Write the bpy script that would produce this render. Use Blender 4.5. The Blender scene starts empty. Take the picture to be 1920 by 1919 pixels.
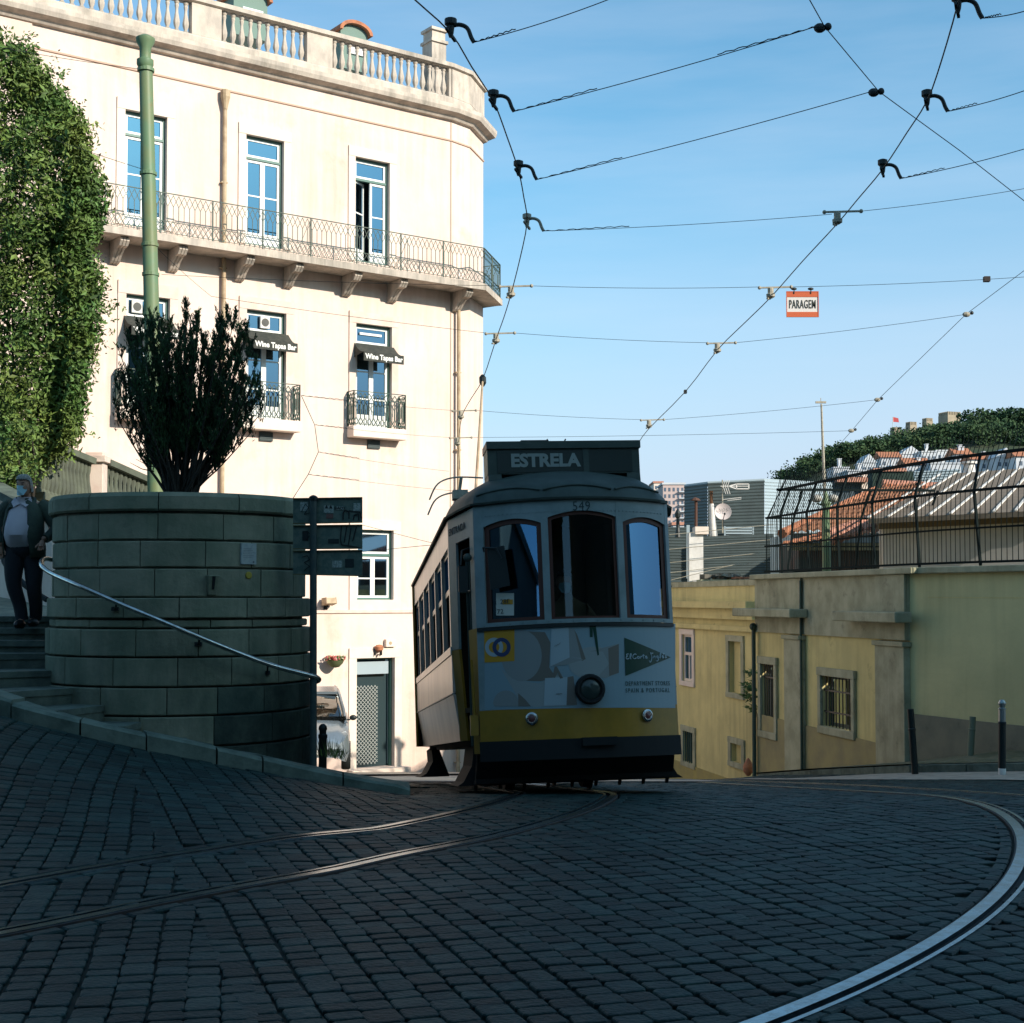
import bpy, math, random
from mathutils import Vector, Matrix
from mathutils.geometry import tessellate_polygon
S=bpy.context.scene; C=S.collection
R=math.radians
rnd=random.Random(7)
# ---------------------------------------------------------------- camera
F=2740.; PX=960.; PY=1017.5; PITCH=R(2.24); EYE=1.6
cd=bpy.data.cameras.new('camera'); cam=bpy.data.objects.new('camera',cd); C.objects.link(cam)
cam.location=(0,0,EYE); cam.rotation_euler=(R(90)+PITCH,0,0)
cd.sensor_width=36; cd.sensor_fit='HORIZONTAL'; cd.lens=36*F/1920; cd.shift_y=(PY-959.5)/1920; cd.clip_start=.1; cd.clip_end=8000
S.camera=cam
# ---------------------------------------------------------------- sky and sun
EL=R(26); AZ=Vector((.796,-.605)).normalized()
w=bpy.data.worlds.new('World'); S.world=w; w.use_nodes=True
nt=w.node_tree; N=nt.nodes; L=nt.links; N.clear()
out=N.new('ShaderNodeOutputWorld'); bg=N.new('ShaderNodeBackground'); bg.inputs[1].default_value=.135
sky=N.new('ShaderNodeTexSky'); sky.sky_type='NISHITA'; sky.sun_disc=False; sky.sun_elevation=EL
sky.sun_rotation=math.atan2(AZ.x,AZ.y); sky.air_density=1.0; sky.dust_density=.6; sky.ozone_density=2.2
tc=N.new('ShaderNodeTexCoord'); mp=N.new('ShaderNodeMapping'); mp.inputs['Scale'].default_value=(1.2,1.2,9)
nz=N.new('ShaderNodeTexNoise'); nz.inputs['Scale'].default_value=1.6; nz.inputs['Detail'].default_value=7; nz.inputs['Roughness'].default_value=.55
cr=N.new('ShaderNodeValToRGB'); cr.color_ramp.elements[0].position=.42; cr.color_ramp.elements[1].position=.95
cr.color_ramp.elements[0].color=(0,0,0,1); cr.color_ramp.elements[1].color=(.42,.42,.42,1)
tint=N.new('ShaderNodeMix'); tint.data_type='RGBA'; tint.blend_type='MULTIPLY'; tint.inputs[0].default_value=1
tint.inputs[7].default_value=(.66,1.09,1.10,1)
mx=N.new('ShaderNodeMix'); mx.data_type='RGBA'; mx.inputs[7].default_value=(4.6,5.0,5.8,1)
L.new(tc.outputs['Generated'],mp.inputs[0]); L.new(mp.outputs[0],nz.inputs[0]); L.new(nz.outputs[0],cr.inputs[0])
L.new(sky.outputs[0],tint.inputs[6]); L.new(tint.outputs[2],mx.inputs[6]); L.new(cr.outputs[0],mx.inputs[0])
# low bank of pale cloud along the horizon
sx=N.new('ShaderNodeSeparateXYZ'); L.new(tc.outputs['Generated'],sx.inputs[0])
mr=N.new('ShaderNodeMapRange'); mr.inputs[1].default_value=.075; mr.inputs[2].default_value=.30; mr.inputs[3].default_value=.9; mr.inputs[4].default_value=0
n2=N.new('ShaderNodeMath'); n2.operation='MULTIPLY_ADD'; n2.inputs[1].default_value=.05; L.new(nz.outputs[0],n2.inputs[0]); L.new(sx.outputs[2],n2.inputs[2])
n3=N.new('ShaderNodeMath'); n3.operation='MULTIPLY_ADD'; n3.inputs[1].default_value=-.07; L.new(sx.outputs[0],n3.inputs[0]); L.new(n2.outputs[0],n3.inputs[2])
n4=N.new('ShaderNodeMath'); n4.operation='SUBTRACT'; n4.inputs[1].default_value=.0; L.new(n3.outputs[0],n4.inputs[0]); L.new(n4.outputs[0],mr.inputs[0])
mx2=N.new('ShaderNodeMix'); mx2.data_type='RGBA'; mx2.inputs[7].default_value=(3.5,3.9,4.9,1)
L.new(mr.outputs[0],mx2.inputs[0]); L.new(mx.outputs[2],mx2.inputs[6]); L.new(mx2.outputs[2],bg.inputs[0]); L.new(bg.outputs[0],out.inputs[0])
sd=bpy.data.lights.new('sun','SUN'); so=bpy.data.objects.new('sun',sd); C.objects.link(so)
sd.energy=4.5; sd.angle=R(.5); sd.color=(1,.91,.79)
SUN=Vector((AZ.x*math.cos(EL),AZ.y*math.cos(EL),math.sin(EL)))
so.rotation_euler=SUN.to_track_quat('Z','Y').to_euler(); so.location=(20,-20,30)
S.view_settings.view_transform='Standard'; S.view_settings.look='None'; S.view_settings.exposure=.45; S.view_settings.gamma=1
S.render.engine='CYCLES'; S.cycles.max_bounces=8; S.cycles.diffuse_bounces=2; S.cycles.transparent_max_bounces=12
# ---------------------------------------------------------------- helpers
def ss(x,a,b):
    t=max(0,min(1,(x-a)/(b-a))); return t*t*(3-2*t)
def gz(x,y):
    if y<9: b=0
    elif y<14.2: b=-.5*(.11/5.2)*(y-9)**2
    elif y<42: b=-.286-.11*(y-14.2)
    else: b=-3.344-22*ss(y,42,220)
    if y>26: b-=1.6*ss(x,1.5,3.5)*ss(y,26,33)
    if 14.2<y: b+=ss(x,3.3,6.3)*.019*(min(y,30)-14.2)
    if x<-1:
        d=min(-x-1,7); b+=(.14*d+.018*d*d)*ss(y,6.5,13.3)*(1-ss(y,14.2,16.5))
    return b
def ray(px,py):
    a=(px-PX)/F;b=(PY-py)/F
    y=math.cos(PITCH)-b*math.sin(PITCH);z=math.sin(PITCH)+b*math.cos(PITCH)
    return Vector((a/y,1,z/y))
def P(px,py,Y):
    d=ray(px,py); return Vector((d.x*Y,Y,EYE+d.z*Y))
def tg(px,py,off=0):
    d=ray(px,py); t=2.
    while t<80:
        if EYE+d.z*t<gz(d.x*t,t)+off: break
        t+=.01
    return Vector((d.x*t,t,EYE+d.z*t))
class MB:
    def __init__(s,M=None): s.v=[];s.f=[];s.M=M
    def add(s,vs,fs):
        o=len(s.v); M=s.M
        s.v+=[tuple(M@Vector(a)) if M else tuple(a) for a in vs]
        s.f+=[tuple(i+o for i in f) for f in fs]; return s
    def box(s,x0,x1,y0,y1,z0,z1):
        return s.add([(x,y,z) for x in(x0,x1) for y in(y0,y1) for z in(z0,z1)],
            [(0,1,3,2),(4,6,7,5),(0,4,5,1),(2,3,7,6),(0,2,6,4),(1,5,7,3)])
    def cbox(s,c,sz,rot=0):
        m=Matrix.Translation(c)@Matrix.Rotation(rot,4,'Z'); h=[a/2 for a in sz]
        return s.add([tuple(m@Vector((x*h[0],y*h[1],z*h[2]))) for x in(-1,1) for y in(-1,1) for z in(-1,1)],
            [(0,1,3,2),(4,6,7,5),(0,4,5,1),(2,3,7,6),(0,2,6,4),(1,5,7,3)])
    def bar(s,a,b,w,h=None,up=(0,0,1)):
        a=Vector(a);b=Vector(b);d=(b-a).normalized();h=h or w
        x=d.cross(Vector(up)); 
        if x.length<1e-4: x=d.cross(Vector((0,1,0)))
        x.normalize(); z=x.cross(d)
        vs=[p+x*i*w/2+z*j*h/2 for p in(a,b) for i,j in((-1,-1),(1,-1),(1,1),(-1,1))]
        return s.add(vs,[(0,3,2,1),(4,5,6,7),(0,1,5,4),(1,2,6,5),(2,3,7,6),(3,0,4,7)])
    def tube(s,pts,r,n=6,r2=None,cap=True):
        pts=[Vector(p) for p in pts]; m=len(pts); vs=[];fs=[]; prev=None
        for i,p in enumerate(pts):
            d=(pts[min(i+1,m-1)]-pts[max(i-1,0)])
            if d.length<1e-9: d=Vector((0,0,1))
            d.normalize()
            if prev is None:
                x=d.cross(Vector((0,0,1)))
                if x.length<1e-3: x=d.cross(Vector((0,1,0)))
            else:
                x=prev-d*prev.dot(d)
                if x.length<1e-6: x=d.orthogonal()
            x.normalize(); prev=x; y=d.cross(x)
            rr=r if not isinstance(r,(list,tuple)) else r[i]
            if r2 is not None: rr=r+(r2-r)*i/(m-1)
            for k in range(n):
                a=2*math.pi*k/n; vs.append(p+x*math.cos(a)*rr+y*math.sin(a)*rr)
        for i in range(m-1):
            for k in range(n):
                a=i*n+k;b=i*n+(k+1)%n; fs.append((a,b,b+n,a+n))
        if cap: fs.append(tuple(range(n))[::-1]); fs.append(tuple((m-1)*n+k for k in range(n)))
        return s.add(vs,fs)
    def lathe(s,prof,n=16,c=(0,0,0),a0=0,a1=2*math.pi):
        full=abs(a1-a0-2*math.pi)<1e-6; vs=[];fs=[]; k1=n if full else n+1
        for r,z in prof:
            for k in range(k1):
                a=a0+(a1-a0)*k/n; vs.append((c[0]+r*math.cos(a),c[1]+r*math.sin(a),c[2]+z))
        for i in range(len(prof)-1):
            for k in range(n):
                a=i*k1+k;b=i*k1+(k+1)%k1; fs.append((a,b,b+k1,a+k1))
        if full:
            if prof[0][0]>1e-4: fs.append(tuple(range(n))[::-1])
            if prof[-1][0]>1e-4: fs.append(tuple((len(prof)-1)*n+k for k in range(n)))
        return s.add(vs,fs)
    def prism(s,poly,d):
        """planar 3D polygon extruded by vector d"""
        n=len(poly); a=[Vector(p) for p in poly]; d=Vector(d)
        t=tessellate_polygon([a]); vs=a+[p+d for p in a]
        fs=[tuple(x) for x in t]+[tuple(i+n for i in x)[::-1] for x in t]+[(i,(i+1)%n,(i+1)%n+n,i+n) for i in range(n)]
        return s.add(vs,fs)
    def ball(s,c,r,n=8,sq=(1,1,1)):
        pr=[(math.sin(math.pi*i/n)*r,-math.cos(math.pi*i/n)*r) for i in range(n+1)]
        o=len(s.v); M=s.M; s.M=None; s.lathe(pr,n+2)
        s.v[o:]=[((x*sq[0]+c[0]),(y*sq[1]+c[1]),(z*sq[2]+c[2])) for x,y,z in s.v[o:]]
        if M: s.v[o:]=[tuple(M@Vector(a)) for a in s.v[o:]]
        s.M=M; return s
    def build(s,name,mat,parent=None,world=False,smooth=False,tag=None,bevel=0):
        me=bpy.data.meshes.new(name)
        vs=s.v; org=Vector((0,0,0))
        if parent is None:
            xs=[v[0] for v in vs];ys=[v[1] for v in vs];zs=[v[2] for v in vs]
            org=Vector(((min(xs)+max(xs))/2,(min(ys)+max(ys))/2,min(zs)))
            vs=[(a-org.x,b-org.y,c-org.z) for a,b,c in vs]
        elif world:
            I=WM[parent.name].inverted(); vs=[tuple(I@Vector(a)) for a in vs]
        me.from_pydata(vs,[],s.f); me.validate(); me.update()
        me.materials.append(mat)
        if smooth:
            me.polygons.foreach_set('use_smooth',[True]*len(me.polygons))
            try: me.set_sharp_from_angle(angle=R(38))
            except Exception: pass
        o=bpy.data.objects.new(name,me); C.objects.link(o); o.location=org
        if parent: o.parent=parent; WM[o.name]=WM[parent.name]
        if bevel:
            b=o.modifiers.new('bevel','BEVEL'); b.width=bevel; b.segments=2; b.limit_method='ANGLE'
        if tag: settag(o,*tag)
        return o
WM={}
def settag(o,label=None,cat=None,group=None,kind=None):
    if label: o['label']=label
    if cat: o['category']=cat
    if group: o['group']=group
    if kind: o['kind']=kind
    return o
def thing(name,label,cat,loc=(0,0,0),group=None,M=None):
    o=bpy.data.objects.new(name,None); C.objects.link(o); o.empty_display_size=.2
    M=M or Matrix.Translation(loc); o.matrix_basis=M; WM[o.name]=M.copy()
    return settag(o,label,cat,group)
def copy_tree(o,parent=None,M=None):
    c=o.copy(); C.objects.link(c); c.parent=parent
    if M is not None: c.matrix_basis=M
    WM[c.name]=M if M is not None else (WM[parent.name] if parent else Matrix())
    for ch in [k for k in C.objects if k.parent==o]: copy_tree(ch,c)
    return c
def mat(name,col,col2=None,rough=.8,scale=4,bump=0,bscale=30,metal=0,island=0,emit=0,spec=.35,streak=0,thr=(.4,.62),dirt=None):
    m=bpy.data.materials.new(name); m.use_nodes=True; nt=m.node_tree; N=nt.nodes; L=nt.links
    b=N['Principled BSDF']; b.inputs['Roughness'].default_value=rough; b.inputs['Metallic'].default_value=metal
    b.inputs['Specular IOR Level'].default_value=spec
    c=tuple(col)+(1,); b.inputs['Base Color'].default_value=c
    tc=N.new('ShaderNodeTexCoord'); last=None
    if col2 is not None:
        nz=N.new('ShaderNodeTexNoise'); nz.inputs['Scale'].default_value=scale; nz.inputs['Detail'].default_value=8; nz.inputs['Roughness'].default_value=.6
        mp=N.new('ShaderNodeMapping'); L.new(tc.outputs['Object'],mp.inputs[0]); L.new(mp.outputs[0],nz.inputs[0])
        if streak: mp.inputs['Scale'].default_value=(1,1,streak)
        rp=N.new('ShaderNodeMapRange'); rp.inputs[1].default_value=thr[0]; rp.inputs[2].default_value=thr[1]; L.new(nz.outputs[0],rp.inputs[0])
        mx=N.new('ShaderNodeMix'); mx.data_type='RGBA'; mx.inputs[6].default_value=c; mx.inputs[7].default_value=tuple(col2)+(1,)
        L.new(rp.outputs[0],mx.inputs[0]); last=mx.outputs[2]
    if dirt:
        dn=N.new('ShaderNodeTexNoise'); dn.inputs['Scale'].default_value=dirt[1]; dn.inputs['Detail'].default_value=10; dn.inputs['Roughness'].default_value=.7
        L.new(tc.outputs['Object'],dn.inputs[0])
        dr=N.new('ShaderNodeMapRange'); dr.inputs[1].default_value=dirt[2]; dr.inputs[2].default_value=dirt[2]+.15; dr.inputs[4].default_value=.7; L.new(dn.outputs[0],dr.inputs[0])
        dm=N.new('ShaderNodeMix'); dm.data_type='RGBA'; dm.inputs[7].default_value=tuple(dirt[0])+(1,)
        if last: L.new(last,dm.inputs[6])
        else: dm.inputs[6].default_value=c
        L.new(dr.outputs[0],dm.inputs[0]); last=dm.outputs[2]
    if island:
        g=N.new('ShaderNodeNewGeometry'); ra=N.new('ShaderNodeMapRange'); ra.inputs[3].default_value=1-island; ra.inputs[4].default_value=1+island
        L.new(g.outputs['Random Per Island'],ra.inputs[0]); mu=N.new('ShaderNodeMix'); mu.data_type='RGBA'; mu.blend_type='MULTIPLY'; mu.inputs[0].default_value=1
        if last: L.new(last,mu.inputs[6])
        else: mu.inputs[6].default_value=c
        cb=N.new('ShaderNodeCombineXYZ'); [L.new(ra.outputs[0],cb.inputs[i]) for i in range(3)]
        L.new(cb.outputs[0],mu.inputs[7]); last=mu.outputs[2]
    if last: L.new(last,b.inputs['Base Color'])
    if bump:
        n2=N.new('ShaderNodeTexNoise'); n2.inputs['Scale'].default_value=bscale; n2.inputs['Detail'].default_value=6; L.new(tc.outputs['Object'],n2.inputs[0])
        bp=N.new('ShaderNodeBump'); bp.inputs['Strength'].default_value=bump; bp.inputs['Distance'].default_value=.02; L.new(n2.outputs[0],bp.inputs['Height']); L.new(bp.outputs[0],b.inputs['Normal'])
    if emit: b.inputs['Emission Color'].default_value=c; b.inputs['Emission Strength'].default_value=emit
    return m
def glass(name,fac,tintc,gl=(1,1,1),rough=.02):
    m=bpy.data.materials.new(name); m.use_nodes=True; nt=m.node_tree; N=nt.nodes; L=nt.links; N.clear()
    o=N.new('ShaderNodeOutputMaterial'); mx=N.new('ShaderNodeMixShader'); t=N.new('ShaderNodeBsdfTransparent'); g=N.new('ShaderNodeBsdfGlossy')
    fr=N.new('ShaderNodeLayerWeight'); fr.inputs[0].default_value=.5
    pw=N.new('ShaderNodeMath'); pw.operation='POWER'; pw.inputs[1].default_value=4; L.new(fr.outputs['Facing'],pw.inputs[0])
    ma=N.new('ShaderNodeMath'); ma.operation='MULTIPLY_ADD'; ma.inputs[1].default_value=.9-fac; ma.inputs[2].default_value=fac; ma.use_clamp=True; L.new(pw.outputs[0],ma.inputs[0])
    t.inputs[0].default_value=tuple(tintc)+(1,); g.inputs[0].default_value=tuple(gl)+(1,); g.inputs['Roughness'].default_value=rough
    L.new(ma.outputs[0],mx.inputs[0]); L.new(t.outputs[0],mx.inputs[1]); L.new(g.outputs[0],mx.inputs[2]); L.new(mx.outputs[0],o.inputs[0]); return m
def text(s,size,m,M,name,parent,ext=.002,off=0,space=1,mapf=None,world=False,label=None,sx=1,align='CENTER'):
    cu=bpy.data.curves.new('t','FONT'); cu.body=s; cu.size=size; cu.extrude=ext; cu.offset=off; cu.space_character=space
    cu.align_x=align; cu.align_y='CENTER'; cu.resolution_u=3
    to=bpy.data.objects.new('t',cu); C.objects.link(to)
    me=bpy.data.meshes.new_from_object(to.evaluated_get(bpy.context.evaluated_depsgraph_get()))
    bpy.data.objects.remove(to)
    mb=MB(M); mb.add([(v.co.x*sx,v.co.y,v.co.z) for v in me.vertices],[tuple(p.vertices) for p in me.polygons])
    if mapf: mb.v=[tuple(mapf(*v)) for v in mb.v]
    o=mb.build(name,m,parent,world=world)
    if label: o['label']=label
    return o
def strip_map(poly,mapf,step=.06):
    """2D polygon (s,z) triangulated, cut into narrow vertical strips, mapped"""
    mb=MB(); tri=tessellate_polygon([[Vector((a,b,0)) for a,b in poly]])
    for t in tri:
        q=[poly[i] for i in t]; lo=min(p[0] for p in q); hi=max(p[0] for p in q)
        k=math.floor(lo/step)
        while k*step<hi:
            c=clip(clip(q,k*step,1),(k+1)*step,-1)
            if len(c)>=3: mb.add([mapf(a,b) for a,b in c],[tuple(range(len(c)))])
            k+=1
    return mb
def clip(q,x,sg):
    o=[]
    for i in range(len(q)):
        a=q[i];b=q[(i+1)%len(q)]; da=(a[0]-x)*sg; db=(b[0]-x)*sg
        if da>=0: o.append(a)
        if (da>0>db) or (da<0<db):
            t=da/(da-db); o.append((a[0]+(b[0]-a[0])*t,a[1]+(b[1]-a[1])*t))
    r=[]
    for p in o:
        if not r or abs(p[0]-r[-1][0])+abs(p[1]-r[-1][1])>1e-7: r.append(p)
    return r
def catmull(pts,n=8):
    pts=[Vector(p) for p in pts]; o=[]
    for i in range(len(pts)-1):
        p0=pts[max(i-1,0)];p1=pts[i];p2=pts[i+1];p3=pts[min(i+2,len(pts)-1)]
        for k in range(n):
            t=k/n; o.append(.5*((2*p1)+(p2-p0)*t+(2*p0-5*p1+4*p2-p3)*t*t+(3*p1-p0-3*p2+p3)*t**3))
    return o+[pts[-1]]
def skin(name,J,E,m,parent,sub=2,world=True):
    """J: list of (co,r); one continuous limb surface"""
    me=bpy.data.meshes.new(name); me.from_pydata([tuple(j[0]) for j in J],E,[]); me.update()
    o=bpy.data.objects.new(name,me); C.objects.link(o)
    sk=o.modifiers.new('s','SKIN'); sk.use_smooth_shade=True
    d=me.skin_vertices[0].data if me.skin_vertices else None
    if d is None:
        me.attributes  # pragma: no cover
    for i,j in enumerate(J):
        r=j[1]; d[i].radius=(r,r) if not isinstance(r,tuple) else r
    d[0].use_root=True
    if sub:
        sb=o.modifiers.new('b','SUBSURF'); sb.levels=sub; sb.render_levels=sub
    e=bpy.data.meshes.new_from_object(o.evaluated_get(bpy.context.evaluated_depsgraph_get()))
    bpy.data.objects.remove(o); mb=MB(); mb.add([v.co for v in e.vertices],[tuple(p.vertices) for p in e.polygons])
    return mb.build(name,m,parent,world=world,smooth=True)
def offset_poly(pts,d):
    o=[]
    for i,p in enumerate(pts):
        a=pts[max(i-1,0)];b=pts[min(i+1,len(pts)-1)]
        if i==0: a=p
        if i==len(pts)-1: b=p
        def nrm(u,v):
            t=(v[0]-u[0],v[1]-u[1]); l=math.hypot(*t) or 1; return (t[1]/l,-t[0]/l)
        n1=nrm(a,p) if i>0 else nrm(p,b); n2=nrm(p,b) if i<len(pts)-1 else n1
        n=(n1[0]+n2[0],n1[1]+n2[1]); l=math.hypot(*n); n=(n[0]/l,n[1]/l); c=n[0]*n1[0]+n[1]*n1[1]
        o.append((p[0]+n[0]*d/c,p[1]+n[1]*d/c))
    return o
def sweep(mb,path,prof,closed=True):
    """profile [(outward,z)] swept along plan path (outward = right-hand side of travel)"""
    rows=[offset_poly(path,d) for d,z in prof]; n=len(path); vs=[];fs=[]
    for (d,z),r in zip(prof,rows): vs+=[(x,y,z) for x,y in r]
    m=len(prof)
    for i in range(m if closed else m-1):
        j=(i+1)%m
        for k in range(n-1): fs.append((i*n+k,i*n+k+1,j*n+k+1,j*n+k))
    if closed:
        fs.append(tuple(i*n for i in range(m))); fs.append(tuple(i*n+n-1 for i in range(m))[::-1])
    mb.add(vs,fs)
def wall(mb,x0,x1,z0,z1,holes,depth,y=0):
    xs=sorted({x0,x1}|{h[0] for h in holes}|{h[1] for h in holes}); zs=sorted({z0,z1}|{h[2] for h in holes}|{h[3] for h in holes})
    for i in range(len(xs)-1):
        for j in range(len(zs)-1):
            cx=(xs[i]+xs[i+1])/2; cz=(zs[j]+zs[j+1])/2
            if any(h[0]<cx<h[1] and h[2]<cz<h[3] for h in holes): continue
            mb.add([(xs[i],y,zs[j]),(xs[i+1],y,zs[j]),(xs[i+1],y,zs[j+1]),(xs[i],y,zs[j+1])],[(0,1,2,3)])
    for a,b,c,d in holes:
        e=y+depth
        mb.add([(a,y,c),(a,e,c),(a,e,d),(a,y,d)],[(0,1,2,3)]); mb.add([(b,y,c),(b,y,d),(b,e,d),(b,e,c)],[(0,1,2,3)])
        mb.add([(a,y,d),(a,e,d),(b,e,d),(b,y,d)],[(0,1,2,3)]); mb.add([(a,y,c),(b,y,c),(b,e,c),(a,e,c)],[(0,1,2,3)])
def ring(mb,x0,x1,z0,z1,w,y0,y1,wb=None):
    """rectangular frame, butted, outer edge at x0..x1"""
    wb=w if wb is None else wb
    mb.box(x0,x0+w,y0,y1,z0,z1); mb.box(x1-w,x1,y0,y1,z0,z1); mb.box(x0+w,x1-w,y0,y1,z1-w,z1)
    if wb: mb.box(x0+w,x1-w,y0,y1,z0,z0+wb)
# ---------------------------------------------------------------- materials
m_plaster=mat('cream_plaster',(.77,.625,.54),(.73,.56,.47),rough=.9,scale=.5,bump=.3,bscale=7,dirt=((.60,.43,.33),.75,.55))
def streaks(m,col,amt,sc=(1.6,1.6,.10)):
    nt=m.node_tree;N=nt.nodes;L=nt.links;b=N['Principled BSDF'];src=b.inputs['Base Color'].links[0].from_socket
    tc=N.new('ShaderNodeTexCoord');mp=N.new('ShaderNodeMapping');mp.inputs['Scale'].default_value=sc;L.new(tc.outputs['Object'],mp.inputs[0])
    nz=N.new('ShaderNodeTexNoise');nz.inputs['Scale'].default_value=3;nz.inputs['Detail'].default_value=9;nz.inputs['Roughness'].default_value=.65;L.new(mp.outputs[0],nz.inputs[0])
    n2=N.new('ShaderNodeTexNoise');n2.inputs['Scale'].default_value=.35;n2.inputs['Detail'].default_value=5;L.new(tc.outputs['Object'],n2.inputs[0])
    mu=N.new('ShaderNodeMath');mu.operation='MULTIPLY';L.new(nz.outputs[0],mu.inputs[0]);L.new(n2.outputs[0],mu.inputs[1])
    r=N.new('ShaderNodeMapRange');r.inputs[1].default_value=.22;r.inputs[2].default_value=.42;r.inputs[4].default_value=amt;L.new(mu.outputs[0],r.inputs[0])
    mx=N.new('ShaderNodeMix');mx.data_type='RGBA';mx.inputs[7].default_value=tuple(col)+(1,);L.new(src,mx.inputs[6]);L.new(r.outputs[0],mx.inputs[0]);L.new(mx.outputs[2],b.inputs['Base Color'])
streaks(m_plaster,(.52,.38,.29),.55)
m_pinkstone=mat('pink_stone',(.66,.51,.43),(.72,.60,.51),rough=.85,scale=3,bump=.1)
m_whitestone=mat('weathered_stone',(.62,.53,.44),(.45,.39,.33),rough=.9,scale=2.5,bump=.2,streak=.6,dirt=((.22,.20,.16),1.6,.60))
m_greenframe=mat('green_frame_paint',(.07,.16,.13),rough=.4)
m_whiteframe=mat('white_frame_paint',(.80,.80,.76),rough=.4)
m_fence=mat('matt_black_iron',(.010,.016,.016),rough=.95,spec=.1)
m_iron=mat('green_iron',(.035,.085,.065),(.06,.07,.05),rough=.5,scale=30)
m_winglass=glass('window_glass',.34,(.10,.18,.24),(.42,.72,.98),.03)
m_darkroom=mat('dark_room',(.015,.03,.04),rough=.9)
m_black=mat('black_paint',(.012,.018,.018),rough=.45)
m_rubber=mat('dark_rubber',(.01,.012,.012),rough=.8)
m_awning=mat('black_awning_fabric',(.035,.04,.035),(.06,.06,.05),rough=.9,scale=8)
m_letter=mat('white_lettering',(.8,.78,.72),rough=.6)
m_pipe=mat('beige_pipe',(.50,.38,.24),(.36,.25,.15),rough=.6,scale=5)
m_terra=mat('terracotta_tile',(.50,.20,.10),(.34,.14,.08),rough=.9,scale=6,bump=.3)
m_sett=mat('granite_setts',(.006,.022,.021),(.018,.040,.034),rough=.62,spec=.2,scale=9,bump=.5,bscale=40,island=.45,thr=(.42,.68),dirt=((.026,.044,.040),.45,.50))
m_joint=mat('sett_joint_soil',(.012,.018,.016),(.025,.03,.02),rough=.95,scale=6)
m_steel=mat('polished_rail_steel',(.20,.29,.34),(.13,.18,.20),rough=.25,metal=1,scale=14)
m_steelrust=mat('rail_flank_rust',(.05,.035,.025),(.025,.02,.02),rough=.7,scale=9)
m_lime=mat('limestone_blocks',(.165,.185,.125),(.26,.255,.18),rough=.9,scale=2.2,bump=.35,bscale=24,island=.10,dirt=((.035,.045,.035),.9,.63))
m_limedark=mat('stained_limestone',(.07,.085,.065),(.17,.17,.13),rough=.92,scale=1.6,bump=.35,bscale=20,island=.12,dirt=((.012,.022,.017),1.3,.44))
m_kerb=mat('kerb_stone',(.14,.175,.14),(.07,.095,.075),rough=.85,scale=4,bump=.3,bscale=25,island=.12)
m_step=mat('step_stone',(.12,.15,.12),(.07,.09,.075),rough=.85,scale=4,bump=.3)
m_chrome=mat('brushed_handrail_steel',(.55,.55,.52),(.4,.4,.38),rough=.25,metal=1,scale=20)
m_greenpole=mat('green_pole_paint',(.13,.22,.12),(.17,.21,.10),rough=.5,scale=3,dirt=((.25,.12,.04),4,.66))
m_yellowwall=mat('yellow_limewash',(.70,.59,.26),(.58,.49,.22),rough=.92,scale=1.1,bump=.2,bscale=12,dirt=((.20,.16,.07),1.8,.60))
m_greywallstone=mat('grey_wall_stone',(.44,.42,.28),(.32,.31,.20),rough=.9,scale=2.5,bump=.25,dirt=((.08,.075,.05),2.2,.58))
m_greenwall=mat('faded_green_yellow_render',(.64,.58,.30),(.54,.50,.26),rough=.92,scale=.8,bump=.2,bscale=12)
m_greymetal=mat('dark_grey_cladding',(.055,.075,.075),(.045,.06,.06),rough=.6,scale=2)
m_lightmetal=mat('pale_grey_cladding',(.33,.40,.43),rough=.5)
m_white=mat('white_render',(.74,.71,.66),(.60,.57,.52),rough=.9,scale=3)
m_leafA=mat('ivy_leaves',(.055,.13,.03),(.16,.20,.04),rough=.6,scale=1.2,island=.55,thr=(.35,.75))
m_yew=mat('dark_conifer_foliage',(.016,.050,.016),(.036,.080,.022),rough=.7,scale=4,island=.5)
m_bark=mat('dark_bark',(.035,.028,.02),(.02,.017,.012),rough=.9,scale=12,bump=.5)
m_pine=mat('far_pine_foliage',(.022,.055,.022),(.05,.085,.03),rough=.9,scale=.12,island=.35)
m_wire=mat('black_wire',(.02,.025,.025),rough=.6)
m_fitting=mat('pale_sunlit_fitting',(.42,.38,.30),(.3,.27,.2),rough=.6,scale=20)  # pale copy: sun put into the colour of the farther hangers
m_darkfit=mat('dark_shaded_fitting',(.03,.035,.035),rough=.6)  # dark copy: shade put into the colour of the nearer hangers

streaks(m_yellowwall,(.26,.21,.10),.5)
streaks(m_greenwall,(.30,.29,.15),.4)
streaks(m_greywallstone,(.13,.13,.09),.5)
streaks(m_lime,(.05,.07,.05),.6,(1.5,1.5,.35))
streaks(m_whitestone,(.16,.15,.12),.7)
SHH=24.2
# ================================================================ ground
def axis(vals):
    o=[]
    for a,b,s in vals:
        x=a
        while x<b-1e-6: o.append(x); x+=s
    return o
gx=axis([(-4000,-600,425),(-600,-60,60),(-60,-12,6),(-12,14,.5),(14,60,6),(60,600,60),(600,4001,425)])
gy=axis([(-400,-20,40),(-20,3,3),(3,28,.4),(28,60,2),(60,240,12),(240,1000,80),(1000,7001,600)])
mb=MB(); nx=len(gx)
mb.add([(x,y,gz(x,y)-.02-(.0 if y<60 else 0)) for y in gy for x in gx],[(j*nx+i,j*nx+i+1,(j+1)*nx+i+1,(j+1)*nx+i) for j in range(len(gy)-1) for i in range(nx-1)])
o=mb.build('ground',m_joint,smooth=True); settag(o,kind='structure',label='dark earth under the cobbled street')
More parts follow.
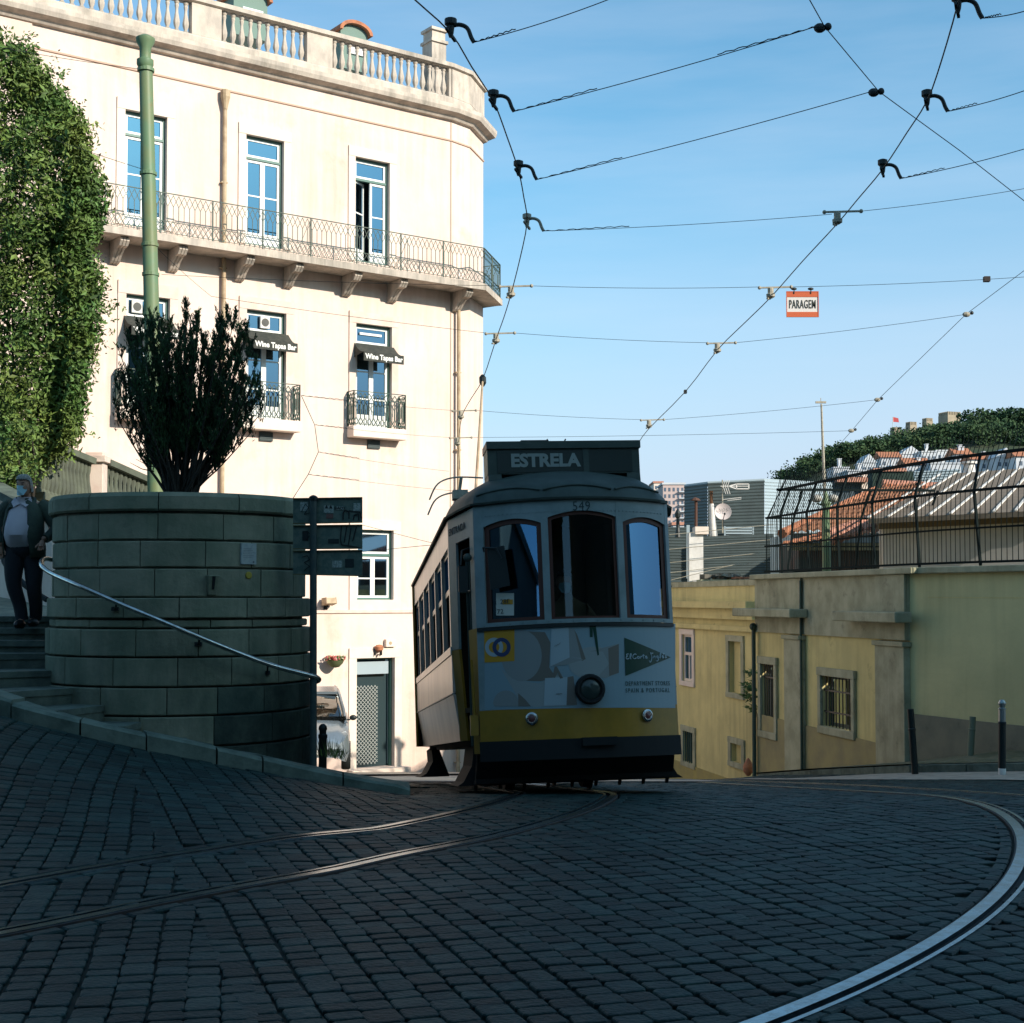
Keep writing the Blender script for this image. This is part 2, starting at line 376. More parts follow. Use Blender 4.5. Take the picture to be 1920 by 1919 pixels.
# rails -----------------------------------------------------------
def arc(cx,cy,r,a0,a1,n): return [(cx+r*math.cos(R(a0+(a1-a0)*i/n)),cy+r*math.sin(R(a0+(a1-a0)*i/n))) for i in range(n+1)]
def off2(pts,d): return offset_poly(pts,d)
rightA=arc(-7.4,13.3,11.35,-60,5,60)+[(3.85-.125*k*1.0,14.75+k) for k in range(0,24)]
left_pts=[(-3.3,6.2),(-2.44,7.03),(-1.96,7.6),(-1.54,8.1),(-1.15,8.56),(-.7,9.2),(-.35,9.65),(0,10.2),(.4,11.1),(.72,12.2),(.93,13.6),(1.0,14.9),(.90,16.0),(.776,17.0),(.526,19.0),(.15,22),(-.6,28),(-1.4,34)]
nearL=[(p.x,p.y) for p in catmull([(-7.0,4.2,0),(-5,5.15,0)]+[(a,b,0) for a,b in left_pts],6)]
farL=off2(nearL,-.95)
rightB=off2(rightA,.95)
def rail_mesh(path,groove,name,label,w=.062):
    """grooved rail: running head, dark groove, guard lip on the `groove` side"""
    root=thing(name,label,'rail',(path[len(path)//2][0],path[len(path)//2][1],gz(*path[len(path)//2])),'tram rails set in the cobbles')
    def band(a,b,h,nm,m):
        A=off2(path,a*groove);B=off2(path,b*groove); g=MB(); n=len(path)
        vs=[];fs=[]
        for i in range(n):
            z=gz(*path[i])
            vs+=[(A[i][0],A[i][1],z+h-.03),(A[i][0],A[i][1],z+h),(B[i][0],B[i][1],z+h),(B[i][0],B[i][1],z+h-.03)]
        for i in range(n-1):
            for k in range(3): fs.append((i*4+k,i*4+k+1,i*4+4+k+1,i*4+4+k))
        g.add(vs,fs); return g.build(nm,m,root,world=True)
    band(-w/2,w/2,.010,'running_head',m_steel)
    band(w/2,w/2+.042,-.012,'groove',m_rubber)
    band(w/2+.042,w/2+.066,.008,'guard_lip',m_steel)
    band(-w/2-.012,-w/2,.004,'flange_edge',m_steelrust)
rail_mesh(rightA,1,'tram_rail','broad steel rail sweeping in a wide bend round the right foreground',.072)
rail_mesh(rightB,-1,'tram_rail','outermost steel rail, appearing only near the right edge below the bollards')
rail_mesh(nearL,-1,'tram_rail','curving steel rail nearer the camera of the two running out left from under the tram')
rail_mesh(farL,1,'tram_rail','thin steel rail farther from the camera of the two crossing the left foreground',.055)
# kerb line left (world points, bottom outer edge) ----------------
kp=[]
for px,py,Y in [(770,1486,14.1),(650,1472,14.05),(505,1455,13.95),(375,1435,13.75),(260,1412,13.5),(145,1380,13.35),(45,1355,13.3),(-60,1325,13.4),(-260,1270,14.0)]:
    p=P(px,py,Y); kp.append((p.x,p.y))
def in_kerb(x,y):
    if x>kp[0][0]: return False
    for i in range(len(kp)-1):
        (a,b),(c,d)=kp[i],kp[i+1]
        if c<=x<=a: 
            t=(x-a)/(c-a); return y>b+(d-b)*t-.03 and y<19
    return y>13.6 and y<19
# setts ------------------------------------------------------------
rails=[rightA,rightB,nearL,farL]
KR=[(lambda p:(p.x,p.y))(P(*q)) for q in [(1421,1463,26.5),(1520,1457,24.2),(1706,1450,21.4),(1925,1447,19.9),(2150,1444,18.6)]]
def beyond_right(x,y):
    if x<KR[0][0]: return False
    for i in range(4):
        (a,b),(c,d)=KR[i],KR[i+1]
        if a<=x<=c: return y>b+(d-b)*(x-a)/(c-a)-.12
    return y>KR[4][1]-.1
cells={}
for pth in rails:
    for i in range(len(pth)-1):
        a,b=pth[i],pth[i+1]; n=max(1,int(math.hypot(b[0]-a[0],b[1]-a[1])/.08))
        for k in range(n):
            x=a[0]+(b[0]-a[0])*k/n; y=a[1]+(b[1]-a[1])*k/n
            cells.setdefault((int(math.floor(x*3)),int(math.floor(y*3))),[]).append((x,y))
def near_rail(x,y):
    i=int(math.floor(x*3));j=int(math.floor(y*3)); m=9
    for u in(-1,0,1):
        for v in(-1,0,1):
            for a,b in cells.get((i+u,j+v),()): 
                d=(a-x)**2+(b-y)**2
                if d<m: m=d
    return math.sqrt(m)
mb=MB(); r2=random.Random(3); SW=.148
V=mb.v;Fc=mb.f
BO=Vector((-.45,4.0)); DR=Vector((-math.sin(R(18)),math.cos(R(18)))); DL=Vector((-math.sin(R(11)),math.cos(R(11))))
for reg,D in ((0,DR),(1,DL)):
    NR=Vector((D.y,-D.x)); col=(-1 if reg==0 else -110); end=(150 if reg==0 else 60)
    while col<end:
        vv=-9.0+r2.random()*.2; cj=r2.uniform(-.006,.006)
        while vv<30:
            ln=r2.uniform(.105,.155) if r2.random()>.12 else r2.uniform(.16,.21)
            vc=vv+ln/2; vv+=ln
            wig=.05*math.sin(vc*.5+col*.05)+.012*math.sin(vc*1.9+col*.31)+.006*math.sin(col*.9)
            pc_=BO+D*vc+NR*(col*SW+wig+cj); xc,yc=pc_.x,pc_.y
            if yc<4 or yc>29 or abs(xc)>.365*yc+1.6: continue
            ub=(pc_-BO).dot(Vector((DR.y,-DR.x)))
            if (reg==1 and ub>.02) or (reg==0 and ub<-.03): continue
            if in_kerb(xc,yc) or beyond_right(xc,yc): continue
            if near_rail(xc,yc)<.125: continue
            z=gz(xc,yc)
            hw=SW/2-r2.uniform(.001,.006); hl=ln/2-r2.uniform(.001,.004)
            ht=r2.uniform(-.003,.003); tx=r2.uniform(-.022,.022); ty=r2.uniform(-.028,.028)
            an=math.atan2(-D.x,D.y)+r2.uniform(-.05,.05); ca,sa=math.cos(an),math.sin(an)
            gxs=(gz(xc+.1,yc)-z)/.1; gys=(gz(xc,yc+.1)-z)/.1
            o=len(V); rr=[]
            for (u,v) in ((-1,-.74),(-.76,-1),(.76,-1),(1,-.74),(1,.74),(.76,1),(-.76,1),(-1,.74)):
                rr.append((u*hw*r2.uniform(.93,1.02),v*hl*r2.uniform(.92,1.02)))
            for ins,dz in ((.84,.001),(.96,-.001),(1.0,-.006),(1.01,-.028)):
                for u,v in rr:
                    lx=u*ins if ins<1 else u; ly=v*(1-(1-ins)*hw/hl) if ins<1 else v
                    X=lx*ca-ly*sa; Y=lx*sa+ly*ca
                    V.append((xc+X,yc+Y,z+ht+dz+X*(gxs+tx)+Y*(gys+ty)))
            Fc.append(tuple(o+k for k in range(8)))
            for q in range(3):
                for k in range(8):
                    a=o+q*8+k;b=o+q*8+(k+1)%8; Fc.append((a,a+8,b+8,b))
        col+=1
# narrow infill setts laid along each rail
for pth in rails:
    for sgn in(1,-1):
        q=off2(pth,sgn*.105 if True else 0); acc=0
        for i in range(len(q)-1):
            a=Vector((q[i][0],q[i][1]));b=Vector((q[i+1][0],q[i+1][1])); L_=(b-a).length; t=0
            if L_<1e-4: continue
            d=(b-a)/L_; nrm=Vector((-d.y,d.x))
            while acc<L_:
                ln=r2.uniform(.15,.21); c=a+d*(acc); acc+=ln
                xc,yc=c.x,c.y
                if yc<4 or yc>29 or abs(xc)>.365*yc+1.6 or near_rail(xc,yc)<.085 or beyond_right(xc,yc) or in_kerb(xc,yc): continue
                z=gz(xc,yc)+r2.uniform(-.006,.002); o=len(V); hw=.038; hl=ln/2-.007
                gxs=(gz(xc+.1,yc)-gz(xc,yc))/.1; gys=(gz(xc,yc+.1)-gz(xc,yc))/.1
                for ins,dz in ((.8,.003),(1,-.006),(1,-.03)):
                    for u,v in((-1,-1),(1,-1),(1,1),(-1,1)):
                        pnt=d*(v*(hl-(1-ins)*hw))+nrm*(u*hw*ins); V.append((xc+pnt.x,yc+pnt.y,z+dz+pnt.x*gxs+pnt.y*gys))
                Fc.append((o,o+3,o+2,o+1))
                for qq in range(2):
                    for k in range(4):
                        e=o+qq*4+k;f=o+qq*4+(k+1)%4; Fc.append((e,e+4,f+4,f))
            acc-=L_
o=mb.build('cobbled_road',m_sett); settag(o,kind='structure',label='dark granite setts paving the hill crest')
# street paving beyond the crest and paving on the far left corner
def patch(name,m,poly,dz,label,n=14):
    g=MB(); xs=[p[0] for p in poly]; ys=[p[1] for p in poly]
    # poly is quad a,b,c,d
    a,b,c,d=[Vector((p[0],p[1])) for p in poly]
    vs=[];fs=[]
    for j in range(n+1):
        for i in range(n+1):
            u=i/n;v=j/n; q=a*(1-u)*(1-v)+b*u*(1-v)+c*u*v+d*(1-u)*v; vs.append((q.x,q.y,gz(q.x,q.y)+dz))
    for j in range(n):
        for i in range(n): k=j*(n+1)+i; fs.append((k,k+1,k+n+2,k+n+1))
    g.add(vs,fs); return settag(g.build(name,m,smooth=True),kind='structure',label=label)
patch('street',mat('sunlit_street_tone',(.20,.20,.18),(.13,.13,.12),rough=.7,scale=6,bump=.4),[(-3.2,22.6),(3.3,22.6),(2.9,29.2),(-4.5,29.2)],.016,'pale street band just over the crest, sunlight put into its colour')  # pale band over the setts: sunlight put into the paving colour
m_pave=mat('pale_paving',(.42,.35,.28),(.30,.26,.21),rough=.9,scale=5,bump=.3)
patch('pavement',m_pave,[(-5.2,29),(-.5,33.6),(-1.8,39.5),(-9,33.5)],.05,'pale pavement along the foot of the cream building')
patch('street',mat('far_street_paving',(.24,.21,.18),(.17,.15,.13),rough=.85,scale=5,bump=.3),[(-12,28.8),(3.2,28.8),(-3,44),(-12,35)],.012,'worn street going down behind the tram')

# ================================================================ left kerb, steps
root=thing('stone_kerb','row of worn kerb stones climbing left along the foot of the steps','kerb',(kp[3][0],kp[3][1],gz(*kp[3])))
kin=offset_poly(kp,.30)
KH=.15
cum=[0]
for i in range(len(kp)-1): cum.append(cum[-1]+math.hypot(kp[i+1][0]-kp[i][0],kp[i+1][1]-kp[i][1]))
def along(path,s):
    i=0
    while i<len(cum)-2 and cum[i+1]<s: i+=1
    t=(s-cum[i])/(cum[i+1]-cum[i]); a,b=path[i],path[i+1]; return (a[0]+(b[0]-a[0])*t,a[1]+(b[1]-a[1])*t)
s=0; rk=random.Random(5)
def kz(x,y): return gz(x,y) if y<14.2 else gz(x,14.2)
while s<cum[-1]-.3:
    e=min(s+rk.uniform(.42,.78),cum[-1]); g=MB(); n=5; vs=[]; dz=rk.uniform(-.014,.012); wv=rk.uniform(-.04,.04)
    for k in range(n+1):
        q=s+.008+(e-s-.016)*k/n; a=along(kp,q);b=along(kin,q); z=kz(*a); KH=.085+.065*ss(q,.2,2.2)
        endf=.6 if s==0 and k==0 else 1
        vs+=[(a[0],a[1],z-.08),(a[0],a[1]+wv*.3,z+(KH-.025)*endf+dz),(a[0]+(b[0]-a[0])*.12,a[1]+(b[1]-a[1])*.12,z+KH*endf+dz),(b[0],b[1],z+KH+dz),(b[0],b[1],z-.08)]
    fs=[(0,1,2,3,4),tuple(n*5+i for i in (4,3,2,1,0))]
    for k in range(n):
        for i in range(4): fs.append((k*5+i,(k+1)*5+i,(k+1)*5+i+1,k*5+i+1))
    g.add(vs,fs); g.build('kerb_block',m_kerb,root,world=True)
    s=e
# planter geometry
PC=Vector((-3.52,15.55)); PR=1.31
def step_z(k): return -.02+.155*k
# fan of steps turning round the planter, then a straight flight going back
SA=[-38,-15,3,19,36,56,77]   # angle from the camera side, growing to the left
root=thing('stone_steps','worn stone steps winding up round the left of the round planter','steps',(PC.x-1.5,14,0))
def kerb_hit(a):
    dx,dy=-math.sin(R(a)),-math.cos(R(a)); t=.5
    while t<6:
        x,y=PC.x+dx*t,PC.y+dy*t
        if not in_kerb(x,y+.0): return t+.0
        t+=.01
    return 6
def radial(a,t): return (PC.x-math.sin(R(a))*t,PC.y-math.cos(R(a))*t)
for k in range(len(SA)):
    a0=SA[k]; a1=SA[k+1] if k+1<len(SA) else 100
    zt=step_z(k)+.13; g=MB(); n=4; pts=[]
    inn=[];outp=[]
    for i in range(n+1):
        a=a0+(a1-a0)*i/n; inn.append(radial(a,PR-.1)); outp.append(radial(a,min(kerb_hit(a)-.28,4.2)))
    for nm,lo,hi,gr in(('tread',zt-.06,zt,.025),('riser',-1.2,zt-.06,0)):
        g=MB(); A=[radial(a0-gr*20,math.hypot(p[0]-PC.x,p[1]-PC.y)) if i==0 else p for i,p in enumerate(inn)]; B=[radial(a0-gr*20,math.hypot(p[0]-PC.x,p[1]-PC.y)) if i==0 else p for i,p in enumerate(outp)]
        poly=A+B[::-1]
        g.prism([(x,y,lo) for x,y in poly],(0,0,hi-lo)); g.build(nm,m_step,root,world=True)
zt0=step_z(len(SA)-1)+.13
for k in range(3):
    y0=15.55+.33*k; zt=zt0+.125*(k+1)
    g=MB(); g.box(-9,PC.x-.9,y0-.03,y0+.40,zt-.06,zt); g.build('tread',m_step,root,world=True)
    g=MB(); g.box(-9,PC.x-.9,y0,y0+.37,-.9,zt-.06); g.build('riser',m_step,root,world=True)
LZ=zt0+.375
mb=MB(); mb.add([(-10,16.54,LZ),(-4.2,16.54,LZ),(-4.2,26,LZ+.9),(-10,26,LZ+1.6),(-10,16.54,-1),(-4.2,16.54,-1),(-4.2,26,-1),(-10,26,-1)],[(0,1,2,3),(0,4,5,1),(1,5,6,2)])
settag(mb.build('upper_path',mat('upper_path_stone',(.30,.28,.20),(.16,.17,.13),rough=.9,scale=3,bump=.3)),kind='structure',label='paved landing climbing behind the steps')
# pavement behind the kerb (between kerb and planter, at kerb height)
mb=MB(); A=[(x,y) for x,y in kin[:5]]
poly=[(x,y,kz(x,y)+.085+.065*min(1,i_*.5)-.012) for i_,(x,y) in enumerate(A)]+[(-3.2,16.3,gz(-3.2,16.3)+.12),(-2.0,16.8,gz(-2,16.8)+.06),(kin[0][0]-.2,15.4,gz(kin[0][0]-.2,15.4)+.05)]
mb.prism(poly,(0,0,-.9)); settag(mb.build('pavement',m_step),kind='structure',label='dark pavement around the sign post behind the kerb')

# ================================================================ round planter
root=thing('round_planter','big round planter wall of limestone blocks beside the steps','planter',(PC.x,PC.y,0))
def zfront(py,r=PR): return P(330,py,PC.y-r).z
ztop=zfront(921); 
courses=[(zfront(958),zfront(921),PR+.045,12,m_lime),(zfront(1012),zfront(962),PR,15,m_lime),(zfront(1064),zfront(1014),PR,15,m_lime),(zfront(1120),zfront(1066),PR,15,m_lime),
 (zfront(1160),zfront(1121),PR+.05,14,m_lime),(zfront(1178),zfront(1163),PR+.02,15,m_lime),(zfront(1232),zfront(1180),PR+.06,15,m_lime),(zfront(1288),zfront(1234),PR+.06,15,m_lime),
 (zfront(1342),zfront(1290),PR+.065,15,m_lime),(zfront(1400),zfront(1344),PR+.07,14,m_lime),(zfront(1470),zfront(1402),PR+.07,14,m_limedark)]
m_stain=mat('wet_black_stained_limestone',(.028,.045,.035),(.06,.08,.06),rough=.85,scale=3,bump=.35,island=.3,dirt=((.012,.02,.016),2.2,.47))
rp=random.Random(11)
g=MB(); g.lathe([(PR-.03,-1.2),(PR-.03,ztop-.05),(PR-.25,ztop-.05),(PR-.25,ztop-.3),(0,ztop-.3)],64,(PC.x,PC.y,0)); g.build('core',m_limedark,root,world=True,smooth=True)
for ci,(z0,z1,rad,n,mm) in enumerate(courses):
    a=rp.uniform(0,1); g=MB(); gst=MB(); tot=0; cuts=[]
    w_=[rp.uniform(.8,1.2) for _ in range(n)]; sw=sum(w_)
    for b in range(n):
        da=2*math.pi*w_[b]/sw; gap=.005/rad; a0=a+gap; a1=a+da-gap; a+=da; rj=rad+rp.uniform(-.004,.004); sg=7; bev=.010
        # block: rounded arris curved box
        prof=[(rj-.12,z0+.004),(rj-bev,z0+.004),(rj,z0+.004+bev),(rj,z1-.004-bev),(rj-bev,z1-.004),(rj-.12,z1-.004)]
        if ci==0: prof=[(rj-.30,z0),(rj-.02,z0),(rj,z0+.02),(rj,z1-.05),(rj-.03,z1-.008),(rj-.30,z1)]
        vs=[];fs=[]; m=len(prof)
        for k in range(sg+1):
            t=k/sg; ang=a0+(a1-a0)*t
            for q,(r_,z_) in enumerate(prof):
                rr=r_-(.006 if k in(0,sg) and q in(2,3) else 0); vs.append((PC.x+rr*math.cos(ang),PC.y+rr*math.sin(ang),z_))
        for k in range(sg):
            for q in range(m-1): fs.append((k*m+q,(k+1)*m+q,(k+1)*m+q+1,k*m+q+1))
        fs+= [tuple(range(m)),tuple(sg*m+q for q in range(m))[::-1]]
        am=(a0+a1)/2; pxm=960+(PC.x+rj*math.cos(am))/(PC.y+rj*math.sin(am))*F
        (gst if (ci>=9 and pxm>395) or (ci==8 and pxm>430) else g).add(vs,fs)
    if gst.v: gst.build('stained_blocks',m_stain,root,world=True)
    g.build('capstones' if ci==0 else 'block_course',mm,root,world=True)
g=MB(); g.lathe([(PR-.29,ztop-.09),(.5,ztop-.05),(0,ztop-.04)],32,(PC.x,PC.y,0)); g.build('soil',m_joint,root,world=True)
def pl(px,py,off=0,rad=PR):
    """point on the planter face seen at a pixel"""
    d=ray(px,py); A=d.x*d.x+1; B=-2*(d.x*PC.x+PC.y); Cc=PC.x**2+PC.y**2-(rad+off)**2
    D=B*B-4*A*Cc; t=(-B-math.sqrt(max(D,0)))/(2*A); return Vector((d.x*t,t,EYE+d.z*t))
def plframe(px,py,off=.0,rad=PR):
    p=pl(px,py,off,rad); n=Vector((p.x-PC.x,p.y-PC.y,0)).normalized(); z=Vector((0,0,1)); x=z.cross(n); 
    # local: x right, y up, z outwards
    M=Matrix(((x.x,0,n.x,p.x),(x.y,0,n.y,p.y),(x.z,1,n.z,p.z),(0,0,0,1))); return M
# things fixed on the planter
M=plframe(465,1039); t=thing('wall_plaque','small pale square plaque on the planter, above the yellow disc','plaque',M=M)
g=MB(); g.box(-.088,.088,-.105,.105,-.01,.018); g.build('plate',mat('plaque_tile',(.36,.40,.38),(.28,.33,.33),rough=.4,scale=30),t,bevel=.003)
ml=mat('plaque_print',(.16,.18,.18),rough=.8)
g=MB()
for i in range(6): g.box(-.066,.03+.008*((i*7)%5),.05-.017*i,.053-.017*i,.0185,.0195)
g.box(.045,.062,-.092,-.07,.0185,.0195); g.build('printed_lines',ml,t)
M=plframe(466,1079); t=thing('wall_disc','small yellow metal disc on the planter under the plaque','disc',M=M)
g=MB(); g.lathe([(.036,-.005),(.036,.008),(.03,.012),(0,.012)],20); g.build('disc',mat('dull_yellow',(.36,.27,.03),rough=.5),t)
M=plframe(397,1098); t=thing('stone_spout','tapered stone spout with a dark slot, projecting from the planter blocks','spout',M=M)
g=MB(); g.add([(-.062,.10,0),(.062,.10,0),(.062,.10,.09),(-.062,.10,.09),(-.04,-.10,0),(.04,-.10,0),(.04,-.10,.04),(-.04,-.10,.04)],[(0,1,2,3),(4,7,6,5),(0,3,7,4),(1,5,6,2),(3,2,6,7)]); g.build('body',m_lime,t,bevel=.012)
g=MB(); g.add([(-.018,.085,.0875),(.018,.085,.0875),(.012,-.03,.063),(-.012,-.03,.063)],[(3,2,1,0)]); 
g=MB(); g.prism([(-.016,.085,.080),(.016,.085,.080),(.010,-.04,.054),(-.010,-.04,.054)],(0,.003,.012)); g.build('slot',m_rubber,t)
# handrail
hp=[(92,1052,-.10),(80,1050,.04),(77,1058,.20),(90,1072,.24),(140,1095,.22),(220,1130,.2),(300,1164,.2),(380,1198,.2),(460,1230,.2),(530,1254,.22)]
pts=[pl(max(px,96),py,off) if px>=96 else None for px,py,off in hp]
p3=pl(140,1095,.22,PR)
pts=[Vector(P(96,1050,15.3)),Vector(P(86,1048,15.15)),Vector(P(78,1053,14.95)),Vector(P(80,1063,14.75)),Vector(P(96,1075,14.62))]+[pl(px,py,off) for px,py,off in [(140,1095,.26),(220,1130,.26),(300,1164,.26),(380,1198,.26),(460,1230,.26),(520,1251,.27)]]
pe=pts[-1]; pts+=[P(565,1263,pe.y+.10),P(588,1268,pe.y+.18),P(598,1274,pe.y+.24),P(594,1278,pe.y+.30),P(583,1276,pe.y+.36)]
root=thing('handrail','bent tubular steel handrail running down across the round planter','handrail',pts[5])
g=MB(); g.tube(catmull(pts,6),.0245,12); g.build('rail_tube',m_chrome,root,world=True,smooth=True)
for px,py in((216,1142),(372,1208),(500,1262)):
    a=pl(px,py,0,PR+.06); b=pl(px+2,py-14,.26); g=MB(); g.tube([a,a+(b-a)*.8+Vector((0,0,-.03)),b],.010,8); g.cbox(a,(.07,.03,.04)); g.build('bracket',m_black,root,world=True)
# ================================================================ cream building
UA=Vector((math.sin(R(53.8)),math.cos(R(53.8)),0)); IN=Vector((-UA.y,UA.x,0))
B0=P(845,1124.5,39.3); B0.z=0
FM=Matrix(((UA.x,IN.x,0,B0.x),(UA.y,IN.y,0,B0.y),(0,0,1,0),(0,0,0,1)))
FI=FM.inverted(); eye=FI@Vector((0,0,EYE))
def fl(px,py,y=0.):
    """facade coordinates (x,z) on the plane at depth y"""
    d=FI.to_3x3()@ray(px,py); t=(y-eye.y)/d.y; return (eye.x+d.x*t,eye.z+d.z*t)
def fx(px,y=0.): return fl(px,700,y)[0]
def fz(px,py,y=0.): return fl(px,py,y)[1]
bld=thing('cream_building','tall cream rendered building with a stone balustrade along its roof','building',M=FM)
# plan outline in facade coordinates
def w2f(x,y): q=FI@Vector((x,y,0)); return (q.x,q.y)
c1=B0+.75*Vector((math.sin(R(40)),math.cos(R(40)),0)); c2=c1+1.33*Vector((math.sin(R(15)),math.cos(R(15)),0))
OUT=[(-17,0),(0,0),w2f(c1.x,c1.y),w2f(c2.x,c2.y)]; c3=(OUT[3][0]-.6,OUT[3][1]+9); OUT.append(c3)
ztopw=fz(845,203); zc0=fz(845,228); zp1=fz(842,118)
xs3=[-8.69,-5.59,-2.49]; xm=[-8.60,-5.52,-2.43]
zt_top=fz(696,300); zt_bot=fz(696,492,0)-.03
zm_top=fz(700,610); zm_bot=fz(700,812)
HW=.52
holes=[(x-HW,x+HW,zt_bot,zt_top) for x in xs3]+[(x-.54,x+.54,zm_bot,zm_top) for x in xm]
gx0,gx1=fx(670),fx(738); gzt,gzb=fz(700,994),fz(700,1125)
dx0,dx1=fx(670),fx(741); dzt,dzb=fz(700,1234),fz(700,1440)
holes+= [(gx0,gx1,gzb,gzt),(dx0,dx1,dzb,dzt)]
g=MB(); wall(g,-17,0,-5,zc0+.3,holes,.30)
for i in (1,2,3):
    a,b=OUT[i],OUT[i+1]; g.add([(a[0],a[1],-6),(b[0],b[1],-6),(b[0],b[1],zc0+.3),(a[0],a[1],zc0+.3)],[(0,1,2,3)])
g.add([(-17,0,-5),(-17,9,-5),(-17,9,zc0),(-17,0,zc0)],[(0,1,2,3)])
g.add([(-17,.4,ztopw-.1),(0,.3,ztopw-.1),(OUT[3][0]-.2,OUT[3][1],ztopw-.1),(c3[0],c3[1],ztopw-.1),(-17,9,ztopw-.1)],[(0,1,2,3,4)])
g.build('wall',m_plaster,bld)
g=MB(); g.box(-16.9,-.3,.45,8.8,-5,ztopw-.2); 
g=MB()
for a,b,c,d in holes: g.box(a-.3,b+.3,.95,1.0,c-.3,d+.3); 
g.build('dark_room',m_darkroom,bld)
# cornice, architrave line, parapet base, coping
P4=OUT[:4]+[(OUT[3][0]-.3,OUT[3][1]+5)]
g=MB(); sweep(g,P4,[(.004,zc0),(.10,zc0+.02),(.16,zc0+.10),(.32,zc0+.16),(.36,zc0+.26),(.36,zc0+.36),(.05,ztopw),(.004,ztopw)]); g.build('cornice',m_whitestone,bld)
za=fz(845,266); g=MB(); sweep(g,P4,[(.002,za),(.03,za+.01),(.03,za+.05),(.002,za+.06)]); g.build('string_course',mat('red_brown_line',(.52,.36,.27),rough=.9),bld)
zs=fz(700,1148); g=MB(); sweep(g,P4,[(.002,zs-.04),(.05,zs-.02),(.05,zs+.05),(.002,zs+.06)]); g.build('string_course',m_pinkstone,bld)
g=MB(); sweep(g,P4,[(.002,-5),(.03,-5),(.03,fz(700,1400)-.15),(.002,fz(700,1400)-.12)]); g.build('plinth',mat('reddish_plinth',(.55,.38,.28),(.70,.55,.42),rough=.9,scale=3,dirt=((.3,.25,.2),3,.55)),bld) if False else None
# corner pilaster joint
g=MB(); g.box(-.03,.0,-.012,-.001,zs+.06,zc0-.01); g.build('corner_joint',mat('joint_shadow_brown',(.45,.34,.26),rough=.9),bld)
# parapet
hb=ztopw+.30; ht=zp1-.16
px_groups=[(-60,352),(408,570),(618,838)]
gr=[(fx(a,.05),fx(b,.05)) for a,b in px_groups]
gr[0]=(gr[0][0],gr[0][1])
g=MB(); pth=OUT[:4]
sweep(g,P4,[(.02,ztopw-.02),(.06,ztopw),(.06,hb-.05),(.02,hb),(-.22,hb),(-.22,ztopw-.02)])
piers=[(-17,gr[0][0]),(gr[0][1],gr[1][0]),(gr[1][1],gr[2][0]),(gr[2][1],-.02)]
for a,b in piers:
    if b>a: g.box(a,b,-.025,.19,hb,ht)
cor=[(-.02,.0)]+OUT[1:4]; 
sweep(g,[(0,0)]+OUT[2:4]+[(OUT[3][0]-.3,OUT[3][1]+5)],[(.03,hb),(.03,ht),(-.2,ht),(-.2,hb)])
par=g.build('parapet',m_whitestone,bld)
g=MB(); sweep(g,P4,[(.02,ht),(.10,ht+.03),(.10,zp1-.02),(.06,zp1),(-.26,zp1),(-.26,ht+.03)]); g.build('coping',m_whitestone,par)
H=ht-hb
prof=[(.075,0),(.075,.06),(.045,.08),(.05,.12),(.085,.24),(.09,.32),(.07,.44),(.045,.60),(.040,.72),(.055,.80),(.06,.84),(.045,.88),(.07,.92),(.07,1)]
prof=[(r*.92,z*H) for r,z in prof]
bal0=None
for gi,(a,b) in enumerate(gr):
    n=[28,13,17][gi] if gi else max(1,int(round((b-a)/.232)))
    n=int(round((b-a)/.232))
    for k in range(n):
        x=a+(b-a)*(k+.5)/n
        if bal0 is None:
            q=MB(); q.lathe(prof,8); bal0=q.build('baluster',m_whitestone,par,smooth=True); o=bal0
        else:
            o=bal0.copy(); C.objects.link(o); WM[o.name]=WM[bal0.name]
        o.location=(x,.085,hb)
# left pilaster block under the cornice
xa=fx(50); g=MB(); g.box(-17,xa,-.07,-.002,fz(20,88)-0.02,zc0-.01); g.box(-17,xa-.12,-.04,-.0025,-5,fz(20,88)-.03); g.build('pilaster',m_pinkstone,bld)
# stone surrounds
def surround(x,hw,z0,z1,w,h):
    g=MB(); g.box(x-hw-w,x-hw,-.035,-.001,z0,z1); g.box(x+hw,x+hw+w,-.035,-.001,z0,z1); g.box(x-hw-w,x+hw+w,-.045,-.001,z1,z1+h); return g
m_pale=mat('pale_pink_stone',(.76,.62,.52),(.80,.68,.57),rough=.9,scale=3)
for x in xs3: surround(x,HW,zt_bot,zt_top,.2,.26).build('window_surround',m_pale,bld)
for x in xm: surround(x,.54,zm_bot,zm_top,.2,.30).build('window_surround',m_pinkstone,bld)
g=surround((gx0+gx1)/2,(gx1-gx0)/2,gzb-.28,gzt,.22,.24); g.box(gx0,gx1,-.035,-.001,gzb-.28,gzb); g.build('window_surround',m_pale,bld)
surround((dx0+dx1)/2,(dx1-dx0)/2,dzb-.3,dzt,.22,.26).build('door_surround',m_pale,bld)
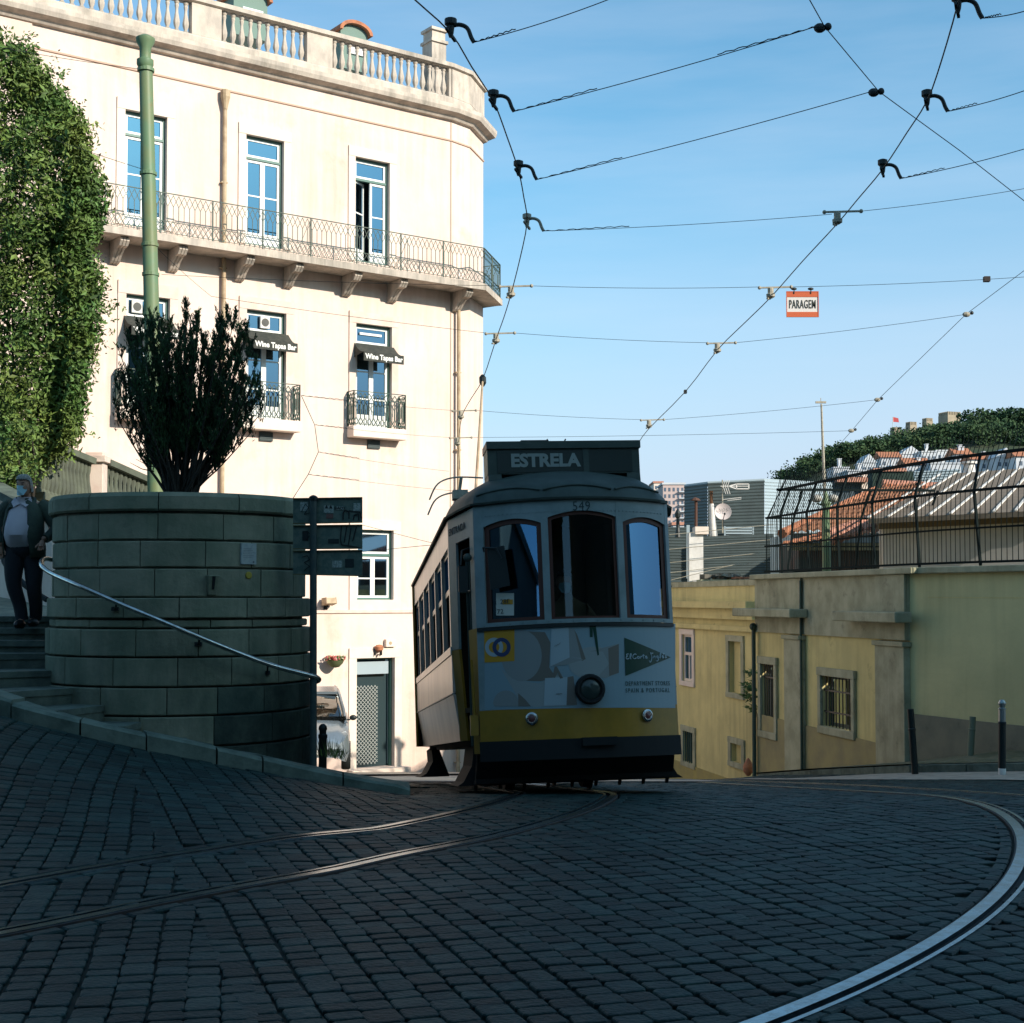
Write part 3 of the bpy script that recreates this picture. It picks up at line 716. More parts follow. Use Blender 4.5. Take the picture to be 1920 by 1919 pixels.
# windows
def french(x,hw,z0,z1,trans,mid=1,low=.30,tilt=0,name='balcony_window',bars=(.45,)):
    y=.14
    g=MB(); ring(g,x-hw,x+hw,z0,z1,.05,y-.05,y+.06); g.box(x-hw+.05,x+hw-.05,y-.05,y+.06,z1-trans-.06,z1-trans)
    w=g.build(name,m_greenframe,bld)
    g=MB(); ring(g,x-hw+.055,x+hw-.055,z1-trans+.005,z1-.055,.055,y-.02,y+.03)
    lz1=z1-trans-.065; lz0=z0+.05
    for s in(-1,1):
        a,b=(x-hw+.055,x-.002) if s<0 else (x+.002,x+hw-.055)
        if tilt and s<0:
            q=MB(Matrix.Translation((a,y,lz0))@Matrix.Rotation(R(tilt),4,'Z')@Matrix.Rotation(R(0),4,'X'))
            ring(q,0,b-a,0,lz1-lz0,.05,-.02,.03,low+.05); q.box(.05,b-a-.05,-.01,.02,(lz1-lz0)*.60,(lz1-lz0)*.60+.035); q.build('sash',m_whiteframe,w)
            q=MB(Matrix.Translation((a,y,lz0))@Matrix.Rotation(R(tilt),4,'Z')); q.box(.05,b-a-.05,.005,.011,low+.05,lz1-lz0-.05); q.build('pane',m_winglass,w); continue
        ring(g,a,b,lz0,lz1,.062,y-.02,y+.03,low)
        for f in bars: g.box(a+.062,b-.062,y-.01,y+.02,lz0+low+(lz1-lz0-low)*f,lz0+low+(lz1-lz0-low)*f+.035)
    g.build('sash',m_whiteframe,w)
    g=MB(); g.box(x-hw+.1,x+hw-.1,y+.005,y+.011,z1-trans+.05,z1-.1)
    for s in(-1,1):
        if tilt and s<0: continue
        a,b=(x-hw+.1,x-.05) if s<0 else (x+.05,x+hw-.1)
        g.box(a,b,y+.005,y+.011,lz0+low-.01,lz1-.05)
    g.build('pane',m_winglass,w); return w
for i,x in enumerate(xs3): french(x,HW,zt_bot,zt_top,.52,low=.28,tilt=(28 if i==2 else 0),bars=(.50,))
for i,x in enumerate(xm): french(x,.54,zm_bot,zm_top,.50,low=.42,bars=(.62,.22))
french((gx0+gx1)/2,(gx1-gx0)/2,gzb,gzt,.62,low=.06,name='sash_window',bars=(.42,))
# ground-floor door with rolling grille
g=MB(); ring(g,dx0,dx1,dzb,dzt,.05,.12,.24,0); door=g.build('door',m_greenframe,bld)
g=MB(); g.box(dx0+.05,dx1-.12,.10,.16,dzt-.42,dzt-.1); g.build('lintel_panel',m_lightmetal,door)
g=MB(); g.box(dx0+.05,dx1-.05,.26,.28,dzb,dzt-.42); g.build('door_leaf',mat('dark_glass_door',(.03,.05,.055),rough=.2),door)
g=MB(); gx_a,gx_b=dx0+.06,dx0+.06+(dx1-dx0)*.62; z=dzb+.1; st=.105
nz_=int((dzt-.75-dzb)/st)
for sgn in(1,-1):
    k=-12
    while k<nz_+12:
        z0=dzb+.1+k*st; a=[gx_a,z0]; b=[gx_b,z0+sgn*(gx_b-gx_a)*1.0]
        lo,hi=dzb+.08,dzt-.72
        # clip
        t0,t1=0,1; d=b[1]-a[1]
        ta=(lo-a[1])/d; tb=(hi-a[1])/d; t0=max(t0,min(ta,tb)); t1=min(t1,max(ta,tb))
        if t1>t0+.02:
            A=(a[0]+(b[0]-a[0])*t0,.21,a[1]+d*t0);B=(a[0]+(b[0]-a[0])*t1,.21,a[1]+d*t1); g.bar(A,B,.012,.006,up=(0,1,0))
        k+=1
g.build('rolling_grille',mat('galvanised_grille',(.55,.58,.55),rough=.4,metal=.6),door)
g=MB(); g.box(dx0-.25,dx1+.35,-.28,.10,dzb-.45,dzb-.01); g.build('door_step',m_pale,bld)
# ironwork pattern: bars with hexagon hoops above and lattice below
def ironwork(g,path,z0,zt,pitch=.135,rt=.008,low=.32,posts=1.35,small=False):
    tot=0; seg=[]
    for i in range(len(path)-1):
        a,b=Vector(path[i]),Vector(path[i+1]); L_=(b-a).length; n=max(1,int(round(L_/pitch)))
        for k in range(n): seg.append((a+(b-a)*k/n,a+(b-a)*(k+1)/n))
    h=zt-z0
    def pt(v,z): return (v.x,v.y,z)
    for i in range(len(path)-1):
        g.bar(pt(Vector(path[i]),zt),pt(Vector(path[i+1]),zt),.035,.018)
        g.bar(pt(Vector(path[i]),z0+.05),pt(Vector(path[i+1]),z0+.05),.02,.012)
        if not small: g.bar(pt(Vector(path[i]),z0+low),pt(Vector(path[i+1]),z0+low),.02,.012)
    th=rt*2
    for k,(a,b) in enumerate(seg):
        m=(a+b)/2
        if not small:
            zb,z1,z2,z3=z0+low,zt-.30,zt-.17,zt-.03
            g.bar(pt(m,zb),pt(m,z1),th*.8); g.bar(pt(m,z1),pt(a,z2),th*.7); g.bar(pt(m,z1),pt(b,z2),th*.7)
            g.bar(pt(a,z2),pt(m,z3),th*.7); g.bar(pt(b,z2),pt(m,z3),th*.7)
            zz=z0+.06; s_=(low-.06)/2.5
            for q in range(3):
                e=min(zz+s_,z0+low)
                if q%2==0: g.bar(pt(a,zz),pt(m,e),th*.65); g.bar(pt(b,zz),pt(m,e),th*.65)
                else: g.bar(pt(m,zz),pt(a,e),th*.65); g.bar(pt(m,zz),pt(b,e),th*.65)
                zz=e
        else:
            # lattice at top and at foot, straight bars between
            g.bar(pt(m,z0+.22),pt(m,zt-.24),th*.8); g.bar(pt(a,z0+.30),pt(a,zt-.32),th*.6)
            for s_,zb in((1,zt-.24),(-1,z0+.22)):
                g.bar(pt(m,zb),pt(a,zb+s_*.10),th*.7); g.bar(pt(m,zb),pt(b,zb+s_*.10),th*.7)
                g.bar(pt(a,zb+s_*.10),pt(m,zb+s_*.19),th*.7); g.bar(pt(b,zb+s_*.10),pt(m,zb+s_*.19),th*.7)
    # posts
    for i in range(len(path)-1):
        a,b=Vector(path[i]),Vector(path[i+1]); n=max(1,int(round((b-a).length/posts)))
        for k in range(n+1):
            v=a+(b-a)*k/n; g.bar(pt(v,z0),pt(v,zt+.01),.028)
# long balcony
yb=-.85
zbt=fz(700,500,yb); zrail=zbt+.98
xe=fx(911,yb)
e2=FI@P(942,560,41.0); ebx,eby=e2.x,e2.y
BP=[(-16.5,yb),(xe,yb),(ebx,eby),(ebx-2.0,eby+3.4)]
g=MB(); q=[(-16.5,-.002)]; 
poly=[(-16.5,yb),(xe,yb),(ebx,eby),(ebx-2.0,eby+3.4)]+[(OUT[3][0],OUT[3][1]+.6),OUT[3],OUT[2],OUT[1],(-16.5,0)]
g.prism([(x,y,zbt-.16) for x,y in poly],(0,0,.16)); slab=g.build('balcony_slab',m_whitestone,bld,bevel=.03)
g=MB(); ipth=offset_poly(BP,-.06); ironwork(g,ipth,zbt,zrail)
for px in(300,580,765): 
    x=fx(px,yb); g.bar((x,yb+.06,zbt+.02),(x+.02,yb+.06,zbt+.9),.012); g.bar((x-.35,yb+.06,zbt+.02),(x,yb+.06,zbt+.85),.010)
g.build('railing',m_iron,slab)
# brackets
for px in(130,222,332,458,550,660,746,876):
    x=fx(px,-.4) if px<870 else .12
    g=MB(); pr=[(0,-.001,zbt-.17),(0,-.70,zbt-.17),(0,-.72,zbt-.26),(0,-.62,zbt-.36),(0,-.45,zbt-.38),(0,-.28,zbt-.50),(0,-.16,zbt-.62),(0,-.10,zbt-.66),(0,-.001,zbt-.68)]
    for dx in(-.10,-.025,.05): g.prism([(x+dx,y,z) for _,y,z in pr],(.06,0,0))
    g.prism([(x-.09,y*.93-.002,z+.02) for _,y,z in pr],(.19,0,0))
    g.build('bracket',m_whitestone,bld)
# small balconies
for i,x in enumerate(xm):
    hw=.80; zb=fz(700,801,-.35); g=MB(); g.box(x-hw,x+hw,-.36,-.002,zb-.28,zb); s_=g.build('balcony',m_pale,bld,bevel=.02)
    g=MB(); ironwork(g,[(x-hw+.03,-.01),(x-hw+.03,-.33),(x+hw-.03,-.33),(x+hw-.03,-.01)],zb,zb+.90,pitch=.125,rt=.012,small=True,posts=3); g.build('railing',m_iron,s_)
    g=MB(); g.box(x-.18,x+.18,-.05,-.003,zb-.52,zb-.30); 
    for q in range(4): g.box(x-.16,x+.16,-.06,-.05,zb-.50+q*.05,zb-.48+q*.05)
    g.build('vent_grille',m_greymetal,bld)
# awnings with lettering
awl=['black fabric awning on the left window, half hidden by the bush','black fabric awning on the middle window, right of the bush','black fabric awning over the right window above the small balcony']
for i,x in enumerate(xm):
    z1=zm_top-.52; a=thing('window_awning',awl[i],'awning',M=FM@Matrix.Translation((x,0,z1)),group='wine bar awnings')
    n=8; hw=.60; vs=[];fs=[]
    for k in range(n+1):
        t=k/n; y=-.02-.50*t; z=-.30*t-.07*math.sin(math.pi*t); vs+=[(-hw,y,z),(hw,y,z)]
    for k in range(n): fs.append((2*k,2*k+1,2*k+3,2*k+2))
    g=MB(); g.add(vs,fs)
    # side cheeks
    for s in(-1,1): g.add([(s*hw,vs[2*k][1],vs[2*k][2]) for k in range(n+1)]+[(s*hw,-.02,-.38)],[tuple(range(n+2))])
    g.build('canopy',m_awning,a)
    g=MB(); g.box(-hw,hw,-.53,-.515,-.53,-.30); g.build('valance',m_awning,a)
    text('Wine Tapas Bar',.185,m_letter,Matrix.Translation((0,-.535,-.415))@Matrix.Rotation(R(90),4,'X'),'lettering',a,off=.006,sx=.92)
# air-conditioning units behind the transoms
for i,(x,dx) in enumerate(((xm[0],-.24),(xm[1],.0))):
    t=thing('air_conditioner',['white fan unit in the transom of the left wine bar window','white fan unit in the transom of the middle wine bar window'][i],'air conditioner',M=FM@Matrix.Translation((x+dx,.08,zm_top-.42)),group='fan units in the transoms')
    g=MB(); g.box(-.13,.13,-.03,.03,0,.30); g.build('casing',m_white,t,bevel=.01)
    g=MB(Matrix.Translation((0,-.035,.15))@Matrix.Rotation(R(90),4,'X')); g.lathe([(.10,0),(.10,.006),(.045,.006),(.045,.012),(0,.012)],20); g.build('fan_grille',mat('fan_dark',(.08,.08,.07),rough=.6),t)
g=MB(); x=xm[2]; g.box(x-.36,x+.30,.09,.11,zm_top-.27,zm_top-.21); g.build('transom_bar',m_whiteframe,bld)
# downpipes
def pipe(px,y0,y1,r,lab,lean=0,hop=False):
    x=fx(px,-.1); g=MB(); g.tube([(x,-.1,fz(px,y0)),(x+.005,-.1,fz(px,(y0+y1)/2)),(x,-.1,fz(px,y1))],r,10)
    z=fz(px,y0)
    while z>fz(px,y1): g.cbox((x,-.06,z),(.16,.12,.03)); z-=2.1
    if hop: g.lathe([(.05,-.30),(.09,-.12),(.12,0),(.12,.16),(.09,.18)],10,(x,-.12,fz(px,y0)))
    o=g.build('downpipe',m_pipe,bld,smooth=False); o['label']=lab
pipe(418,185,1130,.052,'beige downpipe between the left and middle windows',hop=True)
pipe(860,556,1500,.05,'long beige downpipe near the rounded corner')
# fittings on the wall
def onwall(px,py,y=0): q=fl(px,py,y); return FM@Matrix.Translation((q[0],y,q[1]))
t=thing('floodlight','small beige floodlight on the cream wall, level with the sign plates','lamp',M=onwall(610,1130)); g=MB(); g.box(-.02,.02,-.2,0,-.12,-.08); g.box(-.05,.05,-.02,0,-.18,0); g.build('arm',m_black,t)
g=MB(); g.prism([(-.14,-.34,-.02),(-.14,-.08,-.08),(-.14,-.06,.10),(-.14,-.30,.12)],(.28,0,0)); g.build('housing',m_pipe,t,bevel=.01)
t=thing('alarm_box','cream alarm box on the wall above the door','alarm box',M=onwall(729,1206)); g=MB(); g.box(-.15,.15,-.12,0,-.10,.10); g.build('casing',m_pale,t,bevel=.012); g=MB(Matrix.Translation((-.02,-.12,0))@Matrix.Rotation(R(90),4,'X')); g.lathe([(.045,0),(.04,.012),(0,.012)],14); g.build('siren_disc',m_pipe,t)
t=thing('wall_lamp','small terracotta coloured lamp left of the alarm box','lamp',M=onwall(706,1216)); g=MB(); g.box(-.02,.02,-.16,0,-.18,-.15); g.box(-.10,-.085,-.12,-.02,-.18,0); g.box(.085,.10,-.12,-.02,-.18,0); g.build('bracket',m_black,t); g=MB(); g.lathe([(.04,-.08),(.10,-.04),(.12,.04),(.07,.09),(0,.10)],12,(0,-.13,0)); g.build('shade',m_terra,t,smooth=True)
M=onwall(619,1240); t=thing('flower_basket','hanging basket of red and pink flowers on the cream wall','flower basket',M=M)
g=MB(); g.lathe([(0,-.16),(.10,-.14),(.19,-.05),(.23,.03),(.22,.03),(.15,-.04),(0,-.05)],14,(0,-.26,0)); g.build('basket',mat('mossy_basket',(.10,.12,.05),rough=.9),t,smooth=True)
rf=random.Random(4); g=MB();g2=MB()
for k in range(170):
    a=rf.random()*6.28; r_=rf.random()**.5*.27; (g if k%2 else g2).ball((r_*math.cos(a),-.26+r_*.8*math.sin(a),.03+rf.random()*.10),rf.uniform(.014,.028),4)
g.build('red_blooms',mat('red_petals',(.45,.06,.05),(.6,.25,.22),scale=9,island=.4),t); g2.build('leaves',m_leafA,t)
g=MB(); g.tube([(0,0,.10),(0,-.24,.12)],.01,6); g.build('hook',m_black,t)
# dormers and chimney on the roof
def roofat(px,py,y): q=fl(px,py,y); return FM@Matrix.Translation((q[0],y,q[1]))
m_dorm=mat('pale_green_dormer',(.16,.24,.20),rough=.7)
for px,py,lab,ww in((664,80,'round-topped green dormer behind the balustrade, left of the chimney',.44),(470,16,'green roof dormer cut by the top edge of the picture',.50)):
    M=roofat(px,py,3.0); t=thing('roof_dormer',lab,'dormer',M=M,group='dormers behind the roof balustrade')
    arcp=[(ww*math.cos(R(a)),.25+ww*.55*math.sin(R(a))) for a in range(0,181,15)]
    g=MB(); g.prism([(x,0,z) for x,z in [(-ww,-.8),(ww,-.8)]+arcp],(0,1.4,0)); g.build('front',m_dorm,t)
    g=MB(); op=[((ww+.1)*math.cos(R(a)),.25+(ww*.55+.1)*math.sin(R(a))) for a in range(0,181,15)]
    for k in range(len(op)-1):
        g.prism([(arcp[k][0],-.15,arcp[k][1]+.003),(arcp[k+1][0],-.15,arcp[k+1][1]+.003),(op[k+1][0],-.15,op[k+1][1]),(op[k][0],-.15,op[k][1])],(0,1.6,0))
    g.build('tiled_top',m_terra,t)
    g=MB(); g.box(-ww*.5,ww*.7,-.05,-.002,-.35,-.02); g.build('window_panel',m_whiteframe,t)
M=roofat(816,108,1.6); t=thing('chimney','square stone chimney behind the roof balustrade','chimney',M=M)
g=MB(); g.box(-.24,.24,-.2,.3,-1.6,.36); g.build('stack',m_whitestone,t); g=MB(); g.box(-.28,.28,-.25,.35,.36,.44); g.box(-.22,.22,-.18,.28,.44,.70); g.box(-.27,.27,-.24,.34,.70,.78); g.build('cap',m_whitestone,t)
# ================================================================ left side: pole, sign, bollard, plants, balustrade
pb=P(297,1125,19.0); ptp=P(272,68,19.0)
root=thing('tram_pole','tall green tapered steel pole rising behind the round planter','pole',(pb.x,pb.y,-1))
pa=Vector((pb.x,pb.y,-1.4)); d_=(ptp-Vector((pb.x,pb.y,1.6)))
def pp(py): return P(272+(py-68)*(297-272)/(1125-68),py,19.0)
g=MB(); g.tube([pa,pp(1125),pp(560),pp(330),pp(120)],[.115,.112,.10,.094,.088],16); g.build('shaft',m_greenpole,root,world=True,smooth=True)
for py in(132,326,460,515,590): c=pp(py); g=MB(); g.lathe([(.09,-.03),(.112,-.02),(.112,.02),(.09,.03)],16,c); g.build('collar',m_greenpole,root,world=True)
g=MB(); c=pp(88); g.lathe([(.09,-.28),(.11,-.24),(.11,-.18),(.075,-.16),(.075,-.02),(.12,.06),(.125,.11),(.06,.15),(0,.16)],16,c); g.build('finial',m_greenpole,root,world=True,smooth=True)
# street sign seen from behind
SY=14.75
root=thing('street_sign','back of a three-plate street sign covered in stickers and scrawls','sign',P(588,1440,SY))
def q3(px,py,y=0): p=P(px,py,SY); return Vector((p.x,SY+y,p.z))
g=MB(); a=q3(588,1450); b=q3(588,936); g.tube([a+Vector((0,-.02,-.1)),b+Vector((0,-.02,0))],.036,12); g.build('post',mat('dark_post',(.035,.06,.06),(.06,.08,.07),rough=.5,scale=15),root,world=True,smooth=True)
g=MB(); g.lathe([(.042,-.02),(.044,.02),(.02,.035),(0,.04)],12,b+Vector((0,-.02,0))); g.build('cap',m_black,root,world=True)
m_plate=mat('aged_plate_back',(.075,.12,.10),(.12,.16,.13),rough=.5,scale=14,thr=(.45,.55))
m_edge=mat('plate_edge',(.14,.12,.05),rough=.6)
PL=[]
for (ya,yb_,yc,yd) in ((934,932,983,980.5),(983.5+1.5,982+1.5,1030.5,1029.5),(1032.5,1031,1078,1081)):
    x0,x1=549,679
    g=MB(); A=[q3(x0,ya),q3(x1,yb_),q3(x1,yd),q3(x0,yc)]; g.prism([p+Vector((0,.02,0)) for p in A],(0,.012,0)); PL.append(g.build('plate',m_plate,root,world=True))
    g=MB()
    for u,v in((0,1),(2,3)): g.bar(A[u]+Vector((0,.01,-.006 if u==0 else .006)),A[v]+Vector((0,.01,-.006 if u==0 else .006)),.022,.008)
    g.build('plate_rim',m_edge,root,world=True)
def ink(name,polys,m,th=.006,lab=None):
    g=MB()
    for pl_ in polys:
        for i in range(len(pl_)-1): g.bar(q3(*pl_[i],.014),q3(*pl_[i+1],.014),th,.004,up=(0,1,0))
    o=g.build(name,m,root,world=True); 
    if lab: o['label']=lab
m_ink=mat('dark_marker',(.02,.02,.018),rough=.8); m_stk=mat('faded_sticker',(.36,.42,.38),(.16,.20,.18),rough=.7,scale=60); m_stkr=mat('faded_red_sticker',(.16,.08,.07),rough=.7); m_stkb=mat('dark_sticker',(.015,.025,.025),rough=.7)
ink('scrawl',[[(643,975),(643,962),(647,957),(654,960),(654,973)],[(654,958),(675,961),(677,972)],[(640,986),(638,1012),(640,1022),(668,1026),(676,1028)],[(650,987),(645,1018)],[(658,990),(653,1022)],[(668,988),(661,1015)],[(672,976),(672,964),(664,966),(662,975)]],m_ink,.012,'brown marker scrawl on the right of the plates')
ink('scrawl',[[(565,960),(572,945),(578,952),(570,965),(580,962)],[(566,1000),(575,996),(582,1003),(574,1012),(566,1008)],[(566,1045),(576,1042),(580,1050),(570,1055),(580,1062),(570,1070)]],m_ink,.006,'thin marker scrawl left of the post')
def sticker(px,py,w_,h_,m,lab):
    c=q3(px,py,.016); g=MB(); g.box(c.x-w_/2,c.x+w_/2,c.y-.002,c.y+.001,c.z-h_/2,c.z+h_/2); o=g.build('sticker',m,root,world=True); o['label']=lab
sticker(616,955,.10,.075,m_stk,'pale sticker with two dark pointed caps'); sticker(637,953,.085,.035,m_stk,'pale lettered sticker'); sticker(618,968,.07,.045,m_stkr,'faded red sticker'); sticker(669,951,.07,.08,m_stk,'pale square sticker near the corner')
sticker(625,1015,.11,.045,m_stkb,'dark framed sticker'); sticker(655,1056,.09,.085,m_stkb,'dark square sticker'); sticker(632,1058,.10,.07,m_stk,'pale sticker on the lowest plate'); sticker(572,1005,.06,.10,m_stkb,'dark sticker left of the post'); sticker(570,950,.08,.09,m_stk,'torn pale sticker left of the post')
text('GACO',.036,m_ink,Matrix.Translation(q3(637,953,.012))@Matrix.Rotation(R(90),4,'X'),'sticker_lettering',root,world=True,off=.001)
g=MB()
for dx in(612,620): c=q3(dx,951,.012); g.prism([c+Vector((-.018,0,-.015)),c+Vector((.018,0,-.015)),c+Vector((0,0,.025))],(0,.002,0))
g.build('sticker_print',m_ink,root,world=True)
# short bollard
b=P(605,1440,15.2); t=thing('bollard','short black bollard beside the sign post','bollard',(b.x,b.y,b.z),'street bollards')
g=MB(); g.lathe([(.042,-.1),(.042,.30),(.048,.31),(.048,.34),(.036,.35),(.036,.38),(.046,.40),(.040,.43),(.02,.45),(0,.455)],14); g.build('post',m_black,t,smooth=True)
# grass tufts by the kerb end
g=MB(); rg=random.Random(2)
for k in range(90):
    c=P(rg.uniform(596,650),1452,15.0+rg.random()*.6); c.z=kz(c.x,13.9)+.1; a=rg.random()*6.28; h=rg.uniform(.05,.2); l=rg.uniform(.02,.09)
    e=c+Vector((math.cos(a)*l,math.sin(a)*l,h)); s_=Vector((.004,0,0)); g.add([c-s_,c+s_,e],[(0,1,2)])
settag(g.build('grass_tuft',m_leafA),'thin weeds growing at the foot of the short bollard','weeds')
# ---- leaves
def leafcloud(mb,pts,size,r,out=None,up=.0,asp=.7):
    for p in pts:
        n=Vector((r.gauss(0,1),r.gauss(0,1)-.5,r.gauss(0,1)+.3)).normalized(); t=n.orthogonal().normalized(); t.rotate(Matrix.Rotation(r.random()*6.28,3,n)); b=n.cross(t)
        s=size*r.uniform(.6,1.3); 
        mb.add([p-t*s,p-b*s*asp*.6+n*s*.15,p+t*s,p+b*s*asp*.6+n*s*.15],[(0,1,2),(0,2,3)])
rv=random.Random(21)
root=thing('climbing_ivy','tall mass of sunlit green ivy hanging at the left edge of the picture','ivy',P(60,900,21))
prof_r=[(75,15),(110,45),(150,82),(190,105),(230,135),(265,160),(300,175),(340,172),(380,178),(430,165),(480,152),(520,172),(560,185),(600,170),(640,165),(680,152),(720,148),(760,140),(800,135),(835,115),(870,50),(925,20)]
def rx(py):
    for i in range(len(prof_r)-1):
        if prof_r[i][0]<=py<=prof_r[i+1][0]:
            t=(py-prof_r[i][0])/(prof_r[i+1][0]-prof_r[i][0]); return prof_r[i][1]+t*(prof_r[i+1][1]-prof_r[i][1])
    return 0
clumps=[]
for k in range(1250):
    py=75+(925-75)*rv.random()**.8; x1=rx(py); x0=-150
    px=x0+(x1-x0)*rv.random()**.55 if rv.random()<.75 else x1-rv.random()*40
    depth=20.6+rv.uniform(-1.0,1.0)*min(1,max(.15,(x1-px)/110)); 
    if math.sin(px*.09+py*.031)+math.sin(py*.07-px*.05)>1.72 and x1-px>12: continue
    clumps.append((P(px,py,depth),rv.uniform(.12,.30)))
g=MB()
for c,rad in clumps:
    n=int(62*(rad/.22)**2); pts=[]
    for k in range(n):
        v=Vector((rv.gauss(0,1),rv.gauss(0,1),rv.gauss(0,1))).normalized()*rad*rv.random()**.4; v.z*=1.25; pts.append(c+v)
    leafcloud(g,pts,rv.choice((.034,.042,.050,.056)),rv)
# loose sprays at the edge
for k in range(60):
    py=rv.choice([rv.uniform(80,300),rv.uniform(560,900)]); x1=rx(py); c=P(x1-15,py,20.4+rv.uniform(-.3,.3)); d=Vector((rv.uniform(.2,1),0,rv.uniform(-.8,.9) if py>300 else rv.uniform(.2,1.3))).normalized(); L_=rv.uniform(.2,.55)
    for q in range(int(L_*55)): leafcloud(g,[c+d*L_*rv.random()+Vector((rv.gauss(0,.025),rv.gauss(0,.03),rv.gauss(0,.03)-.0))],.036,rv)
g.build('foliage',m_leafA,root,world=True)
g=MB()
for k in range(6):
    a=P(rv.uniform(-80,40),930,21.2); pts=[a]
    for q in range(6): a=a+Vector((rv.uniform(-.22,.28),rv.uniform(-.1,.05),rv.uniform(.7,1.05))); pts.append(a)
    g.tube(pts,.022,6,r2=.008)
g.build('stems',m_bark,root,world=True)
# hedge mass at the foot (behind the man)
g=MB(); root=thing('shrub','lower bright green shrub beneath the ivy, beside the balustrade','shrub',P(40,900,20))
for k in range(70):
    px=rv.uniform(-120,75); py=rv.uniform(795,905); c=P(px,py,19.6+rv.uniform(-.5,.5)); n=45; rad=rv.uniform(.12,.22)
    leafcloud(g,[c+Vector((rv.gauss(0,1),rv.gauss(0,1),rv.gauss(0,.8))).normalized()*rad*rv.random()**.4 for _ in range(n)],.045,rv)
g.build('foliage',mat('shrub_leaves',(.06,.13,.03),(.12,.17,.035),rough=.6,scale=2,island=.5),root,world=True)
g=MB(); 
for k in range(5): a=P(-60+30*k,905,19.8); g.tube([a+Vector((0,0,-.4)),a+Vector((.05,0,.2)),a+Vector((-.04,.1,.6))],.025,6,r2=.01)
g.build('stems',m_bark,root,world=True)
# dark upright conifer in the planter
root=thing('potted_conifer','dark many-stemmed upright conifer growing out of the round planter','shrub',(PC.x,PC.y,ztop-.1))
tips=[(216,720,.3),(228,672,.5),(240,640,.5),(255,655,.5),(262,622,.8),(285,600,.9),(298,592,1),(305,612,.8),(322,640,.8),(338,628,.8),(350,583,1),(358,592,1),(372,606,.9),(381,628,.8),(396,648,.6),(408,640,.5),(416,606,.8),(426,598,1),(440,600,1),(452,610,1),(462,622,.9),(470,655,.9),(478,690,.8),(488,715,.8),(486,750,.6),(470,775,.4),(232,760,.4),(222,700,.4),(275,640,.8),(315,620,.9),(335,660,.8),(360,650,.8),(390,690,.5),(445,650,.8),(455,700,.7),(430,680,.8),(300,680,.8),(260,700,.7),(345,700,.7)]
g=MB();gf=MB(); ry=random.Random(9)
def needles(p,d,n,sz):
    for k in range(n):
        v=(d*1.3+Vector((ry.gauss(0,.42),ry.gauss(0,.42),ry.gauss(0,.35)+.35))).normalized(); s=v.orthogonal().normalized(); s.rotate(Matrix.Rotation(ry.random()*6.28,3,v))
        q=p+Vector((ry.gauss(0,.008),ry.gauss(0,.008),ry.gauss(0,.008))); l=sz*ry.uniform(.6,1.3); gf.add([q-s*.003,q+v*l*.5+s*.0055,q+v*l,q+v*l*.5-s*.0055],[(0,1,2,3)])
for ti in range(len(tips)*2):
    tx,ty,dn=tips[ti%len(tips)]; 
    if ti>=len(tips): tx+=ry.uniform(-14,14); ty+=ry.uniform(5,60)
    base=P(338+ry.uniform(-18,18)+(tx-345)*.12,934+ry.uniform(0,4),PC.y+ry.uniform(-.14,.14)); tip=P(tx,ty,PC.y+ry.uniform(-.45,.45))
    mid=base.lerp(tip,.5)+Vector(((tip.x-base.x)*.03,0,0)); mid2=base.lerp(tip,.25)
    path=catmull([base,mid2,mid,tip],6); g.tube(path,ry.uniform(.011,.022),5,r2=.004)
    n=len(path); q0=7 if tx<400 else 9
    for q in range(q0,n):
        if ry.random()<.2 : continue
        a=path[q]; 
        for b_ in range(4):
            an=ry.uniform(0,6.28); L_=ry.uniform(.10,.24)*(1 if q<n-3 else .7); d=(Vector((math.cos(an)*.34,math.sin(an)*.34,1))).normalized(); e=a+d*L_
            g.bar(a,e,.005)
            t0=0 if q>9 else .35
            m=int(L_*120*dn)+3
            for z_ in range(m): needles(a.lerp(e,t0+(1-t0)*ry.random()),d,2,.042)
    for z_ in range(int(22*dn)): needles(path[-1]+Vector((ry.gauss(0,.012),ry.gauss(0,.012),-ry.random()*.14)),Vector((0,0,1)),2,.05)
for k in range(26): # bare twigs low down
    s_=ry.choice((-1,1)); a=P(332+s_*ry.uniform(5,45),ry.uniform(830,900),PC.y+ry.uniform(-.15,.15)); e=a+Vector((s_*ry.uniform(.08,.26),ry.uniform(-.1,.1),ry.uniform(.02,.22))); g.tube([a,a.lerp(e,.5)+Vector((0,0,-.02)),e],.007,4,r2=.002)
g.build('stems',m_bark,root,world=True); gf.build('foliage',m_yew,root,world=True)
# a couple of red blossoms caught in it
# ---- stone stair balustrade at the back left
root=thing('stair_balustrade','stone balustrade descending behind the planter, with a square pillar','balustrade',P(180,920,21))
m_bal=mat('shade_toned_balustrade_stone',(.11,.125,.09),(.08,.09,.07),rough=.9,scale=4)  # balustrade shade put into the stone colour
def balu(pa,pb_,n,h):
    a=P(*pa);b=P(*pb_); g=MB(); g.bar(a,b,.26,.09); g.bar(a+Vector((0,0,-h)),b+Vector((0,0,-h)),.26,.10); g.build('coping',m_bal,root,world=True)
    for k in range(n):
        t=(k+.5)/n; p=a.lerp(b,t)+Vector((0,0,-h+.04)); q=MB(); hh=h-.08; q.lathe([(.055,0),(.055,.05),(.035,.08),(.06,.26*hh),(.064,.34*hh),(.035,.62*hh),(.032,.75*hh),(.045,.84*hh),(.05,.95*hh),(.055,hh)],7,p); q.build('baluster',m_bal,root,world=True,smooth=True)
    g=MB(); g.prism([a+Vector((0,.08,-h-.05)),b+Vector((0,.08,-h-.05)),b+Vector((0,.08,-3.6)),a+Vector((0,.08,-3.6))],(0,.12,0)); g.build('base_wall',m_bal,root,world=True)
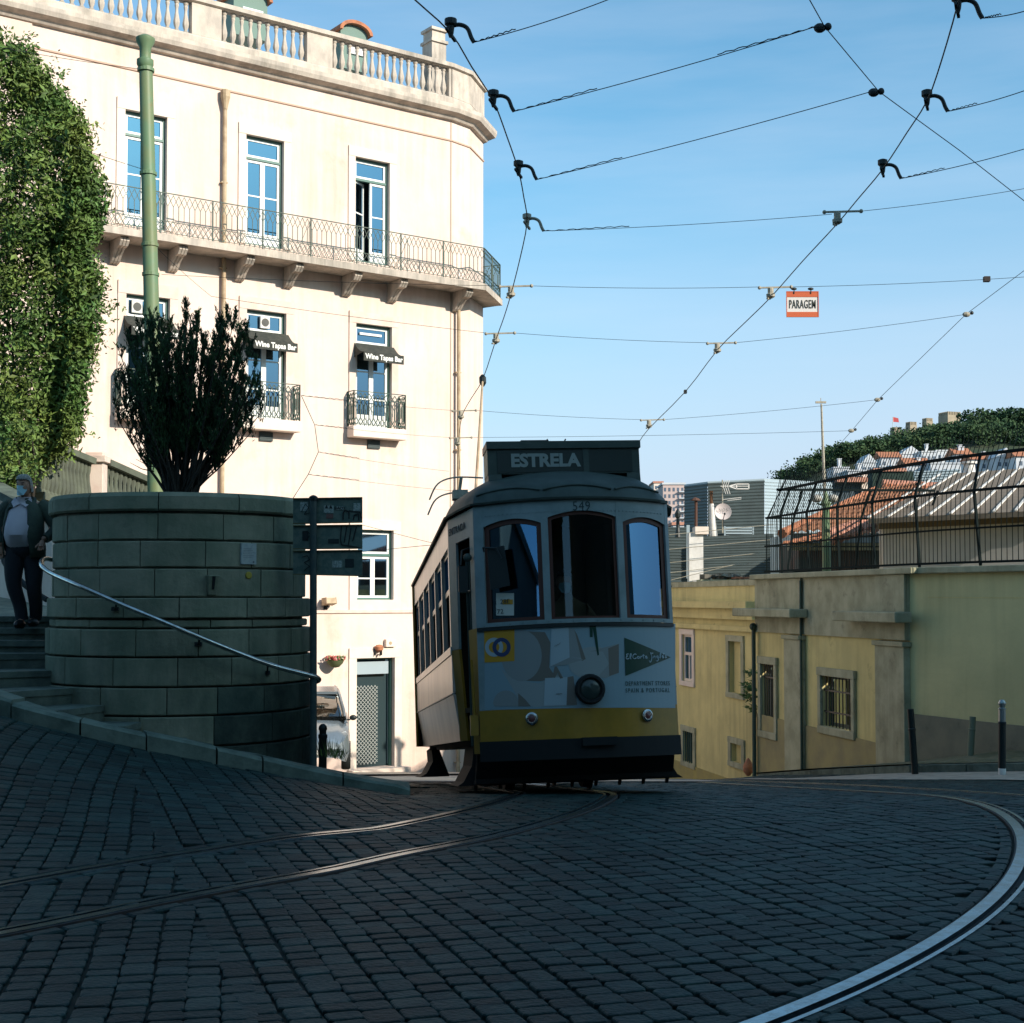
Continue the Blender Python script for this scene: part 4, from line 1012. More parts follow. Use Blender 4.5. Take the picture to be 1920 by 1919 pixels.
balu((70,826,20.6),(168,866,21.6),14,.78); balu((196,868,21.9),(292,910,22.9),12,.74)
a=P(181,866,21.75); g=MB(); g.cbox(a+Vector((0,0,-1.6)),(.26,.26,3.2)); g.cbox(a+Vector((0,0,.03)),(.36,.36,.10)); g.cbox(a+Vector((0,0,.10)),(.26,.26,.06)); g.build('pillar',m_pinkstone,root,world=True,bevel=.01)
# low sloping stair wall behind the man
root=thing('stair_wall','low sloping stair wall with dark coping behind the walking man','wall',P(40,1000,18.6))
A=[P(-90,872,20.2),P(98,972,17.6)]
g=MB(); g.bar(A[0],A[1],.30,.10); g.build('coping',m_step,root,world=True)
g=MB(); g.prism([A[0]+Vector((0,0,-.05)),A[1]+Vector((0,0,-.05)),A[1]+Vector((0,0,-1.6)),A[0]+Vector((0,0,-2.4))],(.0,.2,0)); g.build('wall_face',m_pinkstone,root,world=True)
# curved dark low rail at its foot
g=MB(); g.tube(catmull([P(-40,1000,17.4),P(0,1032,17.2),P(12,1060,17.1),P(50,1100,17),P(88,1125,16.9)],5),.035,8); settag(g.build('low_rail',m_black,smooth=True),'dark curved rail low behind the walking man','rail')

# ================================================================ parked car
CM=P(578,1124.5,31.2); CG=gz(CM.x,CM.y+1.5)
M=Matrix.Translation((CM.x+.02,CM.y,P(640,1452,31.2).z))@Matrix.Rotation(R(7),4,'Z')
car=thing('parked_car','silver family car parked facing us against the cream building','car',M=M)
m_car=mat('silver_blue_car_paint',(.26,.31,.34),rough=.22,metal=.55); m_cglass=glass('car_glass',.25,(.12,.14,.13),(.9,.9,.85),.03)
# body: sections along y (y=0 front, to 4.4), half profile
def carsec(y,hw,zb,zbelt,zroof,rw):
    return [(-hw*.93,y,zb),(-hw,y,zb+.18),(-hw,y,zbelt-.25),(-hw*.97,y,zbelt),(-rw,y,zroof-.06),(-rw*.88,y,zroof),(0,y,zroof+.03),(rw*.88,y,zroof),(rw,y,zroof-.06),(hw*.97,y,zbelt),(hw,y,zbelt-.25),(hw,y,zb+.18),(hw*.93,y,zb)]
def loft(secs):
    g=MB(); n=len(secs[0])
    g.add([p for s_ in secs for p in s_],[(i*n+k,i*n+k+1,(i+1)*n+k+1,(i+1)*n+k) for i in range(len(secs)-1) for k in range(n-1)]+[tuple(range(n))[::-1],tuple((len(secs)-1)*n+k for k in range(n))]); return g
secs=[carsec(0,.66,.34,.62,.68,.60),carsec(.06,.78,.26,.70,.76,.66),carsec(.30,.86,.22,.82,.90,.70),carsec(.75,.88,.20,.94,.99,.72),carsec(1.05,.885,.20,.98,1.05,.74),carsec(2.2,.885,.20,1.0,1.02,.80),carsec(4.0,.88,.22,1.0,1.02,.78),carsec(4.35,.80,.30,.95,.98,.70)]
body=loft(secs).build('body',m_car,car,smooth=True)
cab=[carsec(1.0,.80,.96,.98,1.0,.76),carsec(1.35,.80,.96,1.0,1.24,.70),carsec(1.85,.79,.96,1.0,1.52,.64),carsec(2.6,.79,.96,1.0,1.60,.62),carsec(3.7,.78,.96,1.0,1.57,.60),carsec(4.25,.76,.96,1.0,1.05,.66)]
loft(cab).build('cabin',m_cglass,car,smooth=True)
g=MB(); g.box(-.62,.62,2.0,4.1,1.0,1.5); g.build('interior',m_rubber,car)
g=MB()
for s_ in(-1,1):
    g.tube([(s_*.79,.98,1.0),(s_*.755,1.35,1.26),(s_*.665,1.85,1.54),(s_*.63,2.6,1.62),(s_*.61,3.7,1.58),(s_*.70,4.2,1.2)],.032,6); g.tube([(s_*.80,2.2,.98),(s_*.64,2.25,1.58)],.03,6)
    g.tube([(s_*.58,2.0,1.60),(s_*.57,2.4,1.68),(s_*.56,3.5,1.66)],.022,6)
g.box(-.62,.62,1.95,4.0,1.565,1.625); g.build('roof_frame',m_car,car,smooth=True)
for s_ in(-1,1):
    g=MB(); g.ball((s_*.56,.10,.66),.13,8,(1,.6,.75)); 
    g=MB(); g.add([(s_*.40,.055,.60),(s_*.70,.075,.62),(s_*.83,.34,.80),(s_*.78,.42,.87),(s_*.52,.14,.78)],[(0,1,2,3,4) if s_<0 else (4,3,2,1,0)]); g.v=[(x*1.012,y-.02,z) for x,y,z in g.v]; g.build('headlight',mat('headlight_lens',(.75,.77,.75),rough=.15),car)
    g=MB(); g.ball((s_*.96,1.35,1.08),.085,8,(.95,.55,.72)); g.box(min(s_*.76,s_*.90),max(s_*.76,s_*.90),1.33,1.39,1.02,1.05); g.build('wing_mirror',m_black,car,smooth=True)
    for y in(.85,3.45):
        g=MB(Matrix.Translation((s_*.80,y,.31))@Matrix.Rotation(R(90),4,'Y')); g.lathe([(.20,-.1),(.30,-.1),(.32,-.05),(.32,.05),(.30,.1),(.20,.1)],20); wh=g.build('wheel',m_rubber,car,smooth=True)
        g=MB(Matrix.Translation((s_*.80,y,.31))@Matrix.Rotation(R(90),4,'Y')); g.lathe([(0,-.08*1),(.2,-.09),(.2,.09),(0,.08)],14); g.build('rim',m_steel,wh)
g=MB(); g.box(-.45,.45,-.02,.02,.42,.52); g.build('grille',m_rubber,car)
g=MB(); g.box(-.26,.26,-.035,-.02,.40,.50); g.build('number_plate',m_white,car)
# ================================================================ tram
TMX=Matrix.Translation((.745,14.2,gz(.668,14.2)+.012))@Matrix.Rotation(R(7.2),4,'Z')@Matrix.Rotation(R(-6.2),4,'X')@Matrix.Rotation(R(-1.35),4,'Y')
tram=thing('tram','old yellow and white tram with an ESTRELA destination box, coming over the hill crest','tram',M=TMX)
m_ty=mat('tram_yellow',(.35,.185,.022),(.26,.15,.02),rough=.35,scale=3); m_tw=mat('tram_white',(.235,.30,.305),(.18,.24,.24),rough=.35,scale=4,dirt=((.25,.24,.2),3,.64))
m_td=mat('tram_roof_grey',(.05,.072,.062),(.035,.052,.045),rough=.6,scale=5); m_wood=mat('red_brown_wood_frame',(.085,.028,.018),rough=.5); m_in=mat('tram_interior_dark',(.05,.035,.02),rough=.8)
m_side=mat('bounce_warmed_aluminium',(.50,.46,.40),(.36,.34,.31),rough=.28,scale=3,metal=.35,streak=.3,bump=.06,bscale=5)  # aluminium with warm bounce from the sunlit facade put into its beige
m_tg=glass('tram_glass',.30,(.30,.34,.34),(.20,.42,.72),.02); m_tgc=glass('centre_glass',.06,(.55,.58,.55),(.5,.6,.7),.02)
KC=.35
def FR(s,z,off=0):
    n=Vector((-2*KC*s,-1,0)).normalized() if True else 0; n=Vector((2*KC*s,-1,0)).normalized()
    return (s+n.x*off,KC*s*s+n.y*off,z)
_TI=TMX.inverted(); _e=_TI@Vector((0,0,EYE))
def lp(px,py):
    """tram front coordinates (across, up) of the point seen at a pixel"""
    d=_TI.to_3x3()@ray(px,py); t=(0-_e.y)/d.y
    for _ in range(12): s=_e.x+d.x*t; t=(KC*s*s-_e.y)/d.y
    return (_e.x+d.x*t,_e.z+d.z*t)
FYE=KC*1.0**2
HWT=1.19
def plan(hw=HWT,k=1):
    fr=[(s,KC*s*s) for s in [-1.0+1.0*2*i/24 for i in range(25)]]
    return fr
ring_pts=[(s,KC*s*s) for s in [-1.0+1.88*i/24 for i in range(25)]]+[(1.10,.72),(HWT,1.15)]+[(HWT,y) for y in(2,3,4,5,6,7.2)]+[(1.0,7.95)]+[(s,8.35-KC*s*s) for s in [.9-1.8*i/12 for i in range(13)]]+[(-1.0,7.95)]+[(-HWT,y) for y in(7.2,6,5,4,3,2)]+[(-HWT,1.15),(-1.10,.72)]
def fband(name,z0,z1,m,s0=-1.0,s1=1.0,off=0,par=None,lab=None):
    o=strip_map([(s0,z0),(s1,z0),(s1,z1),(s0,z1)],lambda a,b:FR(a,b,off)).build(name,m,par or tram,smooth=True)
    if lab: o['label']=lab
    return o
# front lower panels
fband('front_apron',.53,.84,m_ty); 
front=fband('advert_panel',.84,1.625,m_tw,off=.0)
g=MB(); n=28
def molding(z0,z1,off,m,name,s0=-.99,s1=.99,par=None):
    g=MB(); vs=[];fs=[]
    for i in range(n+1):
        s=s0+(s1-s0)*i/n; a=FR(s,z0,0);b=FR(s,z0,off);c=FR(s,z1,off);d=FR(s,z1,0); vs+=[a,b,c,d]
    for i in range(n):
        for k in range(3): fs.append((i*4+k,(i+1)*4+k,(i+1)*4+k+1,i*4+k+1))
    g.add(vs,fs); return g.build(name,m,par or tram)
molding(1.622,1.655,.022,m_black,'belt_moulding')
molding(1.66,1.70,.014,m_tw,'window_sill')
molding(.34,.535,.03,m_rubber,'bumper_skirt',-.995,.995)
# pillars, window frames, glass
wins=[tuple(lp(x,1080)[0] for x in q) for q in ((909,1018),(1031,1160),(1172,1251))]; print('WINS',wins,lp(909,1250),lp(1266,1250),lp(1089,949),lp(1100,968),lp(960,985),lp(1100,1165))
def top(i,s):
    a,b=wins[i]; t=(s-(a+b)/2)/((b-a)/2); return [2.665,2.715,2.665][i]+.06*(1-t*t)-.0
zlet=2.70
def colband(s0,s1,f0,f1,off,step=.03):
    g=MB(); k=max(1,int((s1-s0)/step)); vs=[];fs=[]
    for i in range(k+1):
        s=s0+(s1-s0)*i/k; vs+=[FR(s,f0(s),off),FR(s,f1(s),off)]
    for i in range(k): fs.append((2*i,2*i+2,2*i+3,2*i+1))
    g.add(vs,fs); return g
for a,b in((-1.0,wins[0][0]),(wins[0][1],wins[1][0]),(wins[1][1],wins[2][0]),(wins[2][1],1.0)):
    g=colband(a,b,lambda s:1.69,lambda s:2.9,0.004); o=MB(); o.add(g.v,g.f)
    g2=MB(); vs=[]
    for s in(a,b): vs+=[FR(s,1.69,.004),FR(s,2.9,.004),FR(s,2.9,-.06),FR(s,1.69,-.06)]
    o.add(vs,[(0,1,2,3),(4,7,6,5)]); o.build('window_pillar',m_tw,tram)
for i,(a,b) in enumerate(wins):
    colband(a,b,lambda s,i=i:top(i,s),lambda s:2.905,.002).build('letterboard',m_tw,tram,smooth=True)
    fw=.048 if i!=1 else .035
    g=MB(); 
    for (u,v,f0,f1) in ((a,a+fw,lambda s:1.69,lambda s,i=i:top(i,s)),(b-fw,b,lambda s:1.69,lambda s,i=i:top(i,s)),(a+fw,b-fw,lambda s:1.69,lambda s:1.69+fw),(a+fw,b-fw,lambda s,i=i:top(i,s)-fw,lambda s,i=i:top(i,s))):
        q=colband(u,v,f0,f1,-.022); g.add(q.v,q.f)
    w_=g.build('windscreen_frame',m_wood,tram)
    q=colband(a+fw*.7,b-fw*.7,lambda s:1.69+fw*.7,lambda s,i=i:top(i,s)-fw*.7,-.035,.2 if i!=1 else .3)
    q.build('glass',m_tg if i!=1 else m_tgc,w_,smooth=True)
molding(2.885,2.915,.03,m_td,'gutter')
g=MB()
for i in range(47):
    s=-.92+1.84*i/46
    for z in(2.775,): g.ball(FR(s,z+.0,.006),.006,4)
    if i%3==0: g.ball(FR(s,1.68,.016),.007,4)
g.build('rivets',m_tw,tram)
# numbers
def onfront(off): return lambda x,y,z: FR(x,y,off+z)
def ftext(st,px,py,size,m,name,**k):
    s,z=lp(px,py); return text(st,size,m,Matrix.Translation((s,z,0)),name,tram,mapf=onfront(.006),ext=.001,**k)
m_ink2=mat('dark_blue_grey_lettering',(.03,.05,.055),rough=.7)
ftext('549',1090,950,.135,m_ink2,'fleet_number',space=1.1,sx=.86)
# advert artwork
def apoly(pts,m,name,off=.004):
    return strip_map([lp(*p) for p in pts],lambda a,b:FR(a,b,off)).build(name,m,tram)
def ell(cx,cy,a,b,rot=0,n=28,t0=0,t1=360): return [(cx+a*math.cos(R(t))*math.cos(R(rot))-b*math.sin(R(t))*math.sin(R(rot)),cy+a*math.cos(R(t))*math.sin(R(rot))+b*math.sin(R(t))*math.cos(R(rot))) for t in [t0+(t1-t0)*i/n for i in range(n)]]
m_adg=mat('advert_pale_blue',(.23,.32,.35),rough=.4); m_ad1=mat('advert_cream',(.29,.32,.31),rough=.4); m_ad2=mat('advert_brown_shade',(.17,.15,.125),rough=.4); m_ad3=mat('advert_mid_grey',(.25,.27,.26),rough=.4)
m_or=mat('advert_orange',(.55,.27,.02),rough=.4); m_nav=mat('advert_navy',(.03,.05,.13),rough=.4); m_grn=mat('advert_dark_green',(.006,.045,.028),rough=.4); m_wh=mat('advert_white',(.36,.43,.45),rough=.4)
apoly([(909,1181),(1266,1170),(1266,1328),(909,1332)],m_adg,'advert_ground',.002)
apoly([(985,1184),(1022,1186),(1032,1205),(1030,1252),(1042,1270),(1015,1278),(985,1277)],m_ad2,'advert_shape',.0035)
apoly(ell(978,1230,38,48),m_ad3,'advert_shape',.0045)
apoly([(940,1255),(965,1275),(1010,1282),(1050,1262),(1062,1276),(1064,1324),(1000,1326),(972,1310)],m_ad1,'advert_shape',.0030)
apoly([(1034,1180),(1066,1176),(1068,1233),(1032,1250)],m_wh,'advert_shape',.005)
apoly([(1066,1178),(1077,1180),(1096,1234),(1068,1233)],m_ad3,'advert_shape',.005)
apoly([(1077,1182),(1082,1190),(1098,1236),(1091,1240)],m_ad2,'advert_shape',.0055)
apoly([(1032,1250),(1068,1233),(1094,1237),(1062,1247)],m_ad3,'advert_shape',.0058)
apoly(ell(1110,1243,44,30,-6)+[],m_ad1,'advert_shape',.0042)
apoly([(1105,1222),(1160,1207),(1160,1262),(1135,1272),(1120,1270),(1142,1245),(1130,1222)],m_ad3,'advert_shape',.0047)
apoly([(1140,1216),(1160,1208),(1160,1262),(1142,1268)],m_ad2,'advert_shape',.0051)
apoly([(1105,1173),(1111,1173),(1111,1195),(1106,1195)],m_grn,'advert_shape',.006); apoly([(1110,1173),(1117,1173),(1123,1228),(1120,1230)],m_grn,'advert_shape',.006)
apoly([(1022,1272),(1064,1270),(1062,1323),(1020,1324)],m_wh,'advert_shape',.0062)
apoly([(1064,1270),(1075,1268),(1082,1322),(1062,1323)],m_ad2,'advert_shape',.0062)
apoly([(1040,1250),(1044,1250),(1056,1272),(1050,1273),(1046,1262),(1040,1272),(1036,1270)],m_ad2,'advert_shape',.0068)
apoly([(945,1325),(928,1325)]+ell(949,1320,24,25,0,14,180,360)+[(972,1325)],m_ad3,'advert_shape',.005)
apoly([(972,1300),(985,1312),(996,1325),(972,1325)],m_ad2,'advert_shape',.0052)
apoly([(908,1181),(965,1178),(965,1240),(909,1243)],m_or,'orange_square',.0056)
def ringp(cx,cy,r0,r1,m,name,off,t0=0,t1=360):
    g=MB()
    k=36
    for i in range(k):
        a=t0+(t1-t0)*i/k;b=t0+(t1-t0)*(i+1)/k
        g.add([FR(*lp(cx+r*math.cos(R(q)),cy+r*math.sin(R(q))*1.05),off) for r,q in((r0,a),(r1,a),(r1,b),(r0,b))],[(0,3,2,1)])
    g.build(name,m,tram)
ringp(927,1214,10,17,m_wh,'ring_emblem',.0075); ringp(941,1214,10,17,m_nav,'ring_emblem',.0085); ringp(927,1214,10,17,m_wh,'ring_emblem',.0095,-40,30)
apoly([(1170,1196),(1257,1233),(1172,1268)],m_grn,'green_triangle',.006)
# handwritten-style wording drawn stroke by stroke
def strokes(L_,cx,cy,sc,m,name,w=.9,slant=0,off=.011):
    g=MB()
    for pl_ in L_:
        q=catmull([(a,b,0) for a,b in pl_],4) if len(pl_)>2 else [Vector((a,b,0)) for a,b in pl_]
        for i in range(len(q)-1):
            a=FR(*lp(cx+q[i].x*sc,cy-q[i].y*sc-slant*q[i].x),off); b=FR(*lp(cx+q[i+1].x*sc,cy-q[i+1].y*sc-slant*q[i+1].x),off)
            if (Vector(a)-Vector(b)).length>1e-5: g.bar(a,b,w*.006,.002,up=(0,1,0))
    g.build(name,m,tram)
SC=[ [(6,15),(2,15),(1,12),(4,10.5),(1,9),(0,5),(3,3.5),(7,5)], [(9,5),(11,9),(12,15),(10,15),(9,9),(10,4),(12,4)],
 [(24,13),(20,15),(16,11),(16,6),(20,3.5),(24,6)], [(30,8),(27,9),(26,6),(28,4),(31,6),(30,9)], [(33,4),(34,9),(34.5,8),(37,9)], [(40,14),(40,6),(42,4)], [(37.5,10.5),(43,11)], [(44,6),(48,7.5),(47,9.5),(45,8),(45,5),(47,4),(50,5)],
 [(60,15),(56,17),(58,13),(60,6),(58,-3),(55,-5),(54,-1)],[(56,15),(63,16)], [(64,4),(64.5,9),(64.5,7),(67,9),(68,5),(69,4)], [(75,8),(72,9),(71,6),(73,4),(75,6),(75,9),(75,0),(72,-3),(70,-1)], [(78,4),(80,9),(81,15),(79,14),(79,6),(81,4)], [(83,6),(87,7.5),(86,9.5),(84,8),(84,5),(86,4),(88,5)], [(86,12),(89,15)], [(94,9),(91,9.5),(91,7.5),(94,6.5),(93,4),(90,4.5)]]
strokes(SC,1173,1239,.80,m_wh,'script_lettering',w=1.6,slant=.02)
m_adt=mat('advert_text',(.05,.10,.09),rough=.6)
ftext('DEPARTMENT STORES',1215,1282,.062,m_adt,'advert_wording',space=1.28,sx=.66); ftext('SPAIN & PORTUGAL',1215,1295,.062,m_adt,'advert_wording',space=1.42,sx=.66)
strokes([[(0,0),(2,3),(4,0),(6,3),(8,1),(10,3),(14,2)]],1043,1303,.8,m_ad2,'small_scribble',.6); strokes([[(0,0),(2,3),(4,0),(6,3),(8,1),(12,5)]],1040,1213,.9,m_ad2,'small_scribble',.5,slant=.3)
# lamps
def lampat(px,py,r,prof,m,name,par=None):
    s,z=lp(px,py); p=Vector(FR(s,z,0)); n_=Vector((2*KC*s,-1,0)).normalized(); Mx=Matrix.Translation(p)@n_.to_track_quat('Z','Y').to_matrix().to_4x4()
    g=MB(Mx); g.lathe(prof,24); return g.build(name,m,par or tram,smooth=True)
hl=lampat(1105,1293,.14,[(.145,0),(.150,.05),(.135,.085),(.112,.085),(.105,.06)],m_rubber,'headlight')
lampat(1105,1293,.1,[(.108,.055),(.08,.075),(0,.085)],mat('dim_lens',(.035,.05,.045),rough=.15),'lens',hl)
for px,py in((998,1348),(1212,1342)):
    q=lampat(px,py,.07,[(.062,0),(.062,.025),(.045,.035),(.040,.028)],m_chrome,'fog_lamp'); lampat(px,py,.05,[(.040,.026),(.02,.036),(0,.038)],mat('dull_red_lens',(.14,.05,.045),rough=.2),'lens',q)
# ---- sides
def spanel(name,side,y0,y1,z0,z1,m,x=HWT,x2=None,th=.03,par=None,lab=None):
    x2=x if x2 is None else x2; g=MB(); s=side
    g.add([(s*x2,y0,z0),(s*x2,y1,z0),(s*x,y1,z1),(s*x,y0,z1),(s*(x2-th),y0,z0),(s*(x2-th),y1,z0),(s*(x-th),y1,z1),(s*(x-th),y0,z1)],[(0,1,2,3),(7,6,5,4),(0,4,5,1),(3,2,6,7),(0,3,7,4),(1,5,6,2)])
    o=g.build(name,m,par or tram); 
    if lab: o['label']=lab
    return o
for sd_ in(-1,1):
    spanel('side_letterboard',sd_,1.15,7.2,2.60,2.88,m_tw if sd_>0 else m_side)  # left board takes the bounce-warmed beige instead of white
    spanel('window_rail',sd_,1.15,7.2,1.46,1.54,m_side,x=HWT+.012)
    for k in range(6):
        y0=1.15+k*1.008; y1=y0+1.004
        spanel('side_panel',sd_,y0,y1,1.06,1.457,m_side); spanel('lower_side_panel',sd_,y0,y1,.56,1.045,m_side,x=HWT-.004,x2=HWT-.075)
        spanel('window_post',sd_,y0,y0+.085,1.54,2.60,m_side)
        a,b=y0+.085,y1+.004
        g=MB(); xs=HWT-.03
        g.box(*sorted((sd_*(xs-.02),sd_*xs)),a,b,2.14,2.20); g.box(*sorted((sd_*(xs-.02),sd_*xs)),a,a+.035,1.54,2.60); g.box(*sorted((sd_*(xs-.02),sd_*xs)),b-.035,b,1.54,2.60); g.box(*sorted((sd_*(xs-.02),sd_*xs)),a+.035,b-.035,2.555,2.60)
        w_=g.build('side_window',m_side,tram)
        g=MB(); g.box(*sorted((sd_*(xs-.013),sd_*(xs-.009))),a+.035,b-.035,2.20,2.555); g.build('pane',m_tg,w_)
    spanel('panel_moulding',sd_,1.15,7.2,1.047,1.058,m_tw,x=HWT+.01)
    # ends towards the platforms
    for (A,B,ya) in(((1.0,FYE),(HWT,1.15),0),):
        def tp(r,z,o=0): return (sd_*(A[0]+(B[0]-A[0])*r+o*.9),A[1]+(B[1]-A[1])*r-o*.4,z)
        def tpan(name,r0,r1,z0,z1,m,o=0,tuck=0):
            g=MB(); a=[tp(r0,z0,o-tuck),tp(r1,z0,o-tuck),tp(r1,z1,o),tp(r0,z1,o)]; b=[tp(r0,z0,o-tuck-.03),tp(r1,z0,o-tuck-.03),tp(r1,z1,o-.03),tp(r0,z1,o-.03)]; g.add(a+b,[(0,1,2,3),(7,6,5,4),(0,4,5,1),(3,2,6,7),(0,3,7,4),(1,5,6,2)]); return g.build(name,m,tram)
        tpan('platform_letterboard',0,1,2.60,2.88,m_tw)
        tpan('platform_post',.0,.16,1.66,2.60,m_tw); 
        tpan('door_panel',.0,.30,.42,1.66,m_ty,tuck=.02)
        tpan('corner_panel',.70,1,1.50,2.60,m_tw); tpan('corner_panel',.70,1,.56,1.495,m_ty,tuck=.07)
        g=MB()
        for r in(.18,.30,.42): g.tube([tp(r,.5,-.04),tp(r,2.45,-.04)],.016,6)
        g.tube([tp(.16,2.05,0),tp(.62,2.08,-.03)],.013,6); g.build('door_rails',m_td,tram)
        g=MB(); g.add([tp(.16,.5,-.06),tp(.40,.5,-.10),tp(.40,2.5,-.10),tp(.16,2.5,-.06)],[(0,1,2,3)]); g.build('folding_door',m_tg if sd_<0 else m_tg,tram)
        if sd_>0: continue
        g=MB(); g.tube([tp(.08,.75,.03),tp(.08,1.35,.05)],.013,6); g.cbox(tp(.08,.70,.04),(.08,.06,.20)); g.build('grab_handle',m_ty,tram)
        if sd_>0: continue
        g=MB(); c=tp(.10,2.38,.05); g.ball(c,.045,6); g.build('door_lamp',m_td,tram,smooth=True)
# ENTRADA lettering on the left platform letterboard
a=Vector((-(1.0+(HWT-1.0)*.62),FYE+(1.15-FYE)*.62,2.735)); u=Vector(((HWT-1.0),-(1.15-FYE),0)).normalized(); z=Vector((0,0,1)); nn=u.cross(z)
Mt=Matrix(((u.x,0,nn.x,a.x+nn.x*.006),(u.y,0,nn.y,a.y+nn.y*.006),(0,1,nn.z,a.z),(0,0,0,1)))
text('ENTRADA',.105,m_ink2,Mt,'side_lettering',tram,space=1.2)
# rear end
g=MB(); sweep(g,[(HWT,7.2),(1.0,7.95),(.6,8.2),(0,8.35),(-.6,8.2),(-1.0,7.95),(-HWT,7.2)][::-1],[(0,.56),(0,2.88),(-.03,2.88),(-.03,.56)]); g.build('rear_end',m_ty,tram)
# floor, ceiling, partition
g=MB(); g.prism([(x,y,.84) for x,y in offset_poly([(a*.96,b*1.0+.06) for a,b in ring_pts],0)],(0,0,.05)); g.build('floor',m_in,tram)
g=MB(); g.prism([(a*.975,b*1.0+.05,2.84) for a,b in ring_pts],(0,0,.03)); g.build('ceiling',m_in,tram)
for q_ in((-1.1,-.30,1.3,1.34,.9,2.84),(.30,1.1,1.3,1.34,.9,2.84),(-1.0,1.0,7.1,7.14,.9,2.84),(-.46,.46,1.42,1.46,.9,2.84)): g=MB(); g.box(*q_); g.build('partition',m_in,tram)
g=MB(); 
for k in range(6):
    for s_ in(-.7,.7): g.box(s_-.4,s_+.4,1.9+k*.85,2.3+k*.85,.9,1.3); g.box(s_-.4,s_+.4,2.28+k*.85,2.34+k*.85,1.3,1.75)
g.build('seats',m_wood,tram)
g=MB(); g.box(-.35,.35,.34,.55,.9,1.62); g.lathe([(.04,0),(.04,.12),(.15,.14),(.15,.16),(0,.17)],12,(.12,.50,1.6)); g.build('control_stand',m_in,tram)
# roof dome
lay=[]; cy=4.17
for k in range(9):
    t=math.pi/2*k/8; lay.append((math.cos(t),2.895+.50*math.sin(t)))
g=MB(); nn_=len(ring_pts); vs=[];fs=[]
lay=[(1.03,2.89),(1.035,2.91)]+[(a,b+.015) for a,b in lay]
for sc,z in lay:
    for x,y in ring_pts:
        yy=cy+(y-cy)*(1-(1-sc)*.40) if sc<=1 else cy+(y-cy)*(1+(sc-1)*.3); vs.append((x*sc,yy,z))
for k in range(len(lay)-1):
    for i in range(nn_): fs.append((k*nn_+i,k*nn_+(i+1)%nn_,(k+1)*nn_+(i+1)%nn_,(k+1)*nn_+i))
g.add(vs,fs); roof=g.build('roof',m_td,tram,smooth=True)
# scalloped drip mouldings on the roof front
def RD(s,h):
    t=math.asin(min(.99,h/.50)); sc=math.cos(t); y=KC*s*s; return (s*sc,cy+(y-cy)*(1-(1-sc)*.40)-.012,2.897+h+.006)
for a,b in((-.98,-.36),(-.33,.38),(.42,.93)):
    g=MB(); g.tube([RD(a+(b-a)*i/14,.10+.045*math.sin(math.pi*i/14)) for i in range(15)],.012,6); g.build('drip_moulding',m_td,roof)
# destination box
box=MB(); bx0,bx1,byf=-.80,.80,.62; zb,zt_=3.27,3.60
box.box(bx0,bx1,byf,byf+.34,zb,zt_); box.prism([(bx0,byf-.03,zt_-.07),(bx0,byf+.36,zt_-.07),(bx0,byf+.36,zt_+.012),(bx0,byf+.01,zt_+.012)],(bx1-bx0,0,0)) if False else box.box(bx0-.012,bx1+.012,byf-.03,byf+.36,zt_-.065,zt_+.012)
for s_ in(-1,1):
    x0,x1=sorted((s_*.80,s_*.66)); 
    box.prism([(x0,byf,zb),(x0,byf-.03,3.06),(x0,byf+.9,3.06),(x0,byf+.34,zb)],(x1-x0,0,0))
dbx=box.build('destination_box',mat('dark_green_box',(.035,.055,.045),(.05,.07,.06),rough=.5,scale=6),tram)
g=MB(); g.box(bx0+.10,.20,byf-.008,byf-.001,zb+.015,zt_-.08); g.box(.26,bx1-.08,byf-.008,byf-.001,zb+.015,zt_-.08); g.build('blind_window',mat('blind_black',(.022,.032,.028),rough=.35),dbx)
g=MB(); g.box(.20,.26,byf-.014,byf-.001,zb,zt_-.065); g.build('divider',m_td,dbx)
text('ESTRELA',.186,mat('blind_lettering',(.24,.28,.26),rough=.5),Matrix.Translation((-.20,byf-.012,zb+.135))@Matrix.Rotation(R(90),4,'X'),'destination_lettering',dbx,off=.008,space=1.0,sx=1.02)
g=MB(); g.box(bx0-.004,bx0-.001,byf+.0,byf+.33,zb+.0,zt_-.07); g.build('end_plate',m_pipe,dbx)
g=MB(); g.box(-.44,-.16,byf+.05,byf+.3,zt_+.012,zt_+.04); g.bar((-.10,byf+.2,zt_+.01),(-.14,byf+.2,zt_+.08),.014); g.bar((.02,byf+.2,zt_+.01),(.06,byf+.2,zt_+.08),.014); g.build('roof_fitting',m_black,dbx)
# roof clutter: trolley base, springs, hooks, cable cleats
g=MB(); g.lathe([(.16,0),(.16,.05),(.08,.08),(.08,.22),(0,.24)],14,(-.62,3.9,3.12)); g.box(-.9,-.35,3.3,4.3,3.16,3.20)
for s_ in(-.08,.08): g.tube([(-.62+s_,3.9,3.3),(-.72+s_,2.9,3.34),(-.80+s_,2.4,3.30)],.022,6)
g.build('trolley_base',m_rubber,roof)
g=MB()
for dz,dy in((0,0),(-.12,.3)):
    g.tube(catmull([(-.70,2.0+dy,3.50+dz),(-1.02,1.95+dy,3.50+dz),(-1.22,1.9+dy,3.42+dz),(-1.32,1.9+dy,3.24+dz)],5),.010,6)
g.tube([(-.95,1.95,3.5),(-.97,2.0,3.36)],.02,6); g.box(-1.05,-.88,1.95,2.1,3.26,3.36); g.build('pole_hooks',m_fitting,roof)
g=MB()
for k in range(14): g.cbox((-1.02+.012*k,1.3+k*.12,3.02+.012*k+(.03 if k%2 else 0)),(.10,.09,.06))
g.build('roof_cable',m_black,roof)
